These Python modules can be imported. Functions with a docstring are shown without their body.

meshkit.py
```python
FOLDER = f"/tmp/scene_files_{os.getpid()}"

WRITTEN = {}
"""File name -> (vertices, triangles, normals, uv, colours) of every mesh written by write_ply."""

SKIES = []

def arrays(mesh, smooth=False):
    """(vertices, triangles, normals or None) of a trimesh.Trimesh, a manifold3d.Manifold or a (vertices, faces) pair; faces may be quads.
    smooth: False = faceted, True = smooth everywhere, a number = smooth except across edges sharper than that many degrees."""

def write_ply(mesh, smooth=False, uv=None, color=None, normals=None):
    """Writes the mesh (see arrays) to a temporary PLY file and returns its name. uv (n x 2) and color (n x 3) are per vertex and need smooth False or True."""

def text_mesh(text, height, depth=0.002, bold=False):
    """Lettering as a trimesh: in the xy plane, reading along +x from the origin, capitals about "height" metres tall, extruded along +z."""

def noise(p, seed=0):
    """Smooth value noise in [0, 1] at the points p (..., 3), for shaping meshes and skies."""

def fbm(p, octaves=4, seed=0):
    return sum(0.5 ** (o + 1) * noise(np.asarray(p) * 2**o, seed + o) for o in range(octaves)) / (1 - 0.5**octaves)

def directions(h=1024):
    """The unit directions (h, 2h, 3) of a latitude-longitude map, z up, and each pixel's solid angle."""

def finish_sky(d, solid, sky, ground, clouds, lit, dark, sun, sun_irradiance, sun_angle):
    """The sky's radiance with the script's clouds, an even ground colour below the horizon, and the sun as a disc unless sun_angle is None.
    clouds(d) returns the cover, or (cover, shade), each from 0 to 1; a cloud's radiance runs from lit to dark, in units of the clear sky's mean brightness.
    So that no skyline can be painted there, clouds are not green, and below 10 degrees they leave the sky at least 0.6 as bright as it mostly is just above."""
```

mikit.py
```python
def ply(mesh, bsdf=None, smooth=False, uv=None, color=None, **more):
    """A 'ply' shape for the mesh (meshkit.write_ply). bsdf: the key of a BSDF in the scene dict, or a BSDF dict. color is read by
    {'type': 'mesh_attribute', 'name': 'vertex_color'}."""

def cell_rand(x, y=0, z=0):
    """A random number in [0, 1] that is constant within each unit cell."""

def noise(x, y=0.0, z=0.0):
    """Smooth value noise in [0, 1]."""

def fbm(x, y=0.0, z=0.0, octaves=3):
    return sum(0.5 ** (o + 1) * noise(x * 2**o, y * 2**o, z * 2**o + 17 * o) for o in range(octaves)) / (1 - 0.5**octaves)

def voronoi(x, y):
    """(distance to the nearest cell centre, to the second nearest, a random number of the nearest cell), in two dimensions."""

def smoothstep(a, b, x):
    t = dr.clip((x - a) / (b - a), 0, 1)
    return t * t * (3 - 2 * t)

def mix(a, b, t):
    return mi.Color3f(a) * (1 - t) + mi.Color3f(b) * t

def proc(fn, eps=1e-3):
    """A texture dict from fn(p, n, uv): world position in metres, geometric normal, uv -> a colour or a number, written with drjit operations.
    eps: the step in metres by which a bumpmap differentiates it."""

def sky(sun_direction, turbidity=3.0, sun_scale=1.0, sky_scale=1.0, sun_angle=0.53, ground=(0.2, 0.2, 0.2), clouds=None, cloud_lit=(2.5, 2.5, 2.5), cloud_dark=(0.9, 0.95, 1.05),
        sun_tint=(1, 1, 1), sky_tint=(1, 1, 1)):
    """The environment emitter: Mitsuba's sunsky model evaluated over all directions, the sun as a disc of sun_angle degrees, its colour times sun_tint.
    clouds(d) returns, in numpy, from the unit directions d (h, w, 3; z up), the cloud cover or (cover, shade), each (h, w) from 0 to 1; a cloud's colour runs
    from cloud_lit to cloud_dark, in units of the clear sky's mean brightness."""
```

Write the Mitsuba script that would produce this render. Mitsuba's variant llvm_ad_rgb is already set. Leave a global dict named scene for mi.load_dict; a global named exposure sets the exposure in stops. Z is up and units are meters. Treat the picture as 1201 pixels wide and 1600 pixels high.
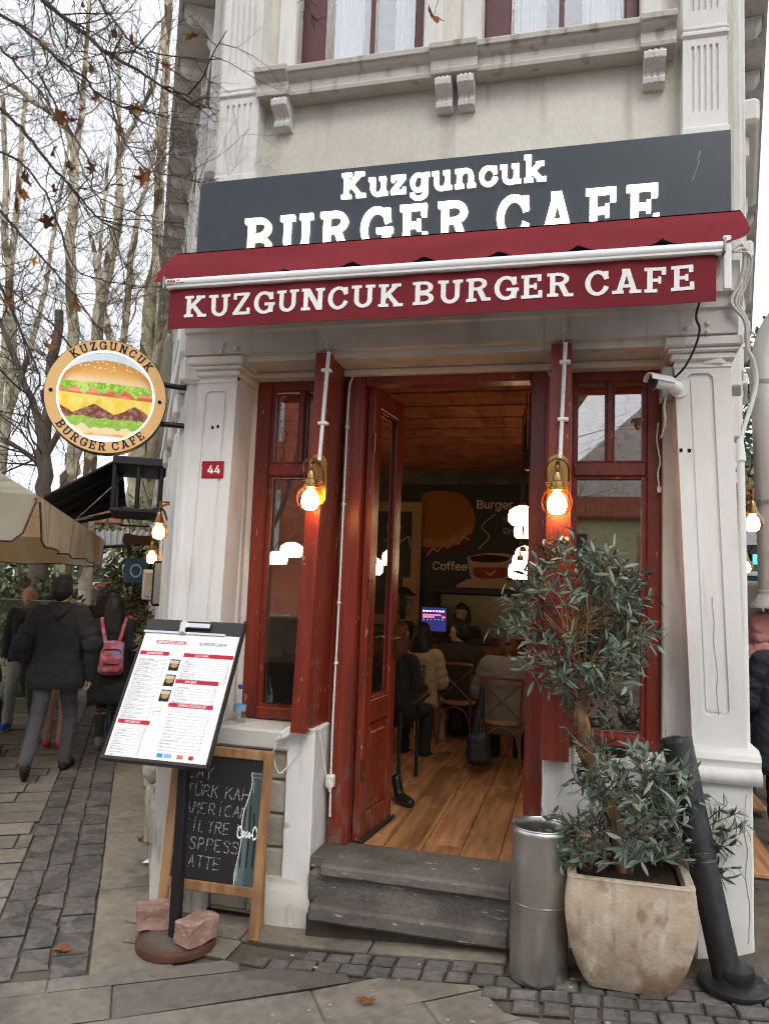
import math, random
import numpy as np, trimesh, manifold3d as m3, shapely, drjit as dr, mitsuba as mi, mikit, meshkit
from shapely.geometry import Polygon, LineString, Point, box as sbox
from shapely.ops import unary_union
from shapely import affinity

# ---------------------------------------------------------------- camera, sky, exposure
scene, labels = {}, {}
F, YAW, PITCH, ROLL = 1202.0, 0.24935, 0.09412, 0.03666
fwd = np.array([-math.sin(YAW) * math.cos(PITCH), math.cos(YAW) * math.cos(PITCH), math.sin(PITCH)])
rgt = np.array([math.cos(YAW), math.sin(YAW), 0.0])
upv = np.cross(rgt, fwd)
upr = -math.sin(ROLL) * rgt + math.cos(ROLL) * upv
EYE = np.array([0.0, 0.0, 1.6])
scene['camera'] = {'type': 'perspective', 'fov': math.degrees(2 * math.atan(600.5 / F)), 'fov_axis': 'x', 'near_clip': 0.02, 'far_clip': 2000.0,
                   'to_world': mi.ScalarTransform4f().look_at(origin=EYE.tolist(), target=(EYE + fwd).tolist(), up=upr.tolist())}
scene['sky'] = mikit.sky((0.35, -0.75, 0.85), turbidity=4, sun_scale=0.22, sun_angle=25, clouds=lambda d: (np.ones(d.shape[:2]), 0.38 - 0.38 * meshkit.fbm(d * 2.2, 4)),
                         cloud_lit=(2.42, 2.5, 2.66), cloud_dark=(1.5, 1.58, 1.74), sun_tint=(0.82, 0.96, 1.16), ground=(0.16, 0.15, 0.14))
scene['sky']['sampling_weight'] = 6.0
exposure = 2.55
RNG = np.random.default_rng(7)
RND = random.Random(11)

# ---------------------------------------------------------------- helpers: names, labels, meshes
def fresh(key):
    if key not in scene and key not in labels and not any(k.startswith(key + '__') for k in TAKEN):
        TAKEN.add(key)
        return key
    n = COUNT.get(key, 0)
    while True:
        n += 1
        k = f'{key}_{n:03d}'
        if k not in scene and k not in labels and k not in TAKEN:
            COUNT[key] = n
            TAKEN.add(k)
            return k
TAKEN, COUNT = set(), {}

def thing(name, label, cat=None, group=None, kind=None):
    k = fresh(name)
    labels[k] = {'label': label}
    if cat: labels[k]['category'] = cat
    if group: labels[k]['group'] = group
    if kind: labels[k]['kind'] = kind
    return k

def put(mesh, mat, smooth=False, name=None, parent=None, label=None, kind=None, **more):
    """one mesh of the scene: a part under parent, or the thing itself (name None)"""
    if isinstance(mesh, list): mesh = join(mesh)
    k = parent if name is None else fresh(parent + '__' + name if parent else name)
    scene[k] = mikit.ply(mesh, mat, smooth=smooth, **more)
    if label or kind:
        labels.setdefault(k, {})
        if label: labels[k]['label'] = label
        if kind: labels[k]['kind'] = kind
    return k

def tm(v, f): return trimesh.Trimesh(np.asarray(v, float), np.asarray(f), process=False)
def join(ms):
    ms = [m for m in ms if m is not None]
    return trimesh.util.concatenate(ms) if len(ms) > 1 else ms[0]
_C = [(x, y, z) for x in (-1, 1) for y in (-1, 1) for z in (-1, 1)]
def _chf():
    p = []
    for c in _C:
        for a in range(3):
            p.append([c[k] * (1.0 if k == a else 0.9) for k in range(3)])
    h = trimesh.convex.convex_hull(np.array(p, float))
    P = np.array(p)
    idx = [int(np.argmin(((P - v) ** 2).sum(1))) for v in h.vertices]
    return np.array([[idx[i] for i in f] for f in h.faces])
_CHF = _chf()
def bx(x0, x1, y0, y1, z0, z1, b=0.004):
    """box with chamfered edges"""
    c = np.array([(x0 + x1) / 2, (y0 + y1) / 2, (z0 + z1) / 2]); h = np.abs(np.array([x1 - x0, y1 - y0, z1 - z0])) / 2
    b = min(b, h.min() * 0.6)
    v = []
    for s in _C:
        for a in range(3):
            v.append([c[k] + s[k] * (h[k] - (0 if k == a else b)) for k in range(3)])
    return tm(v, _CHF.copy())
def poly_mesh(p, d):
    ms = [trimesh.creation.extrude_polygon(g, d, engine='earcut') for g in getattr(p, 'geoms', [p]) if g.area > 1e-9]
    return join(ms)
def asp(p): return p if hasattr(p, 'area') else Polygon(p)
def prz(p, z0, z1):
    m = poly_mesh(asp(p), z1 - z0); m.vertices[:, 2] += z0; return m
def pry(p, y0, y1):
    """polygon in (x, z) extruded along y"""
    m = poly_mesh(asp(p), y1 - y0); v = m.vertices.copy()
    return tm(np.stack([v[:, 0], y1 - v[:, 2], v[:, 1]], 1), m.faces)
def prx(p, x0, x1):
    """profile in (y, z) extruded along x"""
    m = poly_mesh(asp(p), x1 - x0); v = m.vertices.copy()
    return tm(np.stack([x0 + v[:, 2], v[:, 0], v[:, 1]], 1), m.faces)
def crs(a, b): return np.array([a[1] * b[2] - a[2] * b[1], a[2] * b[0] - a[0] * b[2], a[0] * b[1] - a[1] * b[0]])
def tube(pts, r, n=8, cap=True):
    p = np.asarray(pts, float); r = np.broadcast_to(np.asarray(r, float), (len(p),))
    t = np.gradient(p, axis=0); t /= np.linalg.norm(t, axis=1, keepdims=True) + 1e-12
    a = crs(t[0], [0, 0, 1.0] if abs(t[0][2]) < 0.9 else [1.0, 0, 0]); a /= np.linalg.norm(a)
    ring = []; ang = np.arange(n) * 2 * np.pi / n
    for i in range(len(p)):
        a = a - t[i] * (a @ t[i]); a /= np.linalg.norm(a) + 1e-12
        b = crs(t[i], a)
        ring.append(p[i] + r[i] * (np.cos(ang)[:, None] * a + np.sin(ang)[:, None] * b))
    v = np.vstack(ring); k = np.arange(n); f = []
    for i in range(len(p) - 1):
        A, B = i * n + k, i * n + (k + 1) % n
        f.append(np.stack([A, B, B + n], 1)); f.append(np.stack([A, B + n, A + n], 1))
    f = np.vstack(f)
    if cap:
        e = (len(p) - 1) * n
        f = np.vstack([f, [[0, j + 1, j] for j in range(1, n - 1)], [[e, e + j, e + j + 1] for j in range(1, n - 1)]])
    return tm(v, f)
def spline(pts, n=8):
    """Catmull-Rom through pts"""
    p = np.asarray(pts, float); q = np.vstack([2 * p[0] - p[1], p, 2 * p[-1] - p[-2]]); out = []
    for i in range(1, len(q) - 2):
        for u in np.linspace(0, 1, n, endpoint=False):
            a, b, c, d = q[i - 1:i + 3]
            out.append(0.5 * (2 * b + (c - a) * u + (2 * a - 5 * b + 4 * c - d) * u * u + (3 * b - a - 3 * c + d) * u ** 3))
    return np.array(out + [p[-1]])
def lathe(prof, n=32, center=(0, 0, 0)):
    """(r, z) profile round z"""
    p = np.array(prof, float); ang = np.arange(n) * 2 * np.pi / n
    v = np.stack([np.outer(p[:, 0], np.cos(ang)), np.outer(p[:, 0], np.sin(ang)), np.repeat(p[:, 1:2], n, 1)], -1).reshape(-1, 3) + center
    k = np.arange(n); f = []
    for i in range(len(p) - 1):
        A, B = i * n + k, i * n + (k + 1) % n
        f += [np.stack([A, B, B + n], 1), np.stack([A, B + n, A + n], 1)]
    m = tm(v, np.vstack(f))
    return m
def sph(c, r, n=2, s=(1, 1, 1)):
    m = trimesh.creation.icosphere(n, 1.0); return tm(m.vertices * np.array(s) * r + np.array(c), m.faces)
def xf(m, M): m = m.copy(); m.apply_transform(M); return m
def place(m, loc=(0, 0, 0), rz=0, rx=0, ry=0, s=1):
    """scale, rotate about x, y, z (degrees), then move"""
    R = trimesh.transformations.euler_matrix(math.radians(rx), math.radians(ry), math.radians(rz), 'sxyz')
    M = np.eye(4); M[:3, :3] = R[:3, :3] * s; M[:3, 3] = loc
    return xf(m, M)
def frame_to(m, o, ex, ey, ez):
    M = np.eye(4); M[:3, 0], M[:3, 1], M[:3, 2], M[:3, 3] = ex, ey, ez, o
    return xf(m, M)
def man(m): return m3.Manifold(m3.Mesh(np.asarray(m.vertices, np.float32), np.asarray(m.faces, np.uint32)))
def unman(M):
    q = M.to_mesh(); return trimesh.Trimesh(q.vert_properties[:, :3].astype(float), q.tri_verts, process=False)
def welded(m):
    m = trimesh.Trimesh(m.vertices, m.faces, process=True); m.merge_vertices(); return m
def cut(a, bs):
    A = man(welded(a))
    for b in bs: A = A - man(welded(b))
    return unman(A)
def rough(m, amp, scale, seed=0, along=None):
    """displace vertices by smooth noise"""
    v = m.vertices
    d = np.stack([meshkit.fbm(v * scale + 13.1 * k, 3, seed + k) - 0.5 for k in range(3)], 1) * 2 * amp
    return tm(v + (d if along is None else d * np.array(along)), m.faces)
def dense(m, l):
    M = man(welded(m)).refine_to_length(l); return unman(M)

# ---------------------------------------------------------------- materials
P, N, FB, SS, MX, VOR, CR = mikit.proc, mikit.noise, mikit.fbm, mikit.smoothstep, mikit.mix, mikit.voronoi, mikit.cell_rand
def rgb(c): return {'type': 'rgb', 'value': [float(x) for x in c]}
def dif(name, c): scene[name] = {'type': 'twosided', 'b': {'type': 'diffuse', 'reflectance': c if isinstance(c, dict) else rgb(c)}}; return name
def prn(name, c, rough=0.5, metal=0.0, spec=0.5, bump=None, bscale=1.0, **k):
    b = {'type': 'principled', 'base_color': c if isinstance(c, dict) else rgb(c), 'roughness': rough if isinstance(rough, dict) else float(rough), 'metallic': float(metal), 'specular': float(spec), **k}
    if bump is not None: b = {'type': 'bumpmap', 'arbitrary': P(bump, eps=0.002), 'scale': float(bscale), 'bsdf': b}
    scene[name] = {'type': 'twosided', 'b': b}; return name
def difb(name, c, bump, bscale=1.0, eps=0.002):
    scene[name] = {'type': 'twosided', 'b': {'type': 'bumpmap', 'arbitrary': P(bump, eps=eps), 'scale': float(bscale), 'bsdf': {'type': 'diffuse', 'reflectance': c if isinstance(c, dict) else rgb(c)}}}
    return name
C3 = mi.Color3f
def white_fn(p, n, uv):
    g = FB(p.x * 2.3, p.y * 2.3, p.z * 1.1, 4); s = FB(p.x * 26, p.y * 26, p.z * 2.5, 3); k = FB(p.x * 9, p.y * 9, p.z * 9, 4)
    c = MX((0.74, 0.73, 0.705), (0.64, 0.625, 0.595), SS(0.35, 0.75, g))
    c = MX(c, (0.44, 0.41, 0.36), SS(0.60, 0.80, s) * 0.30)
    chip = SS(0.70, 0.74, k) * SS(1.2, 0.2, p.z) 
    return MX(c, (0.36, 0.31, 0.25), chip * 0.8)
def white_bump(p, n, uv): return FB(p.x * 7, p.y * 7, p.z * 5, 4) * 0.0035 + N(p.x * 60, p.y * 60, p.z * 45) * 0.0006
difb('white_paint', P(white_fn), white_bump)
def cream_fn(p, n, uv):
    g = FB(p.x * 3, p.y * 3, p.z * 3, 4); s = FB(p.x * 18, p.y * 18, p.z * 1.6, 3)
    c = MX((0.66, 0.64, 0.605), (0.53, 0.51, 0.475), SS(0.3, 0.7, g))
    return MX(c, (0.33, 0.30, 0.26), SS(0.55, 0.78, s) * 0.45)
difb('cream_paint', P(cream_fn), white_bump)
def stucco_fn(p, n, uv):
    g = FB(p.x * 1.7, p.y * 1.7, p.z * 1.9, 5); s = FB(p.x * 15, p.y * 3, p.z * 0.9, 4); f = N(p.x * 120, p.y * 120, p.z * 40)
    c = MX((0.68, 0.655, 0.58), (0.58, 0.555, 0.485), SS(0.3, 0.7, g))
    c = MX(c, (0.34, 0.315, 0.265), SS(0.5, 0.78, s) * SS(3.2, 4.2, p.z) * 0.6)
    return c * (0.95 + 0.1 * f)
difb('stucco', P(stucco_fn), lambda p, n, uv: FB(p.x * 14, p.y * 14, p.z * 22, 3) * 0.002)
def dirt_fn(p, n, uv):
    s = FB(p.x * 22, p.y * 22, p.z * 3, 4); g = FB(p.x * 4, p.y * 4, p.z * 4, 3)
    c = MX((0.62, 0.60, 0.55), (0.52, 0.495, 0.44), g)
    return MX(c, (0.17, 0.15, 0.125), SS(0.55, 0.76, s) * 0.6)
difb('stained_plaster', P(dirt_fn), white_bump)
def red_fn(p, n, uv):
    g = FB(p.x * 60, p.y * 60, p.z * 2.4, 3); k = FB(p.x * 5, p.y * 5, p.z * 3, 3); ch = FB(p.x * 90, p.y * 90, p.z * 14, 3)
    c = MX((0.215, 0.030, 0.0145), (0.145, 0.019, 0.010), SS(0.3, 0.7, g) * 0.6 + 0.4 * k)
    c = MX(c, (0.075, 0.020, 0.014), SS(.52, .72, FB(p.x * 11, p.y * 11, p.z * 1.3 + 5, 4)) * .65)
    c = MX(c, (0.16, 0.11, 0.085), SS(.45, .75, FB(p.x * 30, p.y * 30, p.z * 9, 3)) * SS(1.0, .3, p.z) * .7)
    return MX(c, (0.40, 0.27, 0.21), SS(0.765, 0.79, ch) * 0.75)
prn('red_wood', P(red_fn), 0.34, spec=0.5, bump=lambda p, n, uv: FB(p.x * 55, p.y * 55, p.z * 2.0, 3) * 0.0012)
prn('plum_wood', (0.085, 0.021, 0.022), 0.4)
def stone_fn(p, n, uv):
    g = FB(p.x * 4, p.y * 4, p.z * 6, 5); f = N(p.x * 90, p.y * 90, p.z * 90); w = FB(p.x * 16, p.y * 40, p.z * 60, 3)
    c = MX((0.165, 0.150, 0.130), (0.105, 0.095, 0.082), SS(0.3, 0.7, g))
    c = MX(c, (0.44, 0.41, 0.36), SS(0.72, 0.77, w) * 0.6)
    return c * (0.8 + 0.4 * f)
difb('step_stone', P(stone_fn), lambda p, n, uv: FB(p.x * 20, p.y * 20, p.z * 20, 4) * 0.008)
def block_fn(p, n, uv):
    g = FB(p.x * 5, p.y * 5, p.z * 5, 5); f = N(p.x * 80, p.y * 80, p.z * 80)
    return MX((0.42, 0.385, 0.31), (0.31, 0.275, 0.215), SS(0.3, 0.7, g)) * (0.88 + 0.24 * f)
difb('beige_stone', P(block_fn), lambda p, n, uv: FB(p.x * 30, p.y * 30, p.z * 30, 4) * 0.005)
def slabtone(p):
    g = FB(p.x * 1.3, p.y * 1.3, 0.0, 4); f = FB(p.x * 34, p.y * 34, 0.0, 3); b = CR(dr.floor(p.x * 2.1), dr.floor(p.y * 2.3))
    c = MX((0.245, 0.215, 0.185), (0.185, 0.162, 0.138), SS(0.25, 0.75, g)) * (0.78 + 0.44 * f)
    st = FB(p.x * 3.2 + 9, p.y * 3.2, 4.0, 4)
    return MX(c, (0.075, 0.064, 0.053), SS(0.58, 0.74, st) * 0.4)
def slab_b(p, n, uv): return FB(p.x * 24, p.y * 24, 0.0, 4) * 0.008
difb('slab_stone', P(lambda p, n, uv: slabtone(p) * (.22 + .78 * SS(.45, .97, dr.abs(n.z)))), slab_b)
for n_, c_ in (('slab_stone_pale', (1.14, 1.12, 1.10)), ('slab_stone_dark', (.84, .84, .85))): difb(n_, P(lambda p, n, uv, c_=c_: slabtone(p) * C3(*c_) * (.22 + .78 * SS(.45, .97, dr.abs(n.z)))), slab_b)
difb('ground_dirt', P(lambda p, n, uv: slabtone(p) * C3(0.58, 0.55, 0.52)), lambda p, n, uv: FB(p.x * 24, p.y * 24, 0.0, 4) * 0.01)
def cob_fn(p, n, uv):
    f = FB(p.x * 50, p.y * 50, p.z * 50, 3); g = CR(p.x * 7.1, p.y * 8.3)
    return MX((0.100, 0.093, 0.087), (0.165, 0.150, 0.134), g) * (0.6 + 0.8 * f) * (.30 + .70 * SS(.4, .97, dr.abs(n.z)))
difb('cobble_stone', P(cob_fn), lambda p, n, uv: FB(p.x * 45, p.y * 45, p.z * 45, 3) * 0.006)
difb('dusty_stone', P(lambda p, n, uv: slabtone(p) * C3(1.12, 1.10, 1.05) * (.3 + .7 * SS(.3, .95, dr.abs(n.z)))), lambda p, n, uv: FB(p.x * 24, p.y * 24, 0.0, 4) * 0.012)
# ---------------------------------------------------------------- the ground
def sst(a, b, x):
    t = np.clip((np.asarray(x, float) - a) / (b - a), 0, 1); return t * t * (3 - 2 * t)
def gz(x, y):
    x, y = np.asarray(x, float), np.asarray(y, float)
    z = 0.08 * np.clip(x + 1.2, 0, 2.2)
    return z + 0.10 * sst(0.45, 0.85, x) * sst(3.1, 3.7, y)
LD, LO, LC = np.array([-.525, .851, 0]), np.array([-.851, -.525, 0]), np.array([-1.96, 3.55, 0])
RD, RO, RC = np.array([.182, .983, 0]), np.array([.983, -.182, 0]), np.array([.66, 3.55, 0])
def lw(s, o, z=0): return LC + LD * s + LO * o + np.array([0, 0, z])
def rw(s, o, z=0): return RC + RD * s + RO * o + np.array([0, 0, z])
def to_l(m): return frame_to(m, LC, LD, LO, [0, 0, 1])
def to_r(m): return frame_to(m, RC, RD, RO, [0, 0, 1])
xs = np.concatenate([[-160, -80, -40, -20], np.arange(-12, 6.01, 0.2), [10, 20, 40, 80, 160]])
ys = np.concatenate([[-120, -60, -30, -12, -6], np.arange(-2, 12.01, 0.2), [16, 24, 40, 80, 160]])
X, Y = np.meshgrid(xs, ys)
nx = len(xs)
ff = [[j * nx + i, j * nx + i + 1, (j + 1) * nx + i + 1, (j + 1) * nx + i] for j in range(len(ys) - 1) for i in range(nx - 1)]
ff = np.array(ff)
scene['pavement'] = mikit.ply((np.stack([X, Y, gz(X, Y) - 0.012], -1).reshape(-1, 3), ff), 'ground_dirt', smooth=True)
labels['pavement'] = {'label': 'street pavement of stone slabs and cobbles in front of the cafe', 'kind': 'structure'}

def slab(poly, lift=0.0, h=0.04, b=0.006):
    """one paving piece: polygon in xy, chamfered top, following the ground"""
    poly = np.asarray(poly, float); c = poly.mean(0)
    inn = c + (poly - c) * (1 - b / np.linalg.norm(poly - c, axis=1).mean())
    n = len(poly)
    z1 = gz(poly[:, 0], poly[:, 1]) + lift
    v = np.vstack([np.c_[poly, z1 - h], np.c_[poly, z1 - b * 0.7], np.c_[inn, gz(inn[:, 0], inn[:, 1]) + lift]])
    f = []
    for i in range(n):
        j = (i + 1) % n
        for a in (0, n): f += [[a + i, a + j, a + n + j], [a + i, a + n + j, a + n + i]]
    v = np.vstack([v, [[*c, float(gz(c[0], c[1])) + lift]]]); f += [[3 * n, 2 * n + i, 2 * n + (i + 1) % n] for i in range(n)]
    return tm(v, f)
def quad_in(T, u0, u1, v0, v1, j=0.0):
    q = np.array([[u0, v0], [u1, v0], [u1, v1], [u0, v1]]) + RNG.uniform(-j, j, (4, 2))
    return np.array([T(*p) for p in q])
def lwxy(s, o): return (LC + LD * s + LO * o)[:2]
# slabs of the street: rows run away from the side wall, o = distance from the wall, s = along the street
zone = Polygon([(-1.42, 3.15), (-.36, 3.15), (-.30, 3.06), (-.24, 2.97), (-.02, 2.88), (.08, 2.79), (1.05, 2.79), (1.7, 3.3), (1.7, 6), (-1.42, 6)])
wallz = Polygon([lwxy(-.62, -.6), lwxy(-.62, .715), lwxy(30, .715), lwxy(30, -.6)])
allslab = []
for i, s0 in enumerate(np.arange(-4.4, 12.0, 0.245)):
    o = -3.6 - RND.random() * .6
    while o < 6.2:
        w = .62 if o > .3 else RND.uniform(.62, .95)
        e_ = .008 if s0 > -.7 else .0025
        q = Polygon(quad_in(lwxy, s0 + e_, s0 + 0.245 - e_, o + e_ / 2, o + w - e_ / 2, 0.001)).buffer(0).difference(zone).difference(wallz)
        if isinstance(q, shapely.MultiPolygon): q = max(q.geoms, key=lambda g: g.area)
        if q.area > .012:
            c = np.array(q.centroid.coords[0])
            if c[1] > 1.0 and -1.05 < c[0] / max(c[1], .1) < .62 and c[0] < 1.3:
                poly = np.array(shapely.geometry.polygon.orient(q.simplify(.003)).exterior.coords)[:-1]
                allslab.append((float(np.hypot(*c)), slab(poly, RND.uniform(-0.002, 0.002), b=0.006)))
        o += w
allslab.sort(key=lambda t: t[0])
vis_ = allslab[:285]
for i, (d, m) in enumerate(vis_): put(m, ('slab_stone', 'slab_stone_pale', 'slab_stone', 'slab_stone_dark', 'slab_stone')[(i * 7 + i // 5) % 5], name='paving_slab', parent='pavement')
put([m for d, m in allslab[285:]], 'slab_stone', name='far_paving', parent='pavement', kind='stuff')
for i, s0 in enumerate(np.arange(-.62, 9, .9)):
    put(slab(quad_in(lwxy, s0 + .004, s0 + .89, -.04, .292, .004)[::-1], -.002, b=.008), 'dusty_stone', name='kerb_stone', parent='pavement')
# dark setts along the foot of the side wall
setts = []
for i, s0 in enumerate(np.arange(-0.62, 9.0, 0.20)):
    for o0, o1, ds in ((0.297, 0.445, 0.0), (0.451, 0.575, 0.09), (0.581, 0.71, 0.03)):
        q = quad_in(lwxy, s0 + ds + 0.006, s0 + ds + 0.194, o0, o1, 0.006)[::-1]
        m = slab(q, RND.uniform(-0.003, 0.004), b=0.008)
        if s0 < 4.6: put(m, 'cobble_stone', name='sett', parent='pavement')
        else: setts.append(m)
put(setts, 'cobble_stone', name='far_sett', parent='pavement', kind='stuff')
for x0_, x1_ in ((-2.02, -1.45), (-1.445, -.86), (-.855, -.27)):
    put(slab(np.array([[x0_, 3.335], [x1_, 3.335], [x1_, 3.56], [x0_, 3.56]]), .003, b=.008), 'dusty_stone', name='kerb_stone', parent='pavement')
put(slab(np.array([[-1.92, 3.16], [-1.43, 3.16], [-1.43, 3.33], [-2.0, 3.33]]), .002, b=.008), 'dusty_stone', name='kerb_stone', parent='pavement')
# cobbles before the steps and round the planter
def cobrow(y0, dy, x0, x1, w=0.105, skew=0.0):
    x = x0
    while x < x1:
        ww = w * RND.uniform(0.85, 1.2)
        q = np.array([[x, y0 + skew * (x - x0)], [x + ww - 0.009, y0 + skew * (x + ww - x0)], [x + ww - 0.009, y0 + dy + skew * (x + ww - x0)], [x, y0 + dy + skew * (x - x0)]]) + RNG.uniform(-.004, .004, (4, 2))
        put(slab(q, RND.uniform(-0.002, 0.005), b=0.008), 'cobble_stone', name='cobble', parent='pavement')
        x += ww
cobrow(3.245, 0.082, -1.12, 0.95); cobrow(3.155, 0.082, -1.36, 0.95)
cobrow(3.065, 0.082, -0.34, 0.98); cobrow(2.975, 0.082, -0.22, 1.0); cobrow(2.885, 0.082, 0.0, 1.0); cobrow(2.795, 0.082, 0.1, 1.0)
cobrow(3.33, 0.08, 0.75, 1.6); cobrow(3.42, 0.08, 0.85, 1.6)
# ---------------------------------------------------------------- the cafe building
B = thing('cafe_building', 'old white corner building with burger cafe behind red timber door and windows', 'building')
def bp(mesh, mat, name, smooth=False, parent=B, label=None): return put(mesh, mat, smooth, name, parent, label)
W_ = 'white_paint'
def quadpoly(b0, b1, zb, t0, t1, zt): return [(b0, zb), (b1, zb), (t1, zt), (t0, zt)]
# lower pilasters with sunk panels
def panel(x0, x1, z0, z1, dx, r=0.03):
    p = Polygon([(x0 + dx, z0), (x1 + dx, z0), (x1, z1), (x0, z1)])
    return p.buffer(-r, join_style=1).buffer(r)
sh = pry(quadpoly(0.474, 0.688, 0.97, 0.398, 0.632, 2.66), 3.55, 3.86)
pnl = panel(0.452, 0.560, 1.10, 2.58, 0.062)
bp(cut(sh, [pry(pnl.difference(pnl.buffer(-0.016)), 3.54, 3.562), pry(pnl.buffer(-0.014), 3.54, 3.556)]), W_, 'pilaster', 30)
bp(pry(quadpoly(-1.985, -1.735, 0.86, -1.928, -1.706, 2.66), 3.55, 3.86) if False else cut(pry(quadpoly(-1.985, -1.735, 0.86, -1.928, -1.706, 2.66), 3.55, 3.86),
   [pry(panel(-1.88, -1.755, 1.0, 2.56, -0.045).difference(panel(-1.88, -1.755, 1.0, 2.56, -0.045).buffer(-0.014)), 3.54, 3.558)]), W_, 'pilaster', 30)
def capital(x0, x1):
    ms = []
    for (z0, z1, e) in ((2.60, 2.618, 0.006), (2.635, 2.668, 0.018), (2.668, 2.69, 0.032), (2.69, 2.735, 0.045)):
        ms.append(bx(x0 - e, x1 + e, 3.55 - e, 3.85, z0, z1, 0.007))
    return join(ms)
bp(capital(0.40, 0.632), W_, 'capital', 30)
bp(capital(-1.928, -1.706), W_, 'capital', 30)
# pedestal and base of the right pilaster
bp(rough(dense(bx(0.478, 0.70, 3.50, 3.86, 0.1, 0.845, 0.008), 0.05), 0.004, 6), W_, 'pedestal', 30)
prof = [(3.86, 0.84), (3.475, 0.84), (3.462, 0.856), (3.458, 0.875), (3.465, 0.893), (3.486, 0.905), (3.486, 0.918), (3.478, 0.935), (3.488, 0.955), (3.535, 0.975), (3.86, 0.975)]
bp(prx(prof, 0.452, 0.728), W_, 'base_moulding', 40)
bp(rough(dense(bx(-2.0, -1.722, 3.50, 3.86, 0.0, 0.86, 0.008), .04), .006, 10), 'stained_plaster', 'pedestal', 30)
dif('crack_dark', (.22, .20, .18))
crk = np.array([(.553, 1.60), (.556, 1.55), (.562, 1.48), (.559, 1.42), (.567, 1.34), (.574, 1.27), (.570, 1.20), (.577, 1.13), (.579, 1.08)])
bp(tube(spline(np.c_[crk[:, 0], np.full(9, 3.5515), crk[:, 1]], 4) + RNG.normal(0, .0005, (33, 3)) * [1, .1, 1], .0010, 4), 'crack_dark', 'crack')
crk = np.array([(.672, .80), (.664, .66), (.676, .58), (.668, .48), (.682, .36), (.676, .22)])
bp(tube(spline(np.c_[crk[:, 0], np.full(6, 3.4985), crk[:, 1]], 5) + RNG.normal(0, .0006, (26, 3)) * [1, .1, 1], .0011, 4), 'crack_dark', 'crack')
for x, z in ((.428, 2.235), (.462, 2.233), (-1.83, 2.37), (-1.80, 2.375), (-1.70, 2.62)): bp(sph((x, 3.5495, z), .008, 1, (1, .3, 1.2)), 'joint_dark', 'hole')
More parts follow.
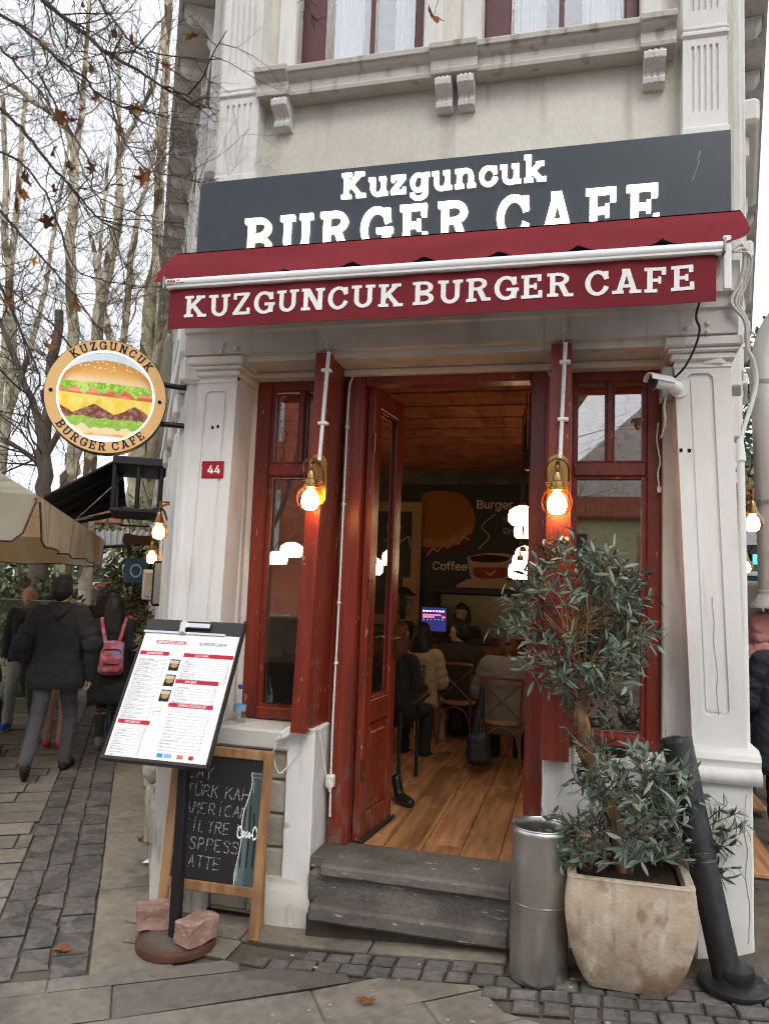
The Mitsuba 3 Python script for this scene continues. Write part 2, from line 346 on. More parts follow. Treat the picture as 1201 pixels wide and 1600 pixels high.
# beam over the shop front, soffit, bolts
prof = [(3.86, 2.70), (3.525, 2.70), (3.525, 2.735), (3.50, 2.742), (3.50, 2.845), (3.485, 2.855), (3.485, 2.90), (3.46, 2.915), (3.46, 3.05), (3.86, 3.05)]
bp(prx(prof, -1.985, 0.655), 'cream_paint', 'beam', 30)
bp([bx(-1.71, 0.40, 3.70, 3.80, 2.665, 2.70, 0.012)], 'cream_paint', 'soffit_moulding', 30)
for x, z in ((-1.77, 2.79), (-1.695, 2.765), (-1.778, 2.755), (-1.196, 2.768), (0.447, 2.771), (0.531, 2.786), (0.531, 2.748), (-0.08, 2.79)):
    bp(sph((x, 3.50, z), 0.0135, 2, (1, 0.7, 1)), 'cream_paint', 'bolt', True)
# left plinth: sill slab, pier, stone blocks
bp(rough(dense(bx(-1.722, -1.33, 3.535, 3.86, 0.79, 0.885, 0.012), 0.03), 0.004, 14), 'stained_plaster', 'window_sill', 30)
bp(rough(dense(bx(-1.345, -1.205, 3.55, 3.86, 0.17, 0.90, 0.008), 0.03), 0.0035, 12), W_, 'pier', 30)
prof = [(3.86, 0.0), (3.515, 0.0), (3.51, 0.10), (3.525, 0.15), (3.55, 0.185), (3.55, 0.205), (3.86, 0.205)]
bp(rough(dense(prx(prof, -1.425, -1.185), 0.03), 0.006, 16), 'stained_plaster', 'pier_base', 40)
for z0, z1 in ((0.02, 0.165), (0.172, 0.325), (0.332, 0.482), (0.489, 0.64), (0.647, 0.788)):
    for x0, x1 in ((-1.722, -1.53), (-1.525, -1.346)):
        bp(rough(dense(bx(x0, x1, 3.575 + RND.uniform(-.004, .004), 3.86, z0, z1, 0.012), 0.035), 0.005, 14, seed=int(z0 * 100)), 'beige_stone', 'block', 30)
bp(bx(-1.72, -1.35, 3.60, 3.86, 0.0, 0.79), 'beige_stone', 'plinth')
# right plinth
bp(rough(dense(bx(-0.146, 0.478, 3.55, 3.84, 0.05, 0.872, 0.008), 0.05), 0.003, 8), W_, 'plinth', 30)
bp(bx(-0.02, 0.46, 3.535, 3.86, 0.845, 0.888, 0.01), W_, 'window_sill', 30)
# steps
def worn(x0, x1, y0, y1, z0, z1, b, sd):
    return rough(dense(bx(x0, x1, y0, y1, z0, z1, b), 0.025), 0.0035, 14, sd)
bp(join([worn(-1.125, -0.262, 3.455, 3.60, 0.270, 0.326, 0.012, 1), bx(-1.204, -.262, 3.553, 3.80, .268, .3245, .006)]), 'step_stone', 'threshold', 30)
bp(bx(-1.19, -0.262, 3.50, 3.8, 0.14, 0.272, 0.01), 'step_stone', 'riser')
bp(join([worn(-1.148, -0.262, 3.375, 3.60, 0.105, 0.178, 0.013, 2), bx(-1.19, -.262, 3.52, 3.80, .10, .174, .006)]), 'step_stone', 'step', 30)
bp(bx(-1.18, -0.262, 3.46, 3.8, -0.05, 0.108, 0.01), 'dusty_stone', 'riser')
# red timber: posts, door frame
RW = 'red_wood'
bp(pry(quadpoly(-1.300, -1.226, 0.895, -1.256, -1.183, 2.715), 3.47, 3.83), RW, 'timber_post')
bp(pry(quadpoly(-0.153, -0.032, 0.872, -0.134, -0.043, 2.715), 3.47, 3.83), RW, 'timber_post')
bp([bx(-1.182, -1.082, 3.74, 3.84, 0.322, 2.69, 0.006), bx(-1.182, -1.15, 3.73, 3.80, 0.322, 2.69, 0.006)], RW, 'door_jamb')
bp([bx(-0.238, -0.136, 3.74, 3.84, 0.322, 2.69, 0.006), bx(-0.17, -0.136, 3.73, 3.80, 0.322, 2.69, 0.006)], RW, 'door_jamb')
bp(bx(-1.081, -0.239, 3.74, 3.84, 2.622, 2.69, 0.006), RW, 'door_head')
# shop windows
def sheet(x0, x1, y, z0, z1): return tm([[x0, y, z0], [x1, y, z0], [x1, y, z1], [x0, y, z1]], [[0, 1, 2], [0, 2, 3]])
scene['clear_glass'] = {'type': 'thindielectric', 'int_ior': 2.9, 'ext_ior': 1.0}
def shop_window(x0, x1, ul, ur, mull, lab):
    w = bp([bx(x0, ul - 0.012, 3.78, 3.87, 0.89, 2.69, 0.006), bx(ur + 0.012, x1, 3.78, 3.87, 0.89, 2.69, 0.006)], RW, 'window', label=lab)
    q = lambda m, n: put(m, RW, False, n, w)
    a, b = ul - 0.011, ur + 0.011
    q(bx(a, b, 3.782, 3.868, 2.618, 2.688, 0.006), 'head'); q(bx(a, b, 3.782, 3.868, 2.155, 2.222, 0.006), 'transom')
    q(bx(a, b, 3.77, 3.868, 0.891, 0.95, 0.006), 'bottom_rail'); q(bx(mull - 0.015, mull + 0.015, 3.785, 3.866, 2.223, 2.617, 0.004), 'mullion')
    for g in ((ul, mull - 0.015, 2.222, 2.618), (mull + 0.015, ur, 2.222, 2.618), (ul, ur, 0.95, 2.155)):
        bead = sbox(g[0] - .012, g[2] - .004, g[1] + .012, g[3] + .004).difference(sbox(g[0] + .008, g[2] + .010, g[1] - .008, g[3] - .010))
        q(pry(bead, 3.80, 3.824), 'bead')
        put(sheet(g[0] + .002, g[1] - .002, 3.834, g[2] + .002, g[3] - .002), 'clear_glass', False, 'pane', w)
shop_window(-1.712, -1.20, -1.60, -1.24, -1.437, 'red shop window left of the door')
shop_window(-0.048, 0.37, -0.02, 0.292, 0.136, 'red shop window right of the door')
bp(bx(0.371, 0.49, 3.72, 3.87, 0.88, 2.70), 'cream_paint', 'window_reveal'); bp(bx(-1.80, -1.713, 3.72, 3.87, 0.88, 2.70), 'cream_paint', 'window_reveal')
# left door leaf standing open into the room
dl = 0.46
def leaf():
    R = [bx(0, .085, 0, .042, 0, 2.31, .005), bx(dl - .085, dl, 0, .042, 0, 2.31, .005), bx(.086, dl - .086, .001, .041, 2.20, 2.309, .005), bx(.086, dl - .086, .001, .041, 0.001, .12, .005), bx(.086, dl - .086, .001, .041, .56, .68, .005)]
    pan = [bx(.087, dl - .087, .012, .030, .125, .555, .003), bx(.12, dl - .12, .004, .038, .165, .515, .012)]
    return R, pan
R, pan = leaf()
DM = trimesh.transformations.rotation_matrix(math.radians(84), [0, 0, 1]); DM[:3, 3] = [-1.035, 3.80, 0.328]
D = bp(xf(join(R), DM), RW, 'door', label='red timber door leaf with tall glass standing open inwards')
put(xf(join(pan), DM), RW, False, 'panel', D)
bead = sbox(.086, .68, dl - .086, 2.20).difference(sbox(.100, .694, dl - .100, 2.186))
put(xf(join([pry(bead, 0.002, 0.010), pry(bead, .032, .040)]), DM), RW, False, 'bead', D)
put(xf(tm([[.088, .021, .68], [dl - .088, .021, .68], [dl - .088, .021, 2.2], [.088, .021, 2.2]], [[0, 1, 2], [0, 2, 3]]), DM), 'clear_glass', False, 'pane', D)
prn('brass', (0.40, 0.25, 0.09), 0.35, 1.0)
prn('old_brass', (0.22, 0.12, 0.05), 0.38, 1.0)
for z in (0.35, 1.25, 2.0):
    put(xf(join([tube([(-.004, -.004, z - .05), (-.004, -.004, z + .05)], .008, 10)]), DM), 'old_brass', 40, 'hinge', D)
put(xf(join([bx(dl - .06, dl - .035, -.006, 0, .86, 1.06), tube([(dl - .047, -.03, .98), (dl - .13, -.03, .98)], .008, 8), tube([(dl - .047, 0, .98), (dl - .047, -.03, .98)], .008, 8)]), DM), 'old_brass', 40, 'handle', D)
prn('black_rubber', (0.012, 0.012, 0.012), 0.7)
put(xf(bx(-.01, dl + .02, -.02, .0, -.008, .014, .006), DM), 'black_rubber', False, 'draught_strip', D)

# upper storey
wall = sbox(-1.93, 3.05, 0.66, 7.0)
for a, b in ((-1.49, -0.80), (-0.50, 0.25)): wall = wall.difference(sbox(a, 4.23, b, 6.25))
bp(pry(wall, 3.60, 3.85), 'stucco', 'upper_wall')
def pil_up(x0, x1, lean):
    prof = lambda a, b, z0, z1: pry([(a, z0), (b, z0), (b, z1), (a, z1)], 3.505, 3.602)
    body = prof(x0, x1, 3.60, 7.0)
    n = 5; step = (x1 - x0 - 0.06) / n
    cuts = [bx(x0 + .03 + step * (i + .25), x0 + .03 + step * (i + .75), 3.49, 3.517, z0, z1, .003) for i in range(n) for z0, z1 in ((3.77, 4.09), (4.26, 6.8))]
    return join([cut(body, cuts), bx(x0 - .01, x1 + .01, 3.492, 3.60, 4.125, 4.16, .012), bx(x0 - .006, x1 + .006, 3.498, 3.60, 4.16, 4.185, .008), bx(x0 - .008, x1 + .008, 3.497, 3.6, 3.64, 3.70, .006)])
bp(pil_up(-1.872, -1.65, 0), W_, 'upper_pilaster', 30); bp(pil_up(0.430, 0.618, 0), W_, 'upper_pilaster', 30)
def sill_prof(e): return [(3.60, 4.10), (3.50 - e, 4.10), (3.495 - e, 4.118), (3.50 - e, 4.125), (3.50 - e, 4.165), (3.475 - e, 4.18), (3.465 - e, 4.195), (3.45 - e, 4.20), (3.445 - e, 4.222), (3.455 - e, 4.232), (3.60, 4.245)]
S = bp([prx(sill_prof(0), -1.61, 0.345)] + [prx(sill_prof(0.022), a, b) for a, b in ((-1.655, -1.48), (-0.735, -0.505), (0.245, 0.40))], 'stained_plaster', 'upper_sill', 30)
def corbel(x0, x1):
    pr = [(3.60, 3.955), (3.57, 3.955), (3.545, 3.965), (3.54, 3.985), (3.552, 4.0), (3.55, 4.015), (3.515, 4.03), (3.49, 4.05), (3.485, 4.075), (3.50, 4.098), (3.60, 4.098)]
    w = (x1 - x0)
    return join([prx(pr, x0, x1)] + [prx([(y - .006 if y < 3.59 else y, z) for y, z in pr], x0 + w * (.18 + .27 * i), x0 + w * (.32 + .27 * i)) for i in range(3)])
for x0, x1 in ((-1.575, -1.49), (-0.715, -0.635), (-0.605, -0.525), (0.262, 0.358)):
    bp(corbel(x0, x1), W_, 'corbel', 30)
dif('curtain_cloth', (0.62, 0.66, 0.68))
for x0, x1, m, lab in ((-1.49, -0.80, -1.105, 'upper window over the left half of the shop front'), (-0.50, 0.25, -0.118, 'upper window over the right half of the shop front')):
    U = bp([bx(x0, x0 + .135, 3.66, 3.76, 4.246, 6.24, .008), bx(x1 - .065, x1, 3.66, 3.76, 4.246, 6.24, .008), bx(x0 + .136, x1 - .066, 3.66, 3.76, 6.1, 6.24, .008)], 'plum_wood', 'window', label=lab)
    put(bx(m - .013, m + .013, 3.70, 3.755, 4.29, 6.1, .004), 'plum_wood', False, 'mullion', U)
    put(bx(x0 + .136, x1 - .066, 3.69, 3.756, 4.246, 4.295, .005), 'plum_wood', False, 'bottom_rail', U)
    for a, b in ((x0 + .135, m - .013), (m + .013, x1 - .065)): put(sheet(a, b, 3.735, 4.29, 6.1), 'clear_glass', False, 'pane', U)
    t = np.linspace(0, 1, 40); yy = 3.80 + .012 * np.sin(t * 46) + .006 * np.sin(t * 17)
    for a, b in ((x0 + .14, m - .08), (m + .10, x1 - .07)):
        xx = a + (b - a) * t; v = np.vstack([np.c_[xx, yy, 0 * t + 4.25], np.c_[xx, yy, 0 * t + 6.2]])
        put(tm(v, [[i, i + 1, i + 41] for i in range(39)] + [[i, i + 41, i + 40] for i in range(39)]), 'curtain_cloth', True, 'curtain', U)
    for a, b in ((x0 - .10, x0 - .002), (x1 + .002, x1 + .10)):
        put(bx(a, b, 3.565, 3.70, 4.24, 6.3, .01), W_, False, 'surround', U)
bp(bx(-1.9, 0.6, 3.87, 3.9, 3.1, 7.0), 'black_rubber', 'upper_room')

# side walls with trim and eaves
LL, RL = 13.0, 13.0
bp(to_l(bx(0.05, LL, -0.45, -0.18, 2.9, 6.9, .002)), 'stucco', 'side_wall'); bp(to_l(bx(0.05, LL, -0.35, -0.03, 0.0, 2.9, .002)), 'cream_paint', 'side_wall')
bp(to_r(bx(0.05, RL, -0.35, -0.035, 2.9, 6.9, .002)), 'stucco', 'side_wall'); bp(to_r(bx(0.15, RL, -0.22, -0.13, 0.0, 2.9, .002)), 'cream_paint', 'side_wall')
def eave(o0, o1, L):
    z = 6.9
    sof = [(o0, z + .02), (o1 - .03, z), (o1 - .03, z - .03), (o1, z - .03), (o1, z + .14), (o1 - .05, z + .2), (o0, z + .2)]
    m = poly_mesh(Polygon(sof), L); v = m.vertices
    return tm(np.stack([v[:, 2] + .3, v[:, 0], v[:, 1]], 1), m.faces[:, ::-1])
def bracket(s, o0, o1):
    z = 6.9; w = o1 - o0
    pr = [(o0, z - .34), (o0 + .10 * w, z - .33), (o0 + .24 * w, z - .25), (o0 + .2 * w, z - .16), (o0 + .38 * w, z - .10), (o0 + .68 * w, z - .11), (o0 + .86 * w, z - .04), (o0 + .86 * w, z + .0), (o0, z + .0)]
    m = poly_mesh(Polygon(pr), .16); v = m.vertices
    return tm(np.stack([v[:, 2] + s, v[:, 0], v[:, 1]], 1), m.faces[:, ::-1])
for T, o0, o1, sg in ((to_l, -0.18, 0.185, 1), (to_r, -0.035, 0.27, -1)):
    e = bp(T(eave(o0, o1, 12.6)), 'cream_paint', 'eave', 30)
    for s in np.arange(0.5, 12.6, 0.8): put(T(bracket(s, o0, o1)), W_, 30, 'bracket', e)
    bp(T(bx(0.3, 12.9, o0 - .02, o0 + .05, 6.5, 6.62, .02)), W_, 'frieze', 30)
    for s in (0.10, 1.9, 3.7, 5.5, 7.4, 9.4):
        flut = [bx(s + .02 + i * .055, s + .05 + i * .055, o0 - .02, o0 + .075, 3.1, 6.45, .006) for i in range(5)]
        bp(T(join([bx(s, s + .30, o0 - .02, o0 + .06, 3.0, 6.5, .01)] + flut)), W_, 'side_pilaster', 30)
    for s in (0.75, 2.55, 4.35, 6.3):
        fr = bp(T(join([bx(s, s + .08, o0 - .02, o0 + .045, 4.25, 6.2, .008), bx(s + .72, s + .80, o0 - .02, o0 + .045, 4.25, 6.2, .008), bx(s, s + .8, o0 - .02, o0 + .07, 6.2, 6.32, .01)])), W_, 'side_window', 30)
        put(T(bx(s - .1, s + .9, o0 - .02, o0 + .15, 4.10, 4.24, .02)), W_, 30, 'sill', fr)
        for k in (s, s + .68): put(T(bx(k, k + .09, o0 - .02, o0 + .10, 3.96, 4.099, .02)), W_, 30, 'corbel', fr)
        put(T(bx(s + .082, s + .718, o0 - .015, o0 + .02, 4.245, 6.198, .004)), 'plum_wood', False, 'sash', fr)
        put(T(bx(s + .13, s + .66, o0 - .01, o0 + .024, 4.3, 6.14, .002)), 'dark_pane', False, 'pane', fr)
    lo = -0.03 if sg == 1 else -.135
    bp(T(bx(-.02, 12.8, lo - .02, lo + .10, 2.74, 2.92, .03)), W_, 'cornice', 30)
    for s in (0.0, 0.85, 1.85, 3.1, 4.3, 5.8, 7.4):
        bp(T(join([bx(s, s + .22, lo - .02, lo + .055, 0.75, 2.62, .015), bx(s + .06, s + .16, lo - .02, lo + .075, 0.95, 2.5, .012), bx(s - .03, s + .25, lo - .02, lo + .09, 2.6, 2.739, .02), bx(s - .03, s + .25, lo - .02, lo + .085, 0.72, 0.86, .02)])), W_, 'side_pilaster', 30)
    for s in (0.28, 1.1, 2.2, 3.45, 4.75):
        fr = bp(T(bx(s, s + .52, lo - .02, lo + .03, 0.9, 2.55, .01)), RW, 'side_window')
        put(T(bx(s + .06, s + .46, lo - .02, lo + .034, 1.0, 2.5, .002)), 'dark_pane', False, 'pane', fr)
prn('dark_pane', (0.02, 0.022, 0.025), 0.08, spec=0.6)
# old stone foot of the left side wall
for i in range(14):
    s = 0.05 + i * 0.42
    for z0, z1 in ((0.0, .19), (.195, .40), (.405, .62)):
        s1 = s + (0.21 if z0 > .1 and z0 < .3 else 0)
        bp(to_l(rough(dense(bx(s1, s1 + .41, -.05, .055 + RND.uniform(-.02, .02) - z0 * .05, z0, z1, .02), .07), .014, 9, seed=i)), 'beige_stone', 'foot_stone', 30)
for k, (s, z) in enumerate(((0.9, .66), (1.15, .40), (.55, .52), (1.6, .62))):
    bp(to_l(rough(sph((s, .05, z), .07, 3, (1.3, .8, 1)), .02, 14, k)), 'beige_stone', 'foot_stone', 30)
# ---------------------------------------------------------------- lettering
def bar(p, q, w): return LineString([p, q]).buffer(w / 2, cap_style=2)
def ring(cx, cy, rx, ry, tx, ty):
    c = Point(0, 0).buffer(1, 24)
    return affinity.translate(affinity.scale(c, rx, ry), cx, cy).difference(affinity.translate(affinity.scale(c, rx - tx, ry - ty), cx, cy))
def slab_glyph(ch, w=0.175, t=0.135):
    """a slab-serif letter, capitals 1 high; returns (shape, advance)"""
    V = lambda x, y0, y1: sbox(x - w / 2, y0, x + w / 2, y1)
    Z = lambda x0, x1, y: sbox(x0, y, x1, y + t)
    U = unary_union
    if ch == 'K': return U([V(.21, 0, 1), Z(.03, .40, 0), Z(.03, .40, 1 - t), bar((.24, .40), (.70, .95), w * .95), bar((.36, .58), (.74, .05), w), Z(.50, .86, 1 - t), Z(.57, .93, 0)]), .95
    if ch == 'U':
        b = ring(.46, .37, .335, .375, w, t * 1.15).intersection(sbox(0, -.1, 1, .37))
        return U([V(.2125, .36, 1), V(.7075, .36, 1), b, Z(.02, .40, 1 - t), Z(.54, .90, 1 - t)]), .94
    if ch == 'Z': return U([sbox(.06, 1 - t, .72, 1), sbox(.04, 0, .74, t), Polygon([(.50, 1 - t), (.72, 1 - t * .9), (.27, t), (.05, t * .9)]), sbox(.06, .70, .06 + t, 1), sbox(.74 - t, 0, .74, .30)]), .80
    if ch in 'CG':
        r = ring(.45, .5, .40, .52, w, t * 1.1).difference(Polygon([(.45, .5), (1.2, .86 if ch == 'C' else .84), (1.2, .12 if ch == 'C' else .30)]))
        s = [r, sbox(.80 - t, .64, .80, .97)]
        if ch == 'G': s += [sbox(.80 - w, .05, .80, .50), sbox(.46, .50 - t, .88, .50)]
        return U(s).buffer(0), .88
    if ch == 'N': return U([V(.20, 0, 1), V(.74, 0, 1), Polygon([(.12, 1), (.34, 1), (.83, 0), (.62, 0)]), Z(.03, .38, 0), Z(.02, .30, 1 - t), Z(.57, .91, 1 - t)]), .94
    if ch in 'BRP':
        up = ring(.42, .735, .34, .265, w, t).intersection(sbox(.42, 0, 1, 1))
        s = [V(.21, 0, 1), sbox(.03, 1 - t, .43, 1), sbox(.21, .47, .43, .47 + t), up, Z(.03, .40, 0)]
        if ch == 'B': s += [ring(.42, .265, .37, .27, w, t).intersection(sbox(.42, -.1, 1, .6)), sbox(.21, .40, .43, .40 + t), sbox(.03, 0, .43, t)]
        if ch == 'R': s += [Polygon([(.40, .50), (.60, .50), (.80, 0), (.59, 0)]), Z(.60, .90, 0)]
        return U(s), .86 if ch != 'R' else .92
    if ch == 'E': return U([V(.21, 0, 1), sbox(.03, 0, .74, t), sbox(.03, 1 - t, .71, 1), sbox(.21, .44, .56, .44 + t), sbox(.74 - t, 0, .74, .32), sbox(.71 - t, .70, .71, 1), sbox(.56 - t * .7, .36, .56, .64)]), .82
    if ch == 'F': return U([V(.21, 0, 1), Z(.03, .44, 0), sbox(.03, 1 - t, .71, 1), sbox(.21, .42, .56, .42 + t), sbox(.71 - t, .68, .71, 1), sbox(.56 - t * .7, .34, .56, .63)]), .78
    if ch == 'A': return U([Polygon([(.10, 0), (.28, 0), (.52, 1), (.36, 1)]), Polygon([(.62, 0), (.81, 0), (.55, 1), (.39, 1)]), sbox(.24, .24, .68, .24 + t), Z(-.01, .36, 0), Z(.54, .92, 0), sbox(.30, 1 - t, .52, 1)]), .93
    xh = .72
    if ch == 'u': return U([V(.18, .26, xh), V(.56, 0, xh), ring(.37, .27, .275, .29, w, t).intersection(sbox(0, -.1, .56, .27)), Z(.02, .26, xh - t), Z(.40, .64, xh - t), Z(.56, .72, 0)]), .74
    if ch == 'z': return U([sbox(.05, xh - t, .56, xh), sbox(.04, 0, .58, t), Polygon([(.37, xh - t), (.56, xh - t), (.23, t), (.04, t)]), sbox(.05, xh - .24, .05 + t * .9, xh), sbox(.58 - t * .9, 0, .58, .23)]), .63
    if ch == 'g': return U([ring(.33, .37, .29, .36, w, t * .95), V(.58, -.06, xh), sbox(.50, xh - t, .72, xh), ring(.36, -.05, .31, .26, w, t).intersection(sbox(-.1, -.5, .9, -.06)), sbox(.05, -.16, .05 + w * .9, -.03)]), .73
    if ch == 'n': return U([V(.18, 0, xh), V(.58, 0, xh * .55), ring(.38, .42, .285, .31, w, t).intersection(sbox(.18, .42, 1, 1)), Z(.03, .34, 0), Z(.45, .74, 0), Z(.03, .24, xh - t)]), .77
    if ch == 'c': return U([ring(.35, .36, .32, .385, w, t).difference(Polygon([(.36, .38), (1, .62), (1, .14)])), sbox(.62 - t * .85, .44, .62, xh - .02)]), .66
    if ch == 'k': return U([V(.18, 0, 1.0), Z(.03, .34, 0), Z(.02, .24, 1.0 - t), bar((.22, .30), (.54, .66), w * .85), bar((.30, .42), (.58, .04), w * .9), Z(.40, .68, xh - t), Z(.44, .76, 0)]), .76
    return None, .36
def slab_text(text, h, width=None, track=0.0, gap=.36, **k):
    """list of letter shapes (x right, y up, baseline 0), scaled to the given cap height and width"""
    out, x = [], 0.0
    for ch in text:
        g, a = slab_glyph(ch, **k)
        if g is not None: out.append(affinity.translate(g, x, 0)); x += a + track
        else: x += gap
    sx = (width / (x - track)) if width else h
    return [affinity.scale(g, sx, h, origin=(0, 0)) for g in out]
def front(p, x, z, y0, d): return pry(affinity.translate(p, x, z), y0 - d, y0)
GL = {}
def stroke_text(text, h, w):
    """thin hand-drawn capitals as strokes, for chalk and small print"""
    S = {'A': ['00 5a a0', '24 84'], 'B': ['00 0a', '0a 7a 88 66 05', '65 93 71 00'], 'C': ['99 7a 3a 07 03 30 70 91'], 'D': ['00 0a 5a 97 93 50 00'], 'E': ['90 00 0a 9a', '05 75'], 'F': ['00 0a 9a', '05 75'],
         'G': ['99 7a 3a 07 03 30 70 94 54'], 'H': ['00 0a', 'a0 aa', '05 a5'], 'I': ['50 5a'], 'K': ['00 0a', '9a 04', '36 a0'], 'L': ['0a 00 80'], 'M': ['00 1a 55 9a a0'], 'N': ['00 0a a0 aa'], 'O': ['30 04 07 3a 7a a7 a3 70 30'],
         'P': ['00 0a 7a 98 75 05'], 'R': ['00 0a 7a 98 75 05', '45 a0'], 'S': ['98 7a 2a 08 26 75 92 70 30 01'], 'T': ['0a aa', '5a 50'], 'U': ['0a 03 30 70 a3 aa'], 'V': ['0a 50 aa'], 'Y': ['0a 55 aa', '55 50'], 'Z': ['0a aa 00 a0'], 'Ü': ['0a 03 30 70 a3 aa', '2c 2d', '7c 7d'], '-': ['25 85'], '.': ['40 41'],
         'i': ['50 5a', '5c 5d'], 'c': ['99 7a 3a 07 03 30 70 91', '50 4e'], '1': ['38 5a 50'], '2': ['08 3a 7a 97 00 a0'], '3': ['0a 9a 46 83 50 01'], '4': ['70 7a 03 a3'], '5': ['9a 0a 06 66 93 60 00'], '0': ['30 04 07 3a 7a a7 a3 70 30']}
    hx = lambda c: '0123456789abcde'.index(c) / 10
    out, x = [], 0.0
    for ch in text:
        if ch == ' ': x += .55; continue
        for st in S.get(ch, []):
            pts = [(x + hx(q[0]) * .6 + RND.uniform(-.03, .03), hx(q[1]) * (1 if q[1] not in 'cde' else .98) - (.16 * (q[1] == 'e') * 9 if ch == 'c' else 0) + RND.uniform(-.03, .03)) for q in st.split()]
            if len(pts) > 1: out.append(LineString(pts).buffer(w / h / 2, 2))
        x += .6 + .22
    return [affinity.scale(g, h, h, origin=(0, 0)) for g in out], x * h

# ---------------------------------------------------------------- sign board, awning
prn('sign_blue', (0.024, 0.034, 0.045), 0.32)
prn('sign_edge', (0.02, 0.022, 0.025), 0.5)
dif('scratch', (0.22, 0.24, 0.26))
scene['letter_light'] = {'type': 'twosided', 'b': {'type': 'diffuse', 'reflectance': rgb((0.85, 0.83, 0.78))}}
k = thing('shop_sign', 'dark slate shop sign with white and cream slab letters above the awning', 'shop sign')
put(bx(-1.915, 0.617, 3.425, 3.52, 3.06, 3.627, .004), 'sign_blue', name='board', parent=k)
put([front(Polygon([(.455, 3.40), (.463, 3.41), (.492, 3.50), (.487, 3.50), (.47, 3.44)]), 0, 0, 3.4255, .001), front(Polygon([(.478, 3.50), (.486, 3.505), (.495, 3.54), (.49, 3.545)]), 0, 0, 3.4255, .001)], 'scratch', name='scratch', parent=k)
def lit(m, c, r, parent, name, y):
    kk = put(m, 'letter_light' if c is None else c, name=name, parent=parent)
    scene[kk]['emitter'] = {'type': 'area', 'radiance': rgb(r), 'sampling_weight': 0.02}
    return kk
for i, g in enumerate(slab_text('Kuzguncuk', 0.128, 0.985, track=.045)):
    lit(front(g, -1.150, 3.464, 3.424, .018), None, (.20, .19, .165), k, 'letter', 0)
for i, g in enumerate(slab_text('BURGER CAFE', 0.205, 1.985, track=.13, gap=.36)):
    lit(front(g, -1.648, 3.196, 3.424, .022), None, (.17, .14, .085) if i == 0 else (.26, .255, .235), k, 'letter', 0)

def cloth_fn(p, n, uv):
    w = N(p.x * 420, p.y * 420, p.z * 420); g = FB(p.x * 3, p.y * 6, p.z * 6, 3)
    return MX((0.150, 0.022, 0.029), (0.21, 0.036, 0.044), g) * (0.85 + 0.3 * w)
difb('maroon_canvas', P(cloth_fn), lambda p, n, uv: FB(p.x * 5, p.y * 14, p.z * 9, 3) * 0.006)
prn('white_metal', (0.74, 0.74, 0.73), 0.35)
prn('grey_metal', (0.30, 0.30, 0.29), 0.4, 0.6)
dif('print_white', (0.86, 0.85, 0.83))
A = thing('awning', 'maroon roll-up awning with white front bar and white lettered valance', 'awning')
# rolled cloth over the front bar, sagging between the arms
n = 120; t = np.linspace(0, 1, n); x = -1.965 + 2.60 * t
prof = []
for j, u in enumerate(np.linspace(0, 1, 9)):
    sag = np.abs(np.sin(t * np.pi * 8.0)) ** 0.8
    y = 3.34 - .205 * u - .012 * np.sin(u * np.pi)
    z = 3.215 - .232 * u + .016 * np.sin(u * np.pi) + (u ** 4) * .052 * (1 - sag ** .5) * np.clip((t - .1) * 4, 0, 1)
    prof.append(np.stack([x, np.full(n, y), z], 1))
for u in (0.5, 1.0): prof.insert(0, np.stack([x, np.full(n, 3.34 + .06 * u), np.full(n, 3.215 - .05 * u)], 1))
v = np.vstack(prof); R_ = len(prof)
f = [[j * n + i, (j + 1) * n + i, (j + 1) * n + i + 1, j * n + i + 1] for j in range(R_ - 1) for i in range(n - 1)]
put((v, np.array(f)), 'maroon_canvas', True, 'cloth', A)
put([tube([(-1.95, 3.42, 3.20), (.62, 3.42, 3.20)], .035, 16)], 'white_metal', 40, 'roller', A)
dark = tube([(-1.93, 3.30, 3.03), (.58, 3.30, 3.03)], .03, 12)
put(dark, 'black_rubber', 40, 'tube', A)
put([tube([(-1.872, 3.105, 2.957), (.527, 3.105, 2.957)], .0215, 20), bx(-1.872, .527, 3.09, 3.125, 2.93, 2.95, .004)], 'white_metal', 40, 'front_bar', A)
put([bx(.528, .536, 3.075, 3.135, 2.925, 2.985, .006), bx(-1.881, -1.873, 3.075, 3.135, 2.925, 2.985, .006)], 'grey_metal', name='end_cap', parent=A)
zz = np.linspace(2.936, 2.742, 8); xx = np.linspace(-1.862, .503, 100)
XX, ZZ = np.meshgrid(xx, zz); YY = 3.112 + .006 * np.sin(XX * 7) * (2.936 - ZZ) / .2 + .003 * np.sin(XX * 23 + 1)
vv = np.stack([XX, YY, ZZ], -1).reshape(-1, 3); m_ = 100
fv = np.array([[j * m_ + i, (j + 1) * m_ + i, (j + 1) * m_ + i + 1, j * m_ + i + 1] for j in range(7) for i in range(m_ - 1)])
put((np.vstack([vv, vv + [0, .003, 0]]), np.vstack([fv, fv[:, ::-1] + len(vv)])), 'maroon_canvas', True, 'valance', A)
def wavey(m):
    v = m.vertices; v[:, 1] += .006 * np.sin(v[:, 0] * 7) * (2.936 - v[:, 2]) / .2 + .003 * np.sin(v[:, 0] * 23 + 1); return m
for g in slab_text('KUZGUNCUK BURGER CAFE', 0.101, 2.215, track=.05, gap=.26):
    m = front(g, -1.782, 2.793, 3.1105, .0012)
    put(wavey(m), 'print_white', name='letter', parent=A)
dif('label_red', (0.5, 0.02, 0.03)); dif('ink', (0.03, 0.03, 0.035))
put([tube([(-1.868, 3.105, 2.957), (-1.77, 3.105, 2.957)], .0219, 20, False)], 'print_white', 40, 'maker_label', A)
def tx(s, h, x, y, z, d=.0012, bold=True):
    m = meshkit.text_mesh(s, h, d, bold); v = m.vertices
    return tm(np.stack([v[:, 0] + x, y - v[:, 2], v[:, 1] + z], 1), m.faces)
